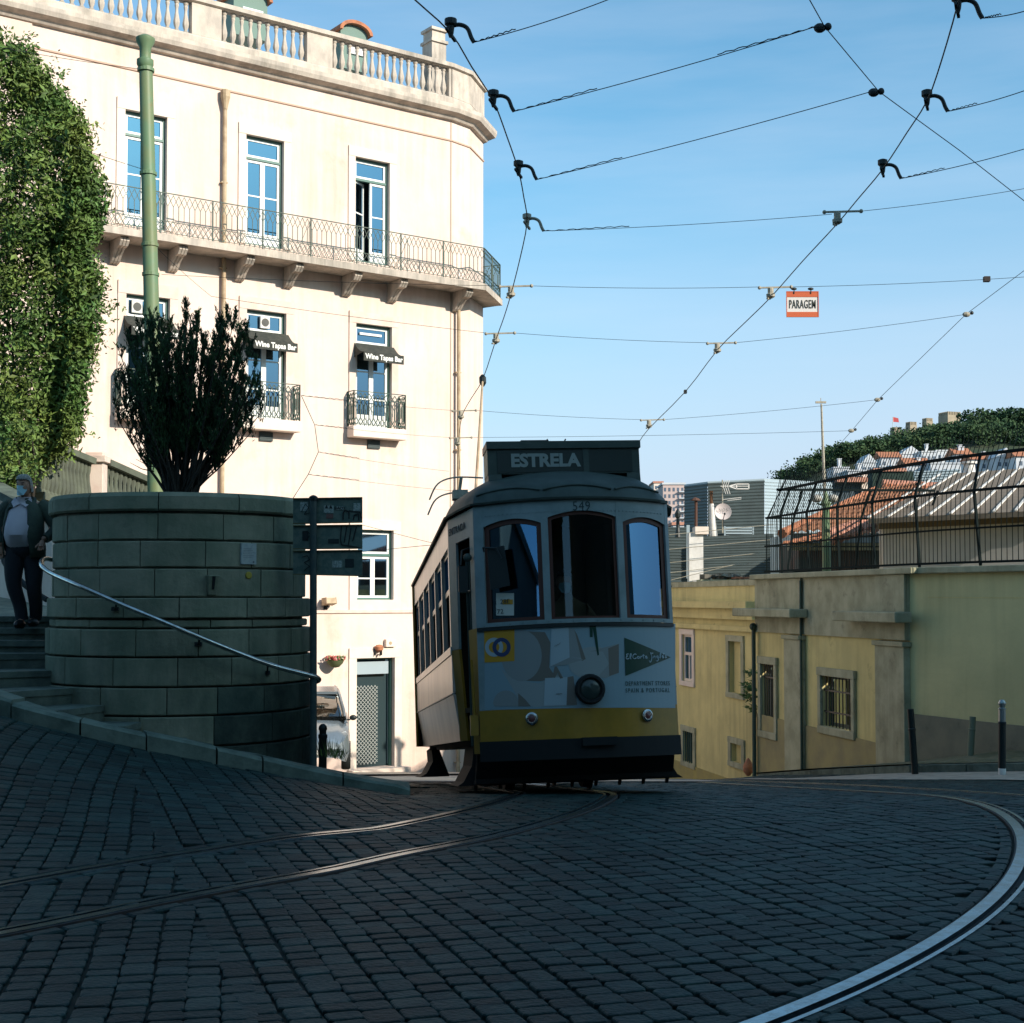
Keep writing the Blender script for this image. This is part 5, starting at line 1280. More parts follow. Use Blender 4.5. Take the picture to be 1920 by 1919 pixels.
# trolley pole up to the wire
TI=TMX.inverted(); wp=TI@P(905,712,20.6); 
g=MB(); g.tube([(-.62,3.9,3.34),wp],.020,8,r2=.014); tpole=g.build('trolley_pole',m_pipe,tram)
g=MB(); g.lathe([(.02,-.10),(.05,-.05),(.05,.03),(.02,.07)],10,wp); g.build('trolley_head',m_black,tpole)
# mirrors
s,z=lp(920,1075); c=0
g=MB(); g.box(-.99,-.96,.0,.03,1.9,2.3)
q=MB(); q.tube([FR(-.90,2.42,.02),FR(-.86,2.44,.14),FR(-.74,2.42,.16),FR(-.70,2.32,.15)],.010,6)
P0=[lp(922,1030),lp(952,1026),lp(963,1100),lp(928,1108)]
q.prism([FR(a,b,.11) for a,b in P0],(0,.015,0)); q.build('mirror',m_black,tram)
q=MB(); q.tube([(-1.02,.55,2.5),(-1.12,.40,2.45),(-1.14,.38,2.3)],.01,6); q.cbox((-1.12,.38,2.16),(.09,.03,.26)); q.build('mirror',m_black,tram)
# route cards behind the left windscreen
def card(px0,py0,px1,py1,m,name,off=-.05): return strip_map([lp(px0,py0),lp(px1,py0),lp(px1,py1),lp(px0,py1)],lambda a,b:FR(a,b,off),.3).build(name,m,tram)
m_card=mat('card_white',(.55,.55,.48),rough=.6)
card(928,1112,962,1154,m_card,'route_card',-.030); card(940,1124,960,1133,m_or,'route_card_stripe',-.028)
s,z=lp(945,1128); text('28E',.062,m_ink2,Matrix.Translation((s-.0,z,0)),'route_wording',tram,mapf=lambda x,y,zz:FR(x,y,-.026+zz),ext=.0005); s,z=lp(936,1147); text('72',.065,m_ink2,Matrix.Translation((s,z,0)),'route_wording',tram,mapf=lambda x,y,zz:FR(x,y,-.026+zz),ext=.0005)
# underframe, truck, wheels, lifeguard
g=MB(); g.box(-.98,.98,.55,7.9,.50,.84); g.box(-.60,.60,2.0,6.3,.22,.50)
g.build('underframe',m_rubber,tram)
g=MB(); g.prism([(-1.0,.50,.50),(1.0,.50,.50),(1.02,.75,.16),(-1.02,.75,.16)],(0,.06,0)); g.prism([(-1.02,.70,.12),(1.02,.70,.12),(1.02,.95,.10),(-1.02,.95,.10)],(0,0,.05))
for k in range(9): g.bar((-1.0+k*.25,.52,.48),(-1.0+k*.25,1.0,.06),.03)
g.build('lifeguard',m_rubber,tram)
for s_ in(-1,1):
    g=MB(); g.prism([(s_*.85,1.0,.52),(s_*1.0,1.0,.50),(s_*1.03,1.0,.30),(s_*1.12,1.0,.14),(s_*1.18,1.0,.10),(s_*.80,1.0,.10)],(0,1.0,0)); g.build('step_board',m_rubber,tram)
    g=MB(); g.prism([(s_*.95,6.6,.56),(s_*1.04,6.6,.50),(s_*1.03,6.6,.34),(s_*1.12,6.6,.18),(s_*1.22,6.6,.13),(s_*.80,6.6,.13)],(0,1.1,0)); g.build('step_board',m_rubber,tram)
    for y in(2.75,5.4):
        g=MB(Matrix.Translation((s_*.45,y,.36))@Matrix.Rotation(R(90),4,'Y')); g.lathe([(0,-.06),(.30,-.06),(.36,-.05),(.36,.02),(.39,.03),(.39,.05),(0,.05)],24); g.build('wheel',m_steelrust,tram,smooth=True)
g=MB(); g.box(-.9,.9,2.0,2.1,.15,.45); g.box(-.1,.1,1.2,2.0,.2,.5); g.build('brake_gear',m_rubber,tram)
g=MB(); g.cbox((.12,-.02,.50),(.34,.10,.08)); g.build('coupler',m_rubber,tram)
# ================================================================ people
m_skin=mat('skin',(.34,.19,.13),rough=.6); m_hair=mat('grey_hair',(.32,.31,.28),(.2,.2,.18),rough=.8,scale=60,bump=.6,bscale=80)
m_mask=mat('blue_face_mask',(.30,.52,.60),rough=.8); m_shirt=mat('pale_pink_shirt',(.48,.44,.47),(.42,.38,.42),rough=.85,scale=3,bump=.2,bscale=9)
m_jacket=mat('dark_green_jacket',(.055,.075,.055),(.035,.05,.04),rough=.85,scale=6,bump=.4,bscale=14); m_trou=mat('dark_trousers',(.013,.017,.022),rough=.85,bump=.3,bscale=12); m_shoe=mat('black_shoes',(.01,.01,.01),rough=.5)
def head(root,c,sz,yaw,hair,mask,name='head',glasses=False):
    """face, ears, nose, mask and hair round centre c; face looks along -Y turned by yaw"""
    M=Matrix.Translation(c)@Matrix.Rotation(yaw,4,'Z')@Matrix.Scale(sz,4)
    g=MB(M); n=14; vs=[];fs=[]
    for i in range(n+1):
        t=math.pi*i/n; z=-math.cos(t)*.5
        w_=math.sin(t)**.75*.335*(1-.18*max(0,-z)*1.6); d=math.sin(t)**.8*.42*(1-.12*max(0,-z))
        for k in range(18):
            a=2*math.pi*k/18; x=w_*math.cos(a); y=d*math.sin(a)
            if y<0 and abs(z)<.30 and abs(x)<.06: y-=.05*(1-abs(z+.05)/.3)
            if z<-.25 and y<0: y-=.03
            if y>0 and z>-.1: y*=1.12
            vs.append((x,y,z))
    for i in range(n):
        for k in range(18): fs.append((i*18+k,i*18+(k+1)%18,(i+1)*18+(k+1)%18,(i+1)*18+k))
    g.add(vs,fs)
    g.ball((0,-.455,-.05),.055,6,(.8,.9,1.5)); 
    for s in(-1,1): g.ball((s*.33,.02,-.03),.10,6,(.35,.7,1.1)); g.ball((s*.13,-.375,.06),.05,6,(1.2,.6,.5))
    return M,g
def limb(g,pts,rs,n=10): g.tube(catmull(pts,5),[rs[min(i//5,len(rs)-1)]+(rs[min(i//5+1,len(rs)-1)]-rs[min(i//5,len(rs)-1)])*((i%5)/5) for i in range((len(pts)-1)*5+1)],n)
# walking man; local frame: origin at feet, x right in picture, y away
FT=P(45,1190,15.75); FT.z=LZ-.0 if abs(P(45,1190,15.75).z-LZ)<.25 else P(45,1190,15.75).z
mx0=FT.x; my0=FT.y; mz0=LZ-.125 if my0<16.2 else LZ
man=thing('person','grey-haired person in blue face mask, pale shirt and dark jacket, walking down the steps','person',(mx0,my0,mz0))
HT=(P(45,893,15.7).z-mz0); k_=HT/1.74
def m3(x,y,z): return Vector((mx0+x*k_,my0+y*k_,mz0+z*k_))
J=[(m3(-.02,0,.98),.15),(m3(-.02,0,1.18),.17),(m3(-.02,.02,1.36),.15),(m3(-.01,.02,1.47),.065),(m3(0,-.02,1.58),.06),
 (m3(-.12,.0,.90),.085),(m3(-.10,-.06,.50),.058),(m3(-.02,-.02,.10),.042),(m3(-.02,-.16,.04),.035),
 (m3(.10,.02,.90),.085),(m3(.12,-.04,.48),.058),(m3(.10,.10,.12),.042),(m3(.11,-.04,.05),.035),
 (m3(-.20,.03,1.40),.055),(m3(-.29,.02,1.14),.045),(m3(-.25,-.08,.93),.032),
 (m3(.20,.03,1.40),.055),(m3(.31,.02,1.14),.045),(m3(.25,-.16,1.0),.032)]
E_=[(0,1),(1,2),(2,3),(3,4),(0,5),(5,6),(6,7),(7,8),(0,9),(9,10),(10,11),(11,12),(2,13),(13,14),(14,15),(2,16),(16,17),(17,18)]
J=[(a,r*k_*.92) for a,r in J]
skin('body',J,E_,m_skin,man)
hM,g=head(man,m3(.0,-.05,1.625),.245*k_,R(-14),0,0); g.build('head',m_skin,man,world=True,smooth=True)
g=MB(hM); 
def cap(g,zmin,grow,ycut):
    n=12; vs=[];fs=[]
    for i in range(n+1):
        t=math.pi*.5*i/n; 
        for k in range(20):
            a=2*math.pi*k/20; x=math.cos(t)**.7*.36*grow*math.cos(a); y=math.cos(t)**.7*.47*grow*math.sin(a)+.02; z=.5*1.06*math.sin(t)
            low=zmin if y>-.06 else .22+ (0 if y>-.2 else .06)
            z=low+(z)*(.56-low)/.53; vs.append((x,y,z))
    for i in range(n):
        for k in range(20): fs.append((i*20+k,i*20+(k+1)%20,(i+1)*20+(k+1)%20,(i+1)*20+k))
    g.add(vs,fs)
cap(g,-.28,1.02,0); g.build('hair',m_hair,man,world=True,smooth=True)
g=MB(hM); g.add([(-.24,-.28,-.02),(0,-.56,.0),(.24,-.28,-.02),(.26,-.20,-.22),(.17,-.34,-.44),(0,-.46,-.48),(-.17,-.34,-.44),(-.26,-.20,-.22),(0,-.56,-.22)],[(0,1,8,7),(1,2,3,8),(7,8,5,6),(8,3,4,5)]); g.bar((-.25,-.24,-.04),(-.34,.02,.02),.012); g.bar((.25,-.24,-.04),(.34,.02,.02),.012); g.build('face_mask',m_mask,man,world=True)
g=MB(hM)
for s in(-1,1): g.ball((s*.13,-.405,.055),.028,5); g.bar((s*.06,-.41,.125),(s*.20,-.37,.13),.03)
g.build('eyes_and_brows',m_trou,man,world=True)
# shirt: belly
g=MB(); rings=[(.90,.155,.135,-.0),(.96,.185,.175,-.03),(1.06,.195,.215,-.06),(1.16,.19,.205,-.05),(1.28,.18,.165,-.02),(1.38,.165,.13,0),(1.45,.10,.09,0),(1.50,.07,.075,-.01)]
vs=[];fs=[]; n=24
for z,a,b,oy in rings:
    for k in range(n): t=2*math.pi*k/n; vs.append(m3(a*math.cos(t)-.02,b*math.sin(t)+oy,z))
for i in range(len(rings)-1):
    for k in range(n): fs.append((i*n+k,i*n+(k+1)%n,(i+1)*n+(k+1)%n,(i+1)*n+k))
g.add(vs,fs); sh=g.build('shirt',m_shirt,man,world=True,smooth=True)
g=MB(); g.add([m3(-.10,-.06,1.50),m3(-.02,-.13,1.42),m3(-.09,-.15,1.38),m3(-.14,-.08,1.44)],[(0,1,2,3)]); g.add([m3(.08,-.06,1.50),m3(-.01,-.13,1.42),m3(.05,-.15,1.38),m3(.10,-.08,1.44)],[(3,2,1,0)])
g.bar(m3(-.015,-.125,1.40),m3(-.03,-.235,1.05),.008,.004); g.build('collar',m_shirt,sh,world=True)
# jacket, open at the front
g=MB(); rings=[(.80,.235,.19,0),(.92,.24,.21,-.01),(1.05,.235,.225,-.03),(1.2,.225,.205,-.02),(1.34,.215,.165,0),(1.42,.18,.13,.01),(1.48,.10,.10,.01)]
vs=[];fs=[]; n=26
for i,(z,a,b,oy) in enumerate(rings):
    gap=[46,44,42,40,36,30,30][i]
    for k in range(n+1):
        t=R(-90+gap+(360-2*gap)*k/n)+R(-14); wob=1+.025*math.sin(k*1.9+i*1.3)
        vs.append(m3(a*math.cos(t)*wob-.01,b*math.sin(t)*wob+oy,z+.01*math.sin(k*.8)))
for i in range(len(rings)-1):
    for k in range(n): fs.append((i*(n+1)+k,i*(n+1)+k+1,(i+1)*(n+1)+k+1,(i+1)*(n+1)+k))
g.add(vs,fs)
limb(g,[m3(-.17,.02,1.43),m3(-.24,.03,1.36),m3(-.31,.03,1.14),m3(-.27,-.07,.96)],[.07*k_,.085*k_,.068*k_,.055*k_]); limb(g,[m3(.15,.02,1.43),m3(.22,.03,1.36),m3(.33,.03,1.14),m3(.27,-.13,1.02)],[.07*k_,.085*k_,.068*k_,.055*k_])
g.tube(catmull([m3(-.13,-.11,1.36),m3(-.12,.02,1.47),m3(-.02,.09,1.50),m3(.09,.02,1.47),m3(.09,-.11,1.36)],5),.028,7)
jk=g.build('jacket',m_jacket,man,world=True,smooth=True); sm=jk.modifiers.new('t','SOLIDIFY'); sm.thickness=.012
# hands with fingers
def hand(c,d,side,par=man,cu=.5,sc=1):
    d=Vector(d).normalized(); s_=d.cross(Vector((0,1,0))).normalized(); u=s_.cross(d)
    g=MB(); pc=Vector(c); g.tube([pc,pc+d*.035,pc+d*.085],[.024*sc,.034*sc,.030*sc],8)
    for q,(l,o) in enumerate(((.070,-.026),(.080,-.009),(.076,.009),(.060,.025))):
        a=pc+d*.08+s_*o; b=a+d*l*.5-u*.012*cu; e=b+(d*(1-cu)-u*cu)*l*.5; g.tube([a,b,e],[.0088*sc,.0082*sc,.0065*sc],6)
    a=pc+d*.03+s_*.028*side; g.tube([a,a+s_*.025*side+d*.03,a+s_*.028*side+d*.06-u*.01],[.011*sc,.010*sc,.008*sc],6)
    return g.build('hand',m_skin,par,world=True,smooth=True)
hand(m3(-.25,-.09,.93),(.02,-.15,-1),1); hand(m3(.25,-.17,.99),(.05,-.55,-.8),-1)
# trousers
def trouser(pts,rs):
    g=MB(); limb(g,pts,rs,12); return g
g=trouser([m3(-.10,0,.93),m3(-.11,-.04,.75),m3(-.10,-.07,.50),m3(-.05,-.02,.28),m3(-.02,-.01,.09)],[.125*k_,.115*k_,.085*k_,.075*k_,.068*k_])
q=trouser([m3(.08,.01,.93),m3(.10,0,.75),m3(.12,-.04,.48),m3(.12,.03,.28),m3(.10,.10,.11)],[.125*k_,.115*k_,.085*k_,.075*k_,.068*k_]); g.add(q.v,q.f)
rings=[(.80,.10),(.86,.17),(.95,.185),(.99,.18)]; vs=[];fs=[]; n=18
for z,a in rings:
    for k in range(n): t=2*math.pi*k/n; vs.append(m3(a*math.cos(t)-.01,a*.85*math.sin(t)-.01,z))
for i in range(3):
    for k in range(n): fs.append((i*n+k,i*n+(k+1)%n,(i+1)*n+(k+1)%n,(i+1)*n+k))
g.add(vs,fs); g.build('trousers',m_trou,man,world=True,smooth=True)
for x,y,z in((-.02,-.06,.0),(.10,.05,.02)):
    g=MB(); g.M=Matrix.Translation(m3(x,y,z+.045)); g.ball((0,-.03,0),.10,8,(.50,1.35,.55)); g.v=[(a,b,max(c,m3(0,0,z).z)) for a,b,c in g.v]; g.build('shoe',m_shoe,man,world=True,smooth=True)
# tram driver seen dimly through the centre windscreen
dr=thing('person','tram driver in a pale face mask, dimly seen behind the centre windscreen','person',M=TMX@Matrix.Translation((.0,.80,1.02)))
def d3(x,y,z): return dr_m@Vector((x,y,z))
dr_m=TMX@Matrix.Translation((0,.80,1.02))
J=[((.0,.12,.30),.15),((.0,.10,.55),.16),((.0,.06,.82),.15),((.0,.04,.97),.06),((-.0,.02,1.06),.055),((-.20,.04,.86),.06),((-.27,-.14,.62),.05),((-.08,-.36,.66),.038),((.20,.04,.86),.06),((.30,-.12,.64),.05),((.20,-.36,.70),.038)]
J=[(d3(*a),r) for a,r in J]
m_uni=mat('brown_uniform',(.16,.12,.07),rough=.85)
skin('body',J,[(0,1),(1,2),(2,3),(3,4),(2,5),(5,6),(6,7),(2,8),(8,9),(9,10)],m_uni,dr)
hM,g=head(dr,d3(-.03,-.02,1.13),.235,R(8),0,0); g.build('head',m_skin,dr,world=True,smooth=True)
g=MB(hM); g.add([(-.24,-.30,-.02),(0,-.57,.0),(.24,-.30,-.02),(.27,-.20,-.22),(.17,-.36,-.44),(0,-.48,-.48),(-.17,-.36,-.44),(-.27,-.20,-.22),(0,-.58,-.22)],[(0,1,8,7),(1,2,3,8),(7,8,5,6),(8,3,4,5)]); g.build('face_mask',m_mask,dr,world=True)
g=MB(hM); cap(g,-.2,1.02,0); g.build('hair',m_trou,dr,world=True,smooth=True)
# ================================================================ right side buildings
def vplane(p0,vpx):
    """vertical wall frame through pixel-point p0 (on right end) whose lines vanish at vpx: x to the right (towards us), y into the wall"""
    d=Vector(((vpx-960)/F,1,0)).normalized(); u=-d; inn=Vector((-u.y,u.x,0)) 
    M=Matrix(((u.x,inn.x,0,p0.x),(u.y,inn.y,0,p0.y),(0,0,1,0),(0,0,0,1))); return M
def onp(M,px,py,y=0.):
    I=M.inverted(); e=I@Vector((0,0,EYE)); d=I.to_3x3()@ray(px,py); t=(y-e.y)/d.y; return (e.x+d.x*t,e.z+d.z*t)
cB=P(1706,1124.5,23.5)
MBm=vplane(cB,400); MCm=vplane(cB,-550)
b=lambda px,py,y=0.: onp(MBm,px,py,y)
c=lambda px,py,y=0.: onp(MCm,px,py,y)
# MB frame: x negative going away. inward must point right (away from the street)
wallB=thing('yellow_wall_house','yellow walled house corner with grey pilasters and two barred windows, behind the kerb','building',M=MBm)
xL=b(1420,1200)[0]
def band4(g,M,pts,y0,y1):
    """quad from four pixel corners on plane y0 extruded to y1"""
    f=lambda px,py: onp(M,px,py,y0)
    q=[f(*p) for p in pts]; g.prism([(x,y0,z) for x,z in q],(0,y1-y0,0))
wbz=-4.5
w1=[b(1430,1236),b(1455,1240),b(1455,1378),b(1430,1366)]; w2=[b(1541,1265),b(1600,1272),b(1600,1375),b(1541,1362)]
h1=(b(1430,1300)[0],b(1455,1300)[0],b(1442,1372)[1],b(1442,1246)[1]); h2=(b(1543,1300)[0],b(1600,1300)[0],b(1570,1366)[1],b(1570,1270)[1])
ztB=b(1560,1082)[1]
g=MB(); wall(g,xL,0,wbz,ztB,[h1,h2],.22); g.add([(xL,0,wbz),(xL,0,ztB),(xL,5,ztB),(xL,5,wbz)],[(0,1,2,3)]); g.build('wall',m_yellowwall,wallB)
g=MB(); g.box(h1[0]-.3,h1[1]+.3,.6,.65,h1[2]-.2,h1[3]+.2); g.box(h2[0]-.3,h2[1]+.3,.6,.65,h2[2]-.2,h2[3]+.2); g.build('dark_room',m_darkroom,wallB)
for h,n_ in((h1,7),(h2,9)):
    g=MB(); w_=.13; g.box(h[0]-w_,h[0],-.06,-.001,h[2],h[3]); g.box(h[1],h[1]+w_,-.06,-.001,h[2],h[3]); g.box(h[0]-w_-.02,h[1]+w_+.02,-.07,-.001,h[3],h[3]+.15); g.box(h[0]-w_,h[1]+w_,-.07,-.001,h[2]-.14,h[2])
    f_=g.build('window_surround',m_greywallstone,wallB,bevel=.012)
    g=MB()
    for k in range(n_): x=h[0]+(h[1]-h[0])*(k+.5)/n_; g.tube([(x,.03,h[2]),(x,.03,h[3])],.013,5)
    g.box(h[0],h[1],.02,.04,h[2]+.25,h[2]+.28); g.box(h[0],h[1],.02,.04,h[3]-.28,h[3]-.25); g.build('iron_bars',m_black,f_)
    g=MB(); ring(g,h[0],h[1],h[2],h[3],.06,.15,.2); g.build('window_frame',m_iron,f_)
# parapet band (grey stone), ledges, pilasters, plinth
x1410=b(1480,1200)[0]; x2=b(1510,1200)[0]; x3=b(1652,1200)[0]; x4=-.0
zf0=b(1560,1193)[1]; zf1=b(1560,1141)[1]
g=MB(); g.box(xL,0,-.05,-.001,zf0,ztB); fr=g.build('frieze',m_greywallstone,wallB)
g=MB(); g.box(xL-.02,.35,-.16,.5,ztB,ztB+.10); g.build('coping',m_greywallstone,wallB,bevel=.015)
zpl=b(1560,1372)[1]
for a,bb in((x1410,x2),(x3,-.0)):
    g=MB(); g.box(a,bb,-.12,-.051 if False else -.001,wbz,zf0-.03); g.box(a-.04,bb+.04,-.16,-.0015,zf0-.10,zf0-.02); g.box(a,bb,-.10,-.052,zf0,ztB-.002); g.build('pilaster',m_greywallstone,wallB,bevel=.01)
z1,z2=b(1560,1160)[1],b(1560,1143)[1]
g=MB(); g.box(xL-.35,x2+.25,-.42,-.053,z1,z2); g.build('ledge',m_greywallstone,wallB,bevel=.02)
g=MB(); g.box(x3-1.1,.28,-.40,-.103,z1-.03,z2-.02); g.build('ledge',m_greywallstone,wallB,bevel=.02)
A=[b(1512,1360),b(1652,1395)]
g=MB(); g.prism([(A[0][0],-.03,A[0][1]),(A[1][0],-.03,A[1][1]),(A[1][0],-.03,wbz),(A[0][0],-.03,wbz)],(0,.028,0)); q=[b(1421,1338),b(1478,1352)]; g.prism([(q[0][0],-.03,q[0][1]),(q[1][0],-.03,q[1][1]),(q[1][0],-.03,wbz),(q[0][0],-.03,wbz)],(0,.028,0)); g.build('plinth',mat('ochre_plinth',(.36,.30,.14),(.28,.24,.13),rough=.9,scale=2),wallB)
g=MB(); g.tube([(x2+.02,-.10,ztB-.05),(x2+.02,-.10,wbz)],.025,6); g.build('downpipe',m_iron,wallB)
g=MB(); g.tube([(xL+.05,-.10,b(1421,1180)[1]),(xL+.05,-.10,wbz)],.045,8); g.ball((xL+.05,-.11,b(1421,1180)[1]+.05),.08,6); g.build('downpipe',m_iron,wallB)
# wall C ------------------------------------------------------------
wallC=thing('garden_wall','long faded green-yellow wall with grey plinth behind the bollards','wall',M=MCm)
zcT=ztB; xR=c(2120,1200)[0]
g=MB(); g.box(0.0,xR,0,.5,-4,zcT); g.build('wall_face',m_greenwall,wallC)
g=MB(); g.box(-.0,xR,-.14,.55,zcT,zcT+.10); g.build('coping',m_greywallstone,wallC,bevel=.015)
A=[c(1706,1338),c(1925,1362)]; s_=(A[1][1]-A[0][1])/(A[1][0]-A[0][0])
g=MB(); g.prism([(0.0,-.04,A[0][1]),(xR,-.04,A[0][1]+s_*xR),(xR,-.04,-4),(0.0,-.04,-4)],(0,.038,0)); g.build('plinth',mat('grey_pink_plinth',(.25,.23,.16),(.19,.18,.13),rough=.9,scale=2,dirt=((.07,.07,.05),2,.58)),wallC)
g=MB(); band4(g,MCm,[(1740,1120),(1925,1121),(1925,1122),(1740,1121)],-.006,-.001); g.build('repaint_edge',m_yellowwall,wallC)
# railing along the top: three rails, posts, close bars curving outward to spikes
fence=thing('iron_railing','tall black iron railing with out-curved spiked tops along the wall','railing',M=MCm)
zb_=zcT+.10
def prof_f(t,hh=1.62,ov=.0):
    return t
pathw=[MBm@Vector((xL+.15,.12,0)),MBm@Vector((-.05,.12,0)),MCm@Vector((.05,.14,0)),MCm@Vector((xR,.14,0))]
endw=MBm@Vector((xL+.55,3.6,0)); pathw=[endw,MBm@Vector((xL+.15,.12,0))]+pathw[2:]
IC=MCm.inverted(); pf=[IC@p for p in pathw]; pf=[(p.x,p.y) for p in pf]
# smooth path
dense=[(p.x,p.y) for p in catmull([Vector((a,b_,0)) for a,b_ in [pf[0],pf[1]]],12)[:-1]]+[(p.x,p.y) for p in catmull([Vector((a,b_,0)) for a,b_ in [pf[1],pf[2],pf[3]]],30)]
def fp(i_pt,off,z): return (i_pt[0],i_pt[1],z)
tot=[0]
for i in range(len(dense)-1): tot.append(tot[-1]+math.hypot(dense[i+1][0]-dense[i][0],dense[i+1][1]-dense[i][1]))
def at_s(s,path,):
    i=0
    while i<len(tot)-2 and tot[i+1]<s: i+=1
    t=(s-tot[i])/max(1e-6,(tot[i+1]-tot[i])); return (path[i][0]+(path[i+1][0]-path[i][0])*t,path[i][1]+(path[i+1][1]-path[i][1])*t)
OFFS=[(0,0.0),(.06,.9),(.0,0)]
lvl=[(0.06,0),(.58,0),(1.16,0.02),(1.73,.27),(2.0,.38),(2.17,.38)]
offp=[offset_poly(dense,-d) if abs(d)>1e-6 else dense for z,d in lvl]
for li,r_ in((0,.018),(1,.014),(2,.020),(3,.024)):
    g=MB(); zz=zb_+lvl[li][0]; pth=[(a,b_,zz) for a,b_ in offp[li]]
    for i in range(len(pth)-1): g.bar(pth[i],pth[i+1],r_*2)
    g.build('rail',m_fence,fence)
g=MB(); s=0
while s<tot[-1]:
    pts=[]
    for li in range(len(lvl)):
        a=at_s(s,offp[li]); pts.append((a[0]+.0,a[1],zb_+lvl[li][0]))
    g.tube(pts,[.0085]*4+[.008,.001],4,cap=False); s+=.105
g.build('bars',m_fence,fence)
s=.2
pathS=[]
while s<tot[-1]:
    a=at_s(s,offp[0]);t2=at_s(s-.14,offp[2]);t3=at_s(s-.26,offp[3]); g=MB(); g.bar((a[0],a[1],zb_-.02),(t2[0],t2[1],zb_+lvl[2][0]),.036); g.bar((t2[0],t2[1],zb_+lvl[2][0]),(t3[0],t3[1],zb_+lvl[3][0]),.034); g.build('post',m_fence,fence); s+=1.42
# ---- wall A: farther yellow facade down the slope
pA=P(1421,1124.5,33.5); MAm=vplane(pA,440); a_=lambda px,py,y=0.: onp(MAm,px,py,y)
hA=thing('yellow_street_house','long yellow house front going down the slope between tram and pilastered corner','building',M=MAm)
def hol(x0,x1,ya,yb): xm=(x0+x1)/2; return (a_(x0,1200)[0],a_(x1,1200)[0],a_(xm,yb)[1],a_(xm,ya)[1])
hs=[hol(1280,1299,1190,1278),hol(1282,1300,1372,1430)]; bl=[hol(1368,1391,1203,1300),hol(1371,1391,1395,1430)]; far=[hol(1245,1257,1200,1270)]
zA=a_(1340,1100)[1]
g=MB(); wall(g,-22,0.0,-9,zA,hs+bl,.12); g.build('wall',m_yellowwall,hA)
g=MB(); 
for h in hs+bl: g.box(h[0],h[1],.10,.13,h[2],h[3])
g.build('blocked_opening',m_yellowwall,hA)
for i,h in enumerate(hs+bl):
    g=MB(); w_=.12; g.box(h[0]-w_*1.6,h[0],-.04,-.001,h[2],h[3]); g.box(h[1],h[1]+w_*1.6,-.04,-.001,h[2],h[3]); g.box(h[0]-w_*1.6,h[1]+w_*1.6,-.05,-.001,h[3],h[3]+.14); g.box(h[0]-w_*1.6,h[1]+w_*1.6,-.05,-.001,h[2]-.12,h[2]); f_=g.build('window_surround',m_greywallstone if i!=0 else m_pale,hA)
    if i==0:
        g=MB(); ring(g,h[0],h[1],h[2],h[3],.07,.04,.09); xm=(h[0]+h[1])/2; g.box(xm-.04,xm+.04,.04,.09,h[2]+.07,h[3]-.55); g.box(h[0]+.07,h[1]-.07,.04,.09,h[3]-.55,h[3]-.47); g.build('window_frame',m_pale,f_); g=MB(); g.box(h[0]+.07,h[1]-.07,.07,.075,h[2]+.07,h[3]-.07); g.build('pane',m_winglass,f_)
    if i==1:
        g=MB(); g.box(h[0],h[1],.08,.09,h[2],h[3]); 
        for k in range(5): x=h[0]+(h[1]-h[0])*(k+.5)/5; g.box(x-.015,x+.015,.0,.03,h[2],h[3])
        g.build('iron_bars',m_iron,f_)
z1,z2,z3=a_(1340,1134)[1],a_(1340,1160)[1],a_(1340,1172)[1]
g=MB(); g.box(-22,0,-.30,-.001,z1-.08,z1+.08); g.box(-22,0,-.14,-.0012,z2,z1-.08); g.box(-22,0,-.10,-.0015,z3-.12,z3); g.build('cornice',m_yellowwall,hA)
g=MB(); g.box(-22,.0,-.04,.6,zA,zA+.14); g.build('coping',m_greywallstone,hA)
q=[a_(1232,1413),a_(1372,1462)]; s_=(q[1][1]-q[0][1])/(q[1][0]-q[0][0])
g=MB(); g.prism([(-22,-.03,q[0][1]+s_*(-22-q[0][0])),(0,-.03,q[0][1]+s_*(0-q[0][0])),(0,-.03,-10),(-22,-.03,-10)],(0,.028,0)); g.build('plinth',mat('darker_yellow_plinth',(.44,.35,.11),(.36,.29,.11),rough=.9,scale=2),hA)
# plant on the drain and terracotta pot
g=MB(); rr=random.Random(8); root=thing('wall_plant','small leafy plant growing out of the drainpipe by the wall corner','plant',P(1412,1330,31.5))
cl=[(1413,1262),(1406,1285),(1414,1292),(1405,1300),(1412,1310),(1414,1328)]
gs=MB()
for px,py in cl:
    cc=P(px+3,py,31.3)
    for k in range(26):
        v=Vector((rr.gauss(-.1,.10),rr.gauss(0,.08),rr.gauss(0,.06))); n_=Vector((rr.gauss(-1,.5),rr.gauss(0,.6),rr.gauss(.1,.4))).normalized(); s_=n_.orthogonal()*.02; p=cc+v*.6; g.add([p-s_,p+n_*.07,p+s_+n_*.01,p+n_*.14],[(0,1,2),(1,3,2)])
g.build('leaves',m_leafA,root,world=True); gs.tube([P(1419,1345,31.4),P(1414,1300,31.35),P(1414,1258,31.3)],.012,5); gs.build('stem',m_bark,root,world=True)
pt=P(1403,1455,31.0); t=thing('terracotta_pot','terracotta pot low beside the drainpipe','pot',pt); g=MB(); g.lathe([(.04,.0),(.10,.08),(.11,.2),(.08,.27),(.03,.36),(0,.38)],12); g.build('pot',m_terra,t,smooth=True)
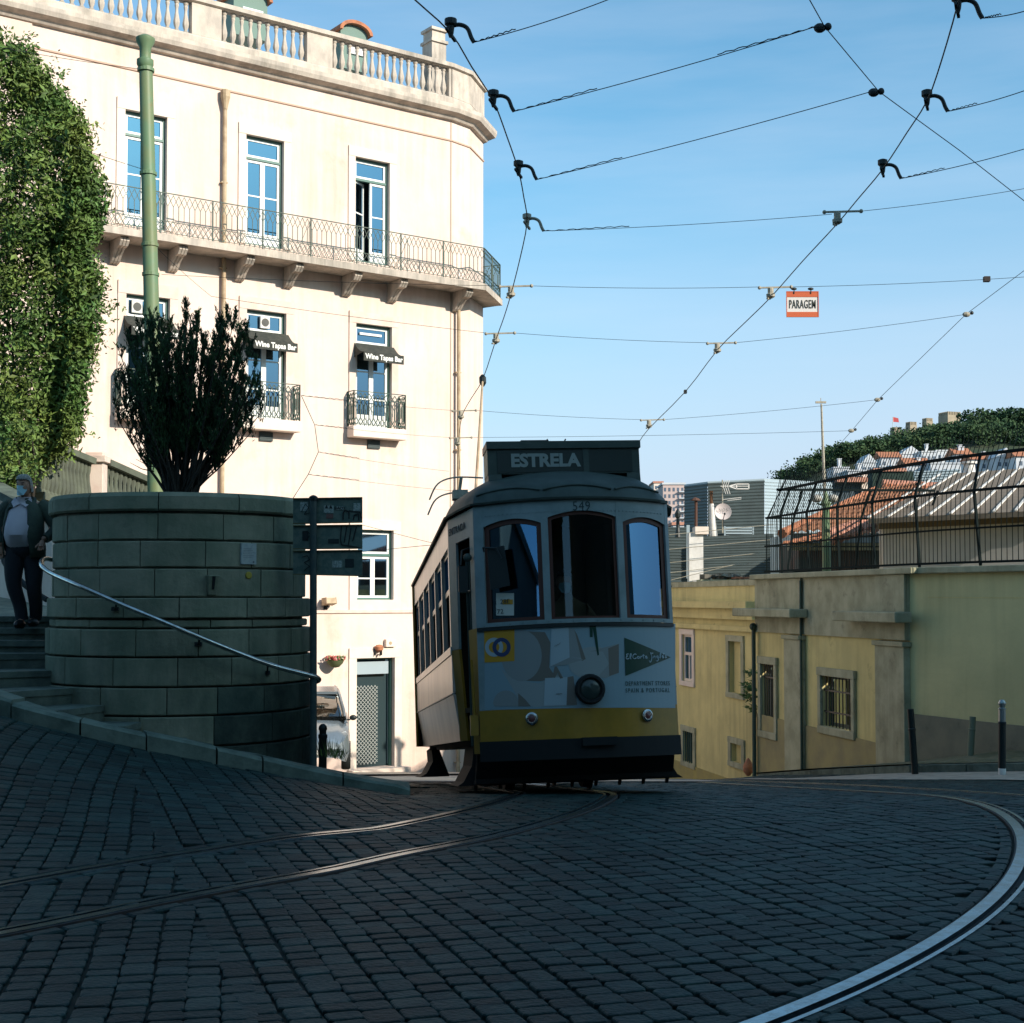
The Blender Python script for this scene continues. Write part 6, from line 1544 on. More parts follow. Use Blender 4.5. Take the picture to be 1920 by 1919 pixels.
# ---- right pavement, kerb, bollards
kr=[(1421,1463,26.5),(1520,1457,24.2),(1706,1450,21.4),(1925,1447,19.9),(2150,1444,18.6)]
kw=[(P(x,y,Y).x,P(x,y,Y).y,P(x,y,Y).z) for x,y,Y in kr]
root=thing('stone_kerb','low stone kerb below the garden wall on the right','kerb',kw[2])
for i in range(len(kw)-1):
    A=Vector(kw[i]);B=Vector(kw[i+1]); n=max(1,int((B-A).length/.9))
    for k in range(n):
        u=A+(B-A)*(k+.01)/n; v=A+(B-A)*(k+.99)/n; g=MB(); dirn=(v-u).normalized(); nn_=Vector((dirn.y,-dirn.x,0)); nn_=nn_ if nn_.y>0 else -nn_
        g.add([u+Vector((0,0,-.3)),v+Vector((0,0,-.3)),v+Vector((0,0,.11)),u+Vector((0,0,.11)),u+nn_*.25+Vector((0,0,.12)),v+nn_*.25+Vector((0,0,.12)),u+nn_*.25+Vector((0,0,-.3)),v+nn_*.25+Vector((0,0,-.3))],[(0,1,2,3),(3,2,5,4),(4,5,7,6),(0,3,4,6),(1,7,5,2)]); g.build('kerb_block',m_kerb,root,world=True)
g=MB(); inner=[MBm@Vector((xL,-.0,0)),MBm@Vector((0,0,0)),MCm@Vector((xR,0,0))]
zin=[P(1421,1456,30).z,P(1706,1428,23.5).z,P(1920,1412,21.4).z]
vs=[(x,y+.2,z+.11) for x,y,z in kw]; m5=[(inner[0].x,inner[0].y,zin[0]),((inner[0].x+inner[1].x)/2,(inner[0].y+inner[1].y)/2,(zin[0]+zin[1])/2),(inner[1].x,inner[1].y,zin[1]),((inner[1].x+inner[2].x)/2,(inner[1].y+inner[2].y)/2,zin[2]+.02),(inner[2].x,inner[2].y,zin[2]+.06)]
g.add(vs+m5,[(i,i+1,i+6,i+5) for i in range(4)]); settag(g.build('pavement',mat('mossy_pavement',(.10,.11,.06),(.17,.16,.10),rough=.95,scale=5,bump=.5)),kind='structure',label='narrow mossy pavement under the garden wall')
g=MB(); g.add([(x-.8,y-1.3,gz(x-.8,y-1.3)+.012) for x,y,z in kw]+[(x,y+.02,z+.004) for x,y,z in kw],[(i,i+1,i+6,i+5) for i in range(4)]); settag(g.build('gutter_strip',m_pave),kind='structure',label='pale paving strip at the foot of the bollards')
def boll(px0,py0,px1,py1,Y,m,lab,silver):
    a=P(px0,py0,Y);t_=P(px1,py1,Y); h=(t_-a).length; t=thing('bollard',lab,'bollard',M=Matrix.Translation(a)@(t_-a).to_track_quat('Z','Y').to_matrix().to_4x4(),group='street bollards')
    g=MB(); g.lathe([(.048,-.12),(.048,h*.66),(.055,h*.665),(.055,h*.69),(.046,h*.70),(.046,h*.985 if not silver else h*.70),(0,h*.99 if not silver else h*.70)],14); g.build('post',m,t,smooth=True)
    if silver: g=MB(); g.lathe([(.047,h*.702),(.047,h*.86),(.052,h*.865),(.052,h*.88),(.036,h*.89),(.036,h*.91),(.05,h*.93),(.05,h*.96),(.03,h*.995),(0,h)],14); g.build('silver_cap',mat('dull_silver',(.35,.38,.38),rough=.35,metal=.8),t,smooth=True)
    if silver: g=MB(); g.lathe([(.050,-.02),(.050,h*.06),(.0481,h*.065)],14); g.build('worn_foot',m_white,t)
boll(1716,1453,1707,1328,20.9,m_black,'plain black bollard leaning left in front of the garden wall',False)
boll(1879,1450,1879,1312,19.5,m_black,'black bollard with a silver rounded top near the right edge',True)
boll(1819,1421,1824,1343,21.6,mat('grey_green_post',(.17,.19,.13),rough=.8),'stubby grey-green post against the garden wall',False)
# ---- buildings beyond the railing
def pbox(root,name,x0,y0,x1,y1,Y,dep,m,**k):
    a=P(x0,y0,Y);b_=P(x1,y1,Y); g=MB(); g.box(a.x,b_.x,Y,Y+dep,b_.z,a.z); return g.build(name,m,root,world=True,**k)
def corr(root,name,pts,n,m,amp=.05,up=True):
    """corrugated sheet: 4 px corners with depth (tl,tr,br,bl), ridges horizontal"""
    A=[P(*p) for p in pts]; g=MB(); nrm=(A[1]-A[0]).cross(A[3]-A[0]).normalized(); 
    if nrm.y>0: nrm=-nrm
    rows=[]
    for i in range(n*4+1):
        t=i/(n*4); o_=nrm*(amp if i%4 in(1,2) else 0); rows+=[A[0].lerp(A[3],t)+o_,A[1].lerp(A[2],t)+o_]
    g.add(rows,[(2*i,2*i+1,2*i+3,2*i+2) for i in range(n*4)]); return g.build(name,m,root,world=True)
gb=thing('grey_clad_building','dark grey metal-clad building behind the white chimney','building',P(1370,1100,52))
corr(gb,'cladding',[(1327,906,52),(1433,901,52),(1433,1180,52),(1327,1180,52)],46,m_greymetal,.018)
corr(gb,'cladding',[(1283,912,55),(1327,906.5,52),(1327,1180,52),(1283,1180,55)],46,m_greymetal,.012)
corr(gb,'side_cladding',[(1433,901,52),(1560,908,57),(1560,1180,57),(1433,1180,52)],46,m_lightmetal,.018)
g=MB(); g.prism([P(1283,912,55),P(1327,906.5,52),P(1433,901,52),P(1560,908,57),P(1480,905,70),P(1290,910,70)],(0,0,.06)); g.build('roof_edge',m_lightmetal,gb,world=True)
g=MB(); 
for k in range(4): a=P(1360,990+k*5.2,51.7);b_=P(1412,990+k*5.2,51.7); g.bar(a,b_,.05,.055)
for px in(1359,1412): g.bar(P(px,987,51.7),P(px,1007,51.7),.05)
g.build('vent_louvre',m_lightmetal,gb,world=True)
g2_=thing('grey_annex','lower dark grey clad annex in front of the grey building','building',P(1350,1100,47))
corr(g2_,'cladding',[(1319,1009,47),(1450,1004,47),(1450,1100,47),(1319,1100,47)],20,m_greymetal,.012)
corr(g2_,'cladding',[(1225,988,47.5),(1289,989,47.5),(1289,1100,47.5),(1225,1100,47.5)],20,m_greymetal,.012)
g=MB(); g.bar(P(1290,985,46.9),P(1290,1085,46.9),.10); g.build('corner_trim',m_lightmetal,g2_,world=True); g=MB(); g.prism([P(1319,1009,47),P(1450,1004,47),P(1450,1004,51),P(1319,1009,51)],(0,0,.05)); g.build('roof_edge',m_greymetal,g2_,world=True)
for lab,pts in (('x',0),):
    t=thing('chimney','white rendered chimney block with a brown flue, left of the dish','chimney',P(1306,1100,44)); 
    a=P(1292,1000,44);b_=P(1319,1096,44); g=MB(); g.box(a.x,b_.x,44,44.5,b_.z-.5,a.z); g.build('stack',m_white,t,world=True)
    a=P(1303,988,44);b_=P(1328,1002,44); g=MB(); g.box(a.x,b_.x,43.9,44.6,b_.z,a.z); g.build('top',m_pale,t,world=True)
    g=MB(); a=P(1305,940,44.2);b_=P(1305,990,44.2); g.tube([b_,a],.045,8); a=P(1304,938,44.2); g.lathe([(.16,-.02),(.10,.05),(0,.09)],8,a); g.build('flue',mat('dark_brown_flue',(.10,.05,.035),rough=.9),t,world=True)
t=thing('chimney','tapering white conical chimney with a brown pot, beside the dish','chimney',P(1337,1005,45)); a=P(1338,1006,45); h=P(1334,945,45).z-a.z
g=MB(); g.tube([a,P(1334,945,45)],[.12,.075],12); g.build('stack',m_white,t,world=True,smooth=True); g=MB(); g.tube([P(1334,946,45),P(1333.5,930,45),P(1333.5,921,45)],[.055,.05,.06],8); g.build('pot',mat('rusty_flue',(.12,.06,.03),rough=.9),t,world=True)
# satellite dish
pc=P(1355.5,960,44.5); t=thing('satellite_dish','round pale satellite dish lettered NOS beside the conical chimney','satellite dish',pc)
g=MB(Matrix.Translation(pc)@Matrix.Rotation(R(83),4,'X')); rd=15.5/F*44.5; g.lathe([(0,-.05),(rd*.6,-.03),(rd,.03),(rd*1.02,.02),(rd*.6,-.05),(0,-.07)],32); g.build('reflector',mat('dish_pinkish_white',(.60,.52,.49),rough=.5),t,world=True,smooth=True)
g=MB(); g.tube([pc+Vector((0,-.02,-rd)),pc+Vector((0,-.35,-rd*.35))],.012,5); g.ball(pc+Vector((0,-.36,-rd*.33)),.035,5); g.tube([P(1356,975,44.6),P(1356,988,44.6)],.02,6); g.build('feed_arm',m_black,t,world=True)
text('NOS',.12,m_greymetal,Matrix.Translation(pc+Vector((0,-.05,.05)))@Matrix.Rotation(R(83),4,'X'),'lettering',t,world=True,space=1.25)
t=thing('television_aerial','white television aerial on a thin mast above the satellite dish','aerial',P(1355,1000,44.8)); g=MB(); g.tube([P(1355,1000,44.8),P(1354.5,900,44.8)],.02,6); g.build('mast',m_fitting,t,world=True)
g=MB(); g.bar(P(1351,912,44.7),P(1404,912,44.7),.02)
for px in(1356,1360,1364): g.bar(P(px+4,901,44.7),P(px,912,44.7),.016); g.bar(P(px,912,44.7),P(px+5,927,44.7),.016)
for u,v in(((1381,908),(1404,908)),((1404,908),(1404,917)),((1404,917),(1381,917)),((1381,917),(1366,912)),((1381,908),(1366,912)),((1381,908),(1381,917))): g.bar(P(*u,44.7),P(*v,44.7),.03)
for u,v in(((1356,937),(1390,933)),((1364,939),(1390,936))): g.bar(P(*u,44.7),P(*v,44.7),.014)
g.build('elements',m_white,t,world=True)
g=MB()
for k,(u,v) in enumerate((((1250,1031),(1450,1012)),((1250,1056),(1450,1035)),((1250,1075),(1450,1052)),((1250,1090),(1385,1057)),((1255,1003),(1450,984)))): g.tube([P(*u,43.5),P(*v,43.5)],.010,4)
settag(g.build('fence_wires',m_fitting),'thin strands of wire stretched before the grey cladding','fence wire')
g=MB(); a=P(1314,1088,42.5); g.box(a.x,P(1418,1092,42.5).x,42.5,43.5,P(1400,1093,42.5).z-.6,P(1400,1087,42.5).z); settag(g.build('terrace_parapet',m_greywallstone),'low grey parapet on the roof terrace under the wires','parapet')
t=thing('roof_rubble','heap of broken tiles and blocks on the roof terrace','rubble',P(1360,1085,43)); g=MB();g2=MB(); rr=random.Random(6)
for k in range(26): q=P(rr.uniform(1316,1395),rr.uniform(1078,1088),43.2+rr.random()*.6); (g).cbox(q,(rr.uniform(.1,.3),.2,rr.uniform(.05,.16)),rr.random()*3)
for k in range(9): q=P(1377+k*4.2,1084.5-(k%2),43.1); g2.cbox(q,(.10,.3,.05),.2)
g.build('blocks',mat('rubble_dark',(.09,.08,.06),(.3,.27,.22),rough=.9,scale=3,island=.6),t,world=True); g2.build('tiles',m_terra,t,world=True)
# tiled roofs
def tiled(root,name,pts,n,rows,m,amp=.05,rad_dir=True):
    A=[P(*p) for p in pts]; g=MB(); nrm=(A[1]-A[0]).cross(A[3]-A[0]).normalized()
    if nrm.z<0: nrm=-nrm
    U=n*6; vs=[]
    for j in range(rows*2+1):
        t=(j//2+(j%2)*.96)/rows if j<rows*2 else 1
        lift=(.0 if j%2==0 else .05)
        for i in range(U+1):
            u=i/U; p=(A[0].lerp(A[1],u)).lerp(A[3].lerp(A[2],u),t); vs.append(p+nrm*(amp*abs(math.sin(math.pi*n*u))+(.05 if j%2 else 0)))
    fs=[(j*(U+1)+i,j*(U+1)+i+1,(j+1)*(U+1)+i+1,(j+1)*(U+1)+i) for j in range(rows*2) for i in range(U)]
    g.add(vs,fs); return g.build(name,m,root,world=True)
m_terraB=mat('brown_roof_tile',(.30,.135,.07),(.20,.09,.05),rough=.9,scale=4); m_terraP=mat('pink_ridge_tile',(.55,.27,.19),(.45,.20,.13),rough=.9,scale=6)
h1_=thing('tiled_roof_house','house with a long brown tiled roof rising behind the railing','building',P(1600,1060,38))
tiled(h1_,'roof',[(1640,922,42),(1730,905,42),(1735,985,37),(1466,1002,37)],18,9,m_terraB,.06)
pbox(h1_,'wall',1483,1000,1740,1100,37.5,3,m_lightmetal)
g=MB()
for a,b_ in(((1466,1001,36.9),(1640,921,41.9)),):
    A=P(*a);B=P(*b_); 
    for k in range(14): g.tube([A.lerp(B,k/14),A.lerp(B,(k+1.1)/14)+Vector((0,0,.03))],[.13,.10],8)
g.build('ridge_tiles',m_terra,h1_,world=True)
h2_=thing('tiled_roof_house','lower house with a pink-ridged tiled hip roof close behind the railing','building',P(1560,1060,33))
tiled(h2_,'roof',[(1553,1004,35),(1655,972,36),(1656,1000,32.5),(1467,1024,32.5)],14,5,m_terra,.06)
g=MB()
for a,b_ in(((1540,1008,33),(1660,968,34)),((1548,1016,32.6),(1660,976,33.6))):
    A=P(*a);B=P(*b_)
    for k in range(9): g.tube([A.lerp(B,k/9),A.lerp(B,(k+1.1)/9)+Vector((0,0,.03))],[.15,.11],8)
g.build('ridge_tiles',m_terraP,h2_,world=True)
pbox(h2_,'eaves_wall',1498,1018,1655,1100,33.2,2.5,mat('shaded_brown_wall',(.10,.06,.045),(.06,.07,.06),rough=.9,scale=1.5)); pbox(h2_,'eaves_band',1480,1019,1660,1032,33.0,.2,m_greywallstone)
h3_=thing('tiled_roof_house','orange tiled roof face between the brown roof and the striped roof','building',P(1700,950,44))
tiled(h3_,'roof',[(1655,908,46),(1760,914,46),(1770,960,43),(1648,958,43)],10,7,m_terra,.07); pbox(h3_,'wall',1648,958,1770,1080,44,3,m_pale)
g=MB(); g.tube([P(1655,908,45.9),P(1762,914,45.9)],.15,8); g.build('ridge_tiles',m_terraP,h3_,world=True)
# striped flat roof with white wall
h4=thing('striped_roof_house','white house with a brown corrugated roof crossed by white battens','building',P(1790,1060,29))
RA=[P(1628,973,29),P(1990,956,27),P(2010,862,36),P(1800,886,37),P(1728,925,36)]
m_rb=mat('brown_sheet_roof',(.20,.155,.11),(.17,.13,.09),rough=.85,scale=3)
g=MB(); A,B_,Cc,D=P(1628,973,29),P(1990,956,27),P(2060,868,36),P(1790,888,37); g.prism([A,B_,Cc,D],(0,0,-.10)); g.build('roof',m_rb,h4,world=True)
g=MB(); nrm=(B_-A).cross(D-A).normalized(); nrm=nrm if nrm.z>0 else -nrm
for k in range(10):
    u=k/9; g.bar(A.lerp(B_,u)+nrm*.03,D.lerp(Cc,u-.1)+nrm*.02,.045,.025,up=tuple(nrm))
g.build('battens',m_white,h4,world=True)
g=MB(); a=P(1655,985,29.4); b2=P(1995,975,27.6)
g.prism([a,b2,b2+Vector((0,0,-3.5)),a+Vector((0,0,-3.5))],(0,.3,0)); g.build('wall',mat('pale_grey_render',(.46,.43,.40),(.40,.38,.35),rough=.9,scale=2),h4,world=True)
g=MB(); a=P(1648,968,29.3); b2=P(1995,955,27.5); g.prism([a,b2,b2+Vector((0,0,-.22)),a+Vector((0,0,-.26))],(0,.2,0)); g.build('eaves_beam',mat('dark_brown_beam',(.13,.10,.06),rough=.9),h4,world=True)
t=thing('chimney','white cylindrical chimney rising over the striped roof','chimney',P(1818,905,40)); g=MB(); g.tube([P(1819,908,40),P(1817,868,40)],[.17,.15],12); g.build('stack',m_white,t,world=True); g=MB(); a=P(1817,868,40); g.lathe([(.22,-.03),(.22,.03),(0,.05)],12,a); g.build('cap',m_white,t,world=True)
# dark modern house
h5=thing('brown_villa','small villa with dark windows and pale orange trim behind the brown roof','building',P(1600,940,60)); pbox(h5,'wall',1560,893,1625,960,60,6,mat('dark_blue_wall',(.07,.10,.12),rough=.6)); pbox(h5,'corner_pillar',1616,890,1627,932,59.8,.3,m_pale); pbox(h5,'cornice',1570,895,1627,904,59.5,1,m_terraP)
h6=thing('dark_block','dark green windowless block between the villa and the pale clad wall','building',P(1680,920,62)); pbox(h6,'wall',1636,884,1714,960,62,5,mat('dark_green_block',(.02,.04,.03),rough=.8)); pbox(h6,'roof_tip',1638,878,1700,884,61.9,2,m_terraP)
h7=thing('pale_clad_block','pale blue-grey clad block right of the dark block','building',P(1750,900,64)); corr(h7,'cladding',[(1714,884,64),(1800,880,64),(1800,960,64),(1714,960,64)],16,m_lightmetal,.06)
# lamp column with globes and tall mast
t=thing('globe_lamp','green ornamental lamp column with two pale globe lamps behind the railing','street lamp',P(1549,1000,31)); a=P(1549,990,31)
g=MB(); z_=lambda py:P(1549,py,31).z-a.z
g.lathe([(.10,-1),(.085,0),(.08,z_(950)),(.11,z_(945)),(.07,z_(938)),(.05,z_(928)),(0,z_(918))],12,a); g.build('column',m_greenpole,t,world=True,smooth=True)
for px in(1531,1562): q=P(px,935,31); g=MB(); g.ball(q,.11,8,(1.1,1,.8)); g.build('globe',mat('frosted_globe',(.45,.42,.36),rough=.3),t,world=True,smooth=True); g=MB(); g.tube([q+Vector((0,0,-.10)),P(1548,950,31)],.02,6); g.build('lamp_arm',m_iron,t,world=True)
t=thing('antenna_mast','tall thin pale mast with a small crosshead against the sky','mast',P(1546,930,36)); g=MB(); g.tube([P(1547,950,36),P(1543,840,36),P(1540,758,36)],[.045,.035,.025],6); g.build('mast',m_fitting,t,world=True); g=MB(); q=P(1539,757,36); g.bar(q+Vector((-.13,0,.03)),q+Vector((.13,0,.03)),.05,.05); g.bar(q,q+Vector((0,0,.14)),.015); g.build('crosshead',m_fitting,t,world=True)
# ================================================================ far hill, houses, castle
HY=520
sil=[(1380,925),(1440,905),(1480,885),(1520,862),(1560,846),(1600,838),(1640,828),(1680,822),(1720,815),(1760,806),(1800,803),(1860,800),(1920,800),(2000,800),(2200,830),(2500,900)]
def hz(px):
    for i in range(len(sil)-1):
        if sil[i][0]<=px<=sil[i+1][0]: t=(px-sil[i][0])/(sil[i+1][0]-sil[i][0]); return sil[i][1]+t*(sil[i+1][1]-sil[i][1])
    return 1100
def hill_z(x,y):
    """height of the hillside"""
    px=960+x/y*F; 
    top=P(max(1380,min(2500,px)),hz(max(1380,min(2500,px))),HY).z if px>1300 else -25
    base=-22
    fade=ss(px,1340,1480)
    return base+(top*.97-base)*ss(y,230,HY+10)*fade*(1-ss(y,HY+40,HY+400))
g=MB(); xs=[60+12*i for i in range(42)]; ys=[200+14*i for i in range(52)]
g.add([(x,y,hill_z(x,y)) for y in ys for x in xs],[(j*42+i,j*42+i+1,(j+1)*42+i+1,(j+1)*42+i) for j in range(51) for i in range(41)])
settag(g.build('hill',mat('dark_hillside',(.035,.055,.028),(.07,.075,.04),rough=.95,scale=.05),smooth=True),kind='structure',label='wooded hillside on the right horizon')
rh=random.Random(31)
def hp_(px,Y): x=(px-960)/F*Y; return Vector((x,Y,hill_z(x,Y)))
def on_hill(px,py):
    d=ray(px,py); t=200.
    while t<HY+60:
        if EYE+d.z*t<hill_z(d.x*t,t): break
        t+=3
    return Vector((d.x*t,t,EYE+d.z*t))
# trees: distinct umbrella pines and broad crowns on the skyline, plus a wood mass
def crown(g,c,rx,rz,n,size,r):
    lob=[(Vector((r.gauss(0,.45)*rx,r.gauss(0,.4)*rx,r.gauss(0,.3)*rz)),r.uniform(.45,.8)) for _ in range(9)]
    for k in range(n):
        o_,s_=r.choice(lob); v=Vector((r.gauss(0,1),r.gauss(0,1),r.gauss(0,1))).normalized()*r.random()**.33
        p=c+o_+Vector((v.x*rx*s_,v.y*rx*s_,v.z*rz*s_)); n_=Vector((r.gauss(0,1),r.gauss(0,1)-.3,r.gauss(0,1)+.8)).normalized(); t=n_.orthogonal(); t.rotate(Matrix.Rotation(r.random()*6.28,3,n_)); b_=n_.cross(t); s=size*r.uniform(.6,1.3); g.add([p-t*s,p-b_*s*.7,p+t*s,p+b_*s*.7],[(0,1,2,3)])
protos=[]
for k in range(3):
    g=MB(); crown(g,Vector((0,0,9)),7,2.6,4200,.33,rh); q=MB(); q.tube([(0,0,-2),(.3,0,3),(0,0,7.5)],[.5,.4,.3],6); q.tube([(0,0,6),(2.5,.5,8.6)],.18,5); q.tube([(0,0,6),(-2.3,-.5,8.8)],.18,5)
    protos.append((g,q))
tr=[(1905,792,1.6,'broad umbrella pine crowning the hill at the right edge'),(1878,790,1.4,'tall umbrella pine left of the one at the right edge'),(1840,800,1.3,'dark umbrella pine midway between castle and right edge'),(1808,806,1.2,'umbrella pine overlapping the highest castle tower'),(1782,812,1.0,'bright green pine in front of the highest castle tower'),(1860,815,1.3,'pine lower on the slope beneath the tall pines'),(1900,820,1.4,'pine lower on the slope at the right edge'),(1655,838,.9,'rounded tree standing alone left of the castle'),(1600,850,.7,'small tree on the ridge above the pale rooftops'),(1572,858,.7,'leftmost small tree on the ridge')]
first={}
for i,(px,py,sc,lab) in enumerate(tr):
    p=P(px,py,HY-12); base=hill_z(p.x,p.y); k=i%3; Mx=Matrix.Translation((p.x,p.y,p.z-9*sc))@Matrix.Scale(sc,4)
    if k not in first:
        t=thing('pine_tree',lab,'tree',M=Mx,group='trees on the castle hill'); protos[k][0].build('crown',m_pine,t); protos[k][1].build('trunk',m_bark,t); first[k]=t
    else: t=copy_tree(first[k],None,Mx); t['label']=lab
g=MB()
for k in range(420):
    px=rh.uniform(1470,2080); y0=hz(px)+2; py=y0+rh.random()**1.3*min(70,(40+(px-1480)*.06)); p=P(px,py,HY-rh.uniform(5,60)); rr_=rh.uniform(2.2,4.8)
    crown(g,p,rr_,rr_*.75,330,.36,rh)
settag(g.build('hillside_wood',m_pine),'dense dark green wood covering the castle hill',None,None,'stuff')
# castle
m_cas=mat('castle_stone',(.40,.33,.23),(.30,.25,.18),rough=.9,scale=.3)
cas=thing('castle','old stone castle with battlemented towers on the wooded hilltop','castle',P(1730,815,HY+5))
def tower(x0,y0,x1,y1,name='tower',merl=5,Y=HY+4):
    a=P(x0,y0,Y);b_=P(x1,y1,Y); w_=b_.x-a.x; g=MB(); rot=R(20)
    cx=(a.x+b_.x)/2; sx=w_*.72
    g.cbox((cx,Y,(a.z+b_.z)/2-.6),(sx,sx,a.z-b_.z-1.2),rot); 
    for k in range(merl):
        for s_ in(-1,1):
            for ax in(0,1):
                o_=-sx/2+sx*(k+.5)/merl; l=Vector((o_,s_*(sx/2-.25),0)) if ax==0 else Vector((s_*(sx/2-.25),o_,0)); l.rotate(Matrix.Rotation(rot,3,'Z')); g.cbox((cx+l.x,Y+l.y,a.z-.6),(sx/merl*.55,.5,1.2) if ax==0 else (.5,sx/merl*.55,1.2),rot)
    g.build(name,m_cas,cas,world=True)
tower(1669,802,1689,825); tower(1698,792,1719,822); tower(1729,785,1749,808); tower(1760,774,1801,812,'keep',8)
g=MB(); a=P(1685,812,HY+6);b_=P(1765,800,HY+6); g.prism([a,b_,b_+Vector((0,0,-8)),a+Vector((0,0,-8))],(0,1.5,0))
for k in range(16): q=a.lerp(b_,(k+.5)/16); g.cbox(q+Vector((0,.5,.4)),(.55,1,.9))
g.build('curtain_wall',m_cas,cas,world=True)
t=thing('flag','small red flag on a pole over the leftmost castle tower','flag',P(1674,802,HY+4)); g=MB(); g.tube([P(1674,803,HY+4),P(1674,782,HY+4)],.12,5); g.build('flagpole',m_white,t,world=True); g=MB(); a=P(1674,782,HY+4); g.prism([a,a+Vector((2,0,-.5)),a+Vector((2.2,0,-2)),a+Vector((0,0,-1.8))],(0,.05,0)); g.build('cloth',mat('flag_red',(.5,.08,.08),rough=.8),t,world=True)
# houses on the slope: each its own building
hw_=[ # x0,y0,x1,y1,Y,roof,label
 (1563,878,1592,892,300,0,'far white house with flat roof, leftmost below the ridge'),(1618,868,1642,884,310,2,'small cream house with a roof turret below the ridge'),
 (1652,858,1690,876,330,1,'long white house with orange roof under the castle'),(1690,852,1728,872,335,2,'white terrace with a pale chimney under the castle'),(1728,848,1756,872,320,0,'white house with two tall chimneys under the wood'),
 (1756,846,1792,868,330,0,'blue-white block with rows of small windows'),(1792,852,1822,880,300,1,'white house with an orange roof, half behind the tall chimney'),(1822,862,1868,884,290,1,'broad white house with long orange roof'),(1868,858,1905,882,285,2,'white gabled house near the right edge'),(1905,856,1960,885,280,1,'orange-roofed house cut by the right edge'),
 (1650,876,1700,892,270,0,'pale blue-white block behind the dark villa'),(1700,872,1745,892,265,1,'pale house with low tiled roof above the clad block'),(1745,870,1800,892,262,0,'white flat-roofed block above the striped roof'),(1590,884,1640,900,240,0,'low white block behind the brown villa')]
m_far=mat('far_white_wall',(.62,.62,.62),(.50,.52,.55),rough=.9,scale=.4); m_farwin=mat('far_window_dark',(.10,.13,.17),rough=.5)
for x0,y0,x1,y1,Y,rf_,lab in hw_:
    a=P(x0,y0,Y);b_=P(x1,y1,Y); t=thing('hillside_house',lab,'house',(((a.x+b_.x)/2,Y,b_.z-4)),'houses below the castle')
    g=MB(); g.box(a.x,b_.x,Y,Y+7,b_.z-9,a.z); g.build('wall',m_far,t,world=True)
    n=max(3,int((b_.x-a.x)/1.4)); 
    for r_ in range(2):
        for k in range(n):
            x=a.x+(b_.x-a.x)*(k+.5)/n; z=a.z-.9-r_*1.5-.4
            q=MB(); q.box(x-.3,x+.3,Y-.04,Y-.005,z-.45,z+.35); q.build('window',m_farwin,t,world=True)
    if rf_==0: g=MB(); g.box(a.x-.15,b_.x+.15,Y-.15,Y+7.1,a.z,a.z+.25); g.build('roof',m_far,t,world=True)
    elif rf_==1: g=MB(); g.prism([(a.x-.3,Y-.4,a.z),(a.x-.3,Y+7.4,a.z),(a.x-.3,Y+3.5,a.z+1.6)],(b_.x-a.x+.6,0,0)); g.build('roof',m_terra,t,world=True)
    else: g=MB(); g.prism([(a.x-.3,Y-.2,a.z),(b_.x+.3,Y-.2,a.z),((a.x+b_.x)/2,Y-.2,a.z+1.9)],(0,7.4,0)); g.build('roof',m_far,t,world=True)
    for _q in range(rh.choice((0,1,1,2))):
        cx_q=rh.uniform(a.x+.4,b_.x-1); hq=rh.uniform(.7,2.1); wq=rh.uniform(.4,.8); g=MB(); g.box(cx_q,cx_q+wq,Y+2,Y+2.8,a.z,a.z+hq); g.box(cx_q-.1,cx_q+wq+.1,Y+1.9,Y+2.9,a.z+hq,a.z+hq+.15); g.build('chimney',m_far,t,world=True)
# distant blocks left of the grey building
for x0,y0,x1,y1,Y,lab,m in ((1226,906,1243,990,330,'narrow pinkish distant block beside the tram roof',m_pale),(1243,909,1284,1000,300,'pink and white distant apartment block beside the tram roof',mat('pink_tower_wall',(.55,.42,.38),rough=.9)),(1262,985,1300,1010,200,'low white distant house with orange roof under the apartment block',m_far)):
    a=P(x0,y0,Y);b_=P(x1,y1,Y); t=thing('apartment_block',lab,'building',(a.x,Y,b_.z-6)); g=MB(); g.box(a.x,b_.x,Y,Y+10,b_.z-14,a.z); g.build('wall',m,t,world=True)
    g=MB(); g.box(a.x-.2,b_.x+.2,Y-.2,Y+10.2,a.z,a.z+.4); g.build('roof',m_terraP if y0>950 or x0<1240 else m_far,t,world=True)
    n=5 if x1-x0>30 else 2; 
    if y0<950:
        for r_ in range(7):
            for k in range(n):
                x=a.x+(b_.x-a.x)*(k+.5)/n; z=a.z-1.0-r_*1.35; q=MB(); q.box(x-.22,x+.22,Y-.04,Y-.005,z-.4,z+.35); q.build('window',m_farwin,t,world=True)
        for r_ in range(6): q=MB(); z=a.z-1.5-r_*1.35; q.box(b_.x-1.2,b_.x+.5,Y-.7,Y-.05,z-.12,z+.12); q.build('balcony',m_far,t,world=True)
    else:
        for k in range(3): x=a.x+(b_.x-a.x)*(k+.5)/3; q=MB(); q.box(x-.2,x+.2,Y-.04,Y-.005,a.z-1.2,a.z-.6); q.build('window',m_farwin,t,world=True)
t=thing('lamp_standard','small dark ornate lamp against the distant blocks','street lamp',P(1271,990,46)); g=MB(); a=P(1271,990,46); g.lathe([(.10,-.3),(.06,0),(.05,.30),(.09,.34),(.10,.45),(.05,.55),(0,.62)],8,a); g.build('lantern',m_black,t,world=True)
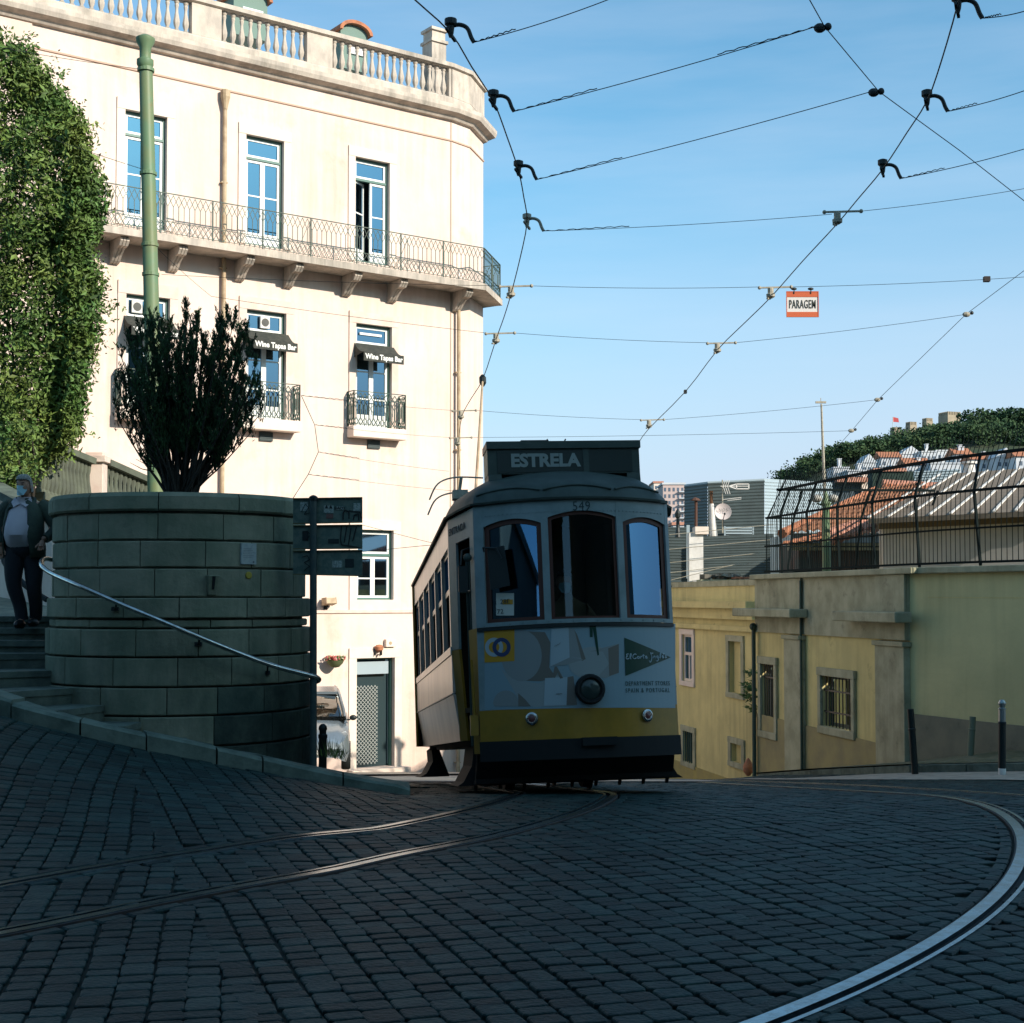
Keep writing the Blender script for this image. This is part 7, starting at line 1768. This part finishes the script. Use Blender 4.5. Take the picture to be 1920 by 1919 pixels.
# ================================================================ overhead wires
ZW=5.75
def wy(px,py):
    """distance at which the sight line meets the contact-wire height above the street"""
    d=ray(px,py); t=4.
    while t<60 and EYE+d.z*t<ZW+gz(0,t)*1.0: t+=.02
    return t
def W(px,py): t=wy(px,py); d=ray(px,py); return Vector((d.x*t,t,EYE+d.z*t))
def wire(pts,r_,lab,name='contact_wire',m=m_wire,group=None):
    r=r_*.8; g=MB(); g.tube(pts,r,5); return settag(g.build(name,m),lab,'wire',group)
lw=[(740,-40),(778,0),(845,62),(884,125),(925,190),(950,255),(972,320),(982,370),(988,418),(975,485),(958,552),(945,595),(930,637),(905,712),(882,750),(866,782),(860,830),(862,880)]
LWp=[W(*p) for p in lw]
wire(catmull(LWp,3),.0075,'overhead contact wire bending down past the corner of the cream building to the trolley pole')
rw=[(1800,-30),(1795,10),(1765,115),(1738,190),(1700,250),(1655,318),(1610,372),(1568,422),(1505,490),(1445,558),(1395,607),(1345,657),(1285,735),(1215,806),(1195,835)]
RWp=[W(*p) for p in rw]
wire(catmull(RWp,3),.0075,'overhead contact wire running from the upper right corner down behind the destination box')
def hanger(px,py,kind,m,lab,tail=(40,18)):
    p=W(px,py); sc=1
    t=thing('wire_hanger',lab,'wire fitting',p,'hangers on the overhead wires'); 
    if kind=='pull':
        g=MB(); e=Vector((.17,0,-.085)); g.tube(catmull([Vector((-.01,0,.03)),Vector((.06,0,.045)),Vector((.12,0,.02)),Vector((.15,0,-.05)),e],4),.016,7); g.build('curved_arm',m,t)
        g=MB(); g.lathe([(.012,-.05),(.022,-.02),(.028,.03),(.045,.045),(.045,.085),(.02,.095),(0,.095)],10); g.build('insulator',m,t)
        g=MB(); g.bar((-.03,-.05,-.0),(.03,.08,-.045),.02,.02); g.build('clamp',m,t); return p+e
    g=MB(); g.lathe([(.02,-.05),(.05,-.03),(.052,.0),(.035,.01),(.035,.07),(.02,.075)],10); g.build('insulator',m,t)
    g=MB(); g.bar((-.13,0,.075),(.24,0,.085),.018); g.ball((-.13,0,.075),.022,5); g.ball((.24,0,.085),.022,5); g.build('bar',m,t)
    g=MB(); g.bar((-.05,-.05,-.06),(.0,.05,-.045),.02); g.build('clamp',m,t); return p+Vector((.24,0,.085))
def pfar(px,py,Y): return P(px,py,Y)
def span(a,b,lab,r=.0045,tw=0,name='span_wire'):
    pts=[a.lerp(b,i/12)+Vector((0,0,-.02*4*(i/12)*(1-i/12))) for i in range(13)]; g=MB(); g.tube(pts,r*.62,4)
    L_=(b-a).length
    for end in((0,1) if tw>=2 else ((0,) if tw else ())):
        q=[]
        for k in range(24):
            t=(k/23)*min(.3,.9/L_); t=t if end==0 else 1-t; ang=k*1.9; q.append(a.lerp(b,t)+Vector((0,math.cos(ang),math.sin(ang)))*.005)
        g.tube(q,.004,4)
    settag(g.build(name,m_wire),lab,'wire','cross span wires')
# diagonal support wire upper right
def WD(px,py,dz=.25): t=wy(px,py); return P(px,py,t)
D0=[(1500,-40),(1518,0),(1546,50),(1648,172),(1730,232),(1800,283),(1960,408)]; D0p=[WD(*p) for p in D0]
wire(D0p,.005,'thin diagonal support wire crossing the upper right sky',name='support_wire')
D1=[(1960,472),(1920,508),(1812,589),(1646,750),(1597,808),(1560,850)]; D1p=[P(px,py,Y) for (px,py),Y in zip(D1,(17.5,18,19.5,23,25,27))]
wire(D1p,.005,'thin support wire slanting down right of the PARAGEM sign',name='support_wire')
labs=['highest dark curved hanger on the left wire','second dark curved hanger on the left wire','third dark curved hanger on the left wire','pale curved hanger on the left wire above the balcony corner']
for i,((px,py),_n,dg,m) in enumerate((((845,58),None,(1160,-10),m_darkfit),((925,190),None,(1530,54),m_darkfit),((972,320),None,(1634,175),m_darkfit),((988,418),None,(1565,404),m_fitting))):
    e=hanger(px,py,'pull',m,labs[i])
    tgt=[P(1160,-8,wy(1160,-8)),D0p[2]+Vector((-.06,0,0)),D0p[3]+Vector((-.06,0,0)),W(1560,402)][i]
    span(e,tgt,['topmost cross wire leaving the picture at the top','cross wire ending at the upper insulator of the diagonal wire','cross wire ending at the lower insulator of the diagonal wire','cross wire from the pale hanger to the right contact wire'][i],tw=2 if i in(1,) else 1,r=.006 if i<3 else .0045)
for k,(px,py,lab) in enumerate(((1537,53,'dark insulator at the upper knot of the diagonal wire'),(1638,174,'dark insulator at the lower knot of the diagonal wire'))):
    p=WD(px,py); t=thing('wire_insulator',lab,'insulator',p,'insulators on the support wires'); g=MB(); g.ball((-.0,0,0),.035,6,(1.3,1,1)); g.build('insulator',m_darkfit,t); g=MB(); g.ball((.06,0,.01),.028,6); g.build('shackle',m_darkfit,t)
rl=['dark curved hanger cut by the top edge at the right','dark curved hanger on the right wire, second from the top','dark curved hanger on the right wire, third from the top']
for i,((px,py),(bx,by)) in enumerate((((1796,12),(1960,8)),((1738,190),(1960,156)),((1655,318),(1960,268)))):
    e=hanger(px,py,'pull',m_darkfit,rl[i]); span(e,P(bx,by,e.y+.05),['short cross wire at the top right corner','cross wire from the second right hanger to the right edge','cross wire from the third right hanger to the right edge'][i],tw=1,r=.006)
h4_=hanger(1570,412,'bar',m_fitting,'pale barrel hanger high on the right contact wire'); span(h4_,P(1960,347,h4_.y+.2),'thin cross wire from the barrel hanger to the right edge')
h5_=hanger(1445,552,'bar',m_fitting,'pale barrel hanger just left of the PARAGEM sign'); h5l=hanger(958,550,'bar',m_fitting,'pale barrel hanger beside the balcony corner')
span(h5l,h5_+Vector((-.37,0,0)),'level cross wire from the balcony corner to the PARAGEM sign'); span(h5_,P(1960,517,h5_.y),'cross wire carrying the PARAGEM sign on to the right edge',tw=0)
p=P(1850,524,h5_.y); t=thing('wire_insulator','brown box insulator on the cross wire right of the PARAGEM sign','insulator',p,'insulators on the support wires'); g=MB(); g.cbox((0,0,0),(.07,.06,.06)); g.build('insulator',m_steelrust,t)
h6_=hanger(1345,655,'bar',m_fitting,'pale barrel hanger on the right wire below and left of the sign'); h6l=hanger(930,637,'bar',m_fitting,'pale barrel hanger on the left wire over the building corner')
span(h6l,h6_+Vector((-.37,0,0)),'level cross wire below the one with the sign'); span(h6_,P(1810,590,h6_.y-.6),'cross wire running from below the sign to the slanting support wire')
h7_=hanger(1217,797,'bar',m_fitting,'pale barrel hanger just above the destination box'); h7l=hanger(864,780,'bar',m_fitting,'pale barrel hanger in front of the long downpipe')
span(h7l,h7_+Vector((-.37,0,0)),'level cross wire just over the tram roof'); span(h7_,P(1644,750,h7_.y-.4),'cross wire from above the destination box to the slanting support wire',tw=0); h8l=hanger(858,830,'bar',m_fitting,'lowest pale barrel hanger against the downpipe'); span(h8l,P(1597,808,h8l.y-.3),'lowest cross wire passing behind the destination box')
for px,py,lab,Yk in((1812,590,'pale insulator where the slanting wire meets the cross wire under the sign',h6_.y-.6),(1645,750,'pale insulator midway down the slanting support wire',h7_.y-.4),(1596,808,'lowest pale insulator of the slanting support wire',h8l.y-.3)):
    t=thing('wire_insulator',lab,'insulator',P(px,py,Yk),'insulators on the support wires'); g=MB(); g.ball((0,0,0),.035,6,(1.5,1,1)); g.build('insulator',m_fitting,t); g=MB(); g.ball((.07,0,.02),.025,5); g.build('shackle',m_darkfit,t)
g=MB(); p=W(1285,735); g.cbox(p,(.04,.10,.05)); settag(g.build('wire_clip',m_darkfit),'small clip on the right contact wire above the destination box','wire fitting')
# wires in front of the cream facade
fy=27.
span(P(303,515,19.0),h5l+Vector((-.37,0,0)),'thin wire from the green pole across the balcony brackets'); span(P(396,556,19.5),h6l+Vector((-.37,0,0)),'thin wire crossing the facade above the right wine bar window'); span(P(284,455,19.0),P(396,556,19.5),'slanting wire running down from the green pole to a knot')
span(P(-40,82,18.5),P(265,130,19.0),'thin wire from the left edge to the top collar of the green pole',r=.006); span(P(-40,210,18.5),P(275,320,19.0),'thin wire from behind the ivy to the second collar of the green pole',r=.006)
chain=[(565,742),(590,797),(597,848),(578,890),(530,965)]; cp=[P(x,y,22.0) for x,y in chain]
g=MB(); g.tube(cp,.005,4); settag(g.build('support_wire',m_wire),'bent support wire hanging in front of the facade left of the street sign','wire')
for i,((x,y),q) in enumerate(zip(chain[:4],((860,778),(855,832),(842,884),(842,917)))): 
    t=[h7l+Vector((-.37,0,0)),h8l+Vector((-.37,0,0)),P(842,884,23.5),P(900,925,24)][i]; span(cp[i],t,['highest of the four wires between the bent support wire and the contact wire','second highest of the four wires tied to the bent support wire','third of the four wires tied to the bent support wire','lowest of the four wires tied to the bent support wire'][i],tw=1,r=.004)
wire([P(680,985,26),P(800,1016,25.5),P(870,1030,25.2)],.005,'short dark wire right of the street sign plates, sloping down',name='support_wire'); wire([P(680,1035,26),P(790,1024,25.5),P(870,1017,25.2)],.006,'short dark wire right of the street sign plates, sloping up',name='support_wire')
# tram stop sign
ps=P(1504.5,571,h5_.y); t=thing('tram_stop_sign','white and red hanging sign reading PARAGEM on the cross wire','sign',ps); hw2=(1535-1474)/2/F*h5_.y; hh2=24.5/F*h5_.y
m_sr=mat('sign_orange_red',(.60,.13,.05),rough=.5); g=MB(); g.box(-hw2,hw2,-.006,.006,-hh2,hh2); g.build('panel',mat('sign_white',(.75,.72,.68),rough=.5),t)
g=MB(); g.box(-hw2,hw2,-.010,-.007,hh2*.56,hh2); g.box(-hw2,hw2,-.010,-.007,-hh2,-hh2*.60); g.build('red_bands',m_sr,t)
g=MB(); ring(g,-hw2,hw2,-hh2,hh2,.008,-.013,-.0101); g.build('rim',m_sr,t)
text('PARAGEM',.14,mat('sign_black_text',(.05,.06,.05),rough=.6),Matrix.Translation((0,-.009,-.005))@Matrix.Rotation(R(90),4,'X'),'lettering',t,sx=.475,space=1.10,off=.001)
for s_ in(-1,1): g=MB(); g.ball((s_*hw2*.52,0,hh2+.03),.024,6,(1.5,1,.7)); g.bar((s_*hw2*.52,-.012,hh2+.03),(s_*hw2*.52,-.012,hh2-.03),.01); g.build('hook',m_darkfit,t)
# ================================================================ unseen tall house casting foreground shade, and lower blocks added to cut sky light
def shade_block(name,lab,x0,x1,y0,y1,h,m):
    t=thing(name,lab,'building',((x0+x1)/2,(y0+y1)/2,-2)); g=MB(); g.box(x0,x1,y0,y1,-3,h); g.build('wall',m,t,world=True)
    for fl_ in range(int(h/3.4)):
        for k in range(int((x1-x0)/2.8)):
            x=x0+1.4+k*2.8; q=MB(); q.box(x-.5,x+.5,y1+.005,y1+.05,1+fl_*3.4,2.9+fl_*3.4)
            (q.v and q).build('window',m_darkroom,t,world=True) if fl_<2 and k<8 else None
    g=MB(); g.box(x0-.3,x1+.3,y0-.3,y1+.3,h,h+.35); g.build('cornice',m,t,world=True)
m_sh=mat('shaded_render_wall',(.22,.22,.17),(.16,.17,.14),rough=.9,scale=.6)
shade_block('unseen_block','tall plain apartment house behind the camera',10,62,-18,-9,SHH,m_sh)
shade_block('unseen_block','unseen block added straight behind the camera to cut sky light',-12.3,7,-24,-14,15,m_sh)
shade_block('unseen_block','unseen block added right of the camera to cut sky light',10.5,24,-9,-.5,11,m_sh)
shade_block('unseen_block','unseen block added left of the camera to cut sky light and fill window reflections',-30,-12.5,-12,8,7.5,m_sh)
for k,(x,y,sc,lab) in enumerate(((1.2,-7,1.1,'street tree behind the camera'),)):
    t=thing('street_tree',lab,'tree',(x,y,0)); g=MB(); crown(g,Vector((x,y,8.5*sc)),3.4,2.4,5200,.17,rh); g.build('crown',m_leafA,t,world=True)
    g=MB(); g.tube([(x,y,-.2),(x+.1,y,3),(x,y+.1,6*sc)],.22,10,r2=.13)
    for a in range(6): g.tube([(x,y,4.5*sc),(x+1.1*math.cos(a),y+1.1*math.sin(a),6.5*sc),(x+2.6*math.cos(a),y+2.4*math.sin(a),8.6*sc)],.08,6,r2=.02)
    g.build('trunk',m_bark,t,world=True)
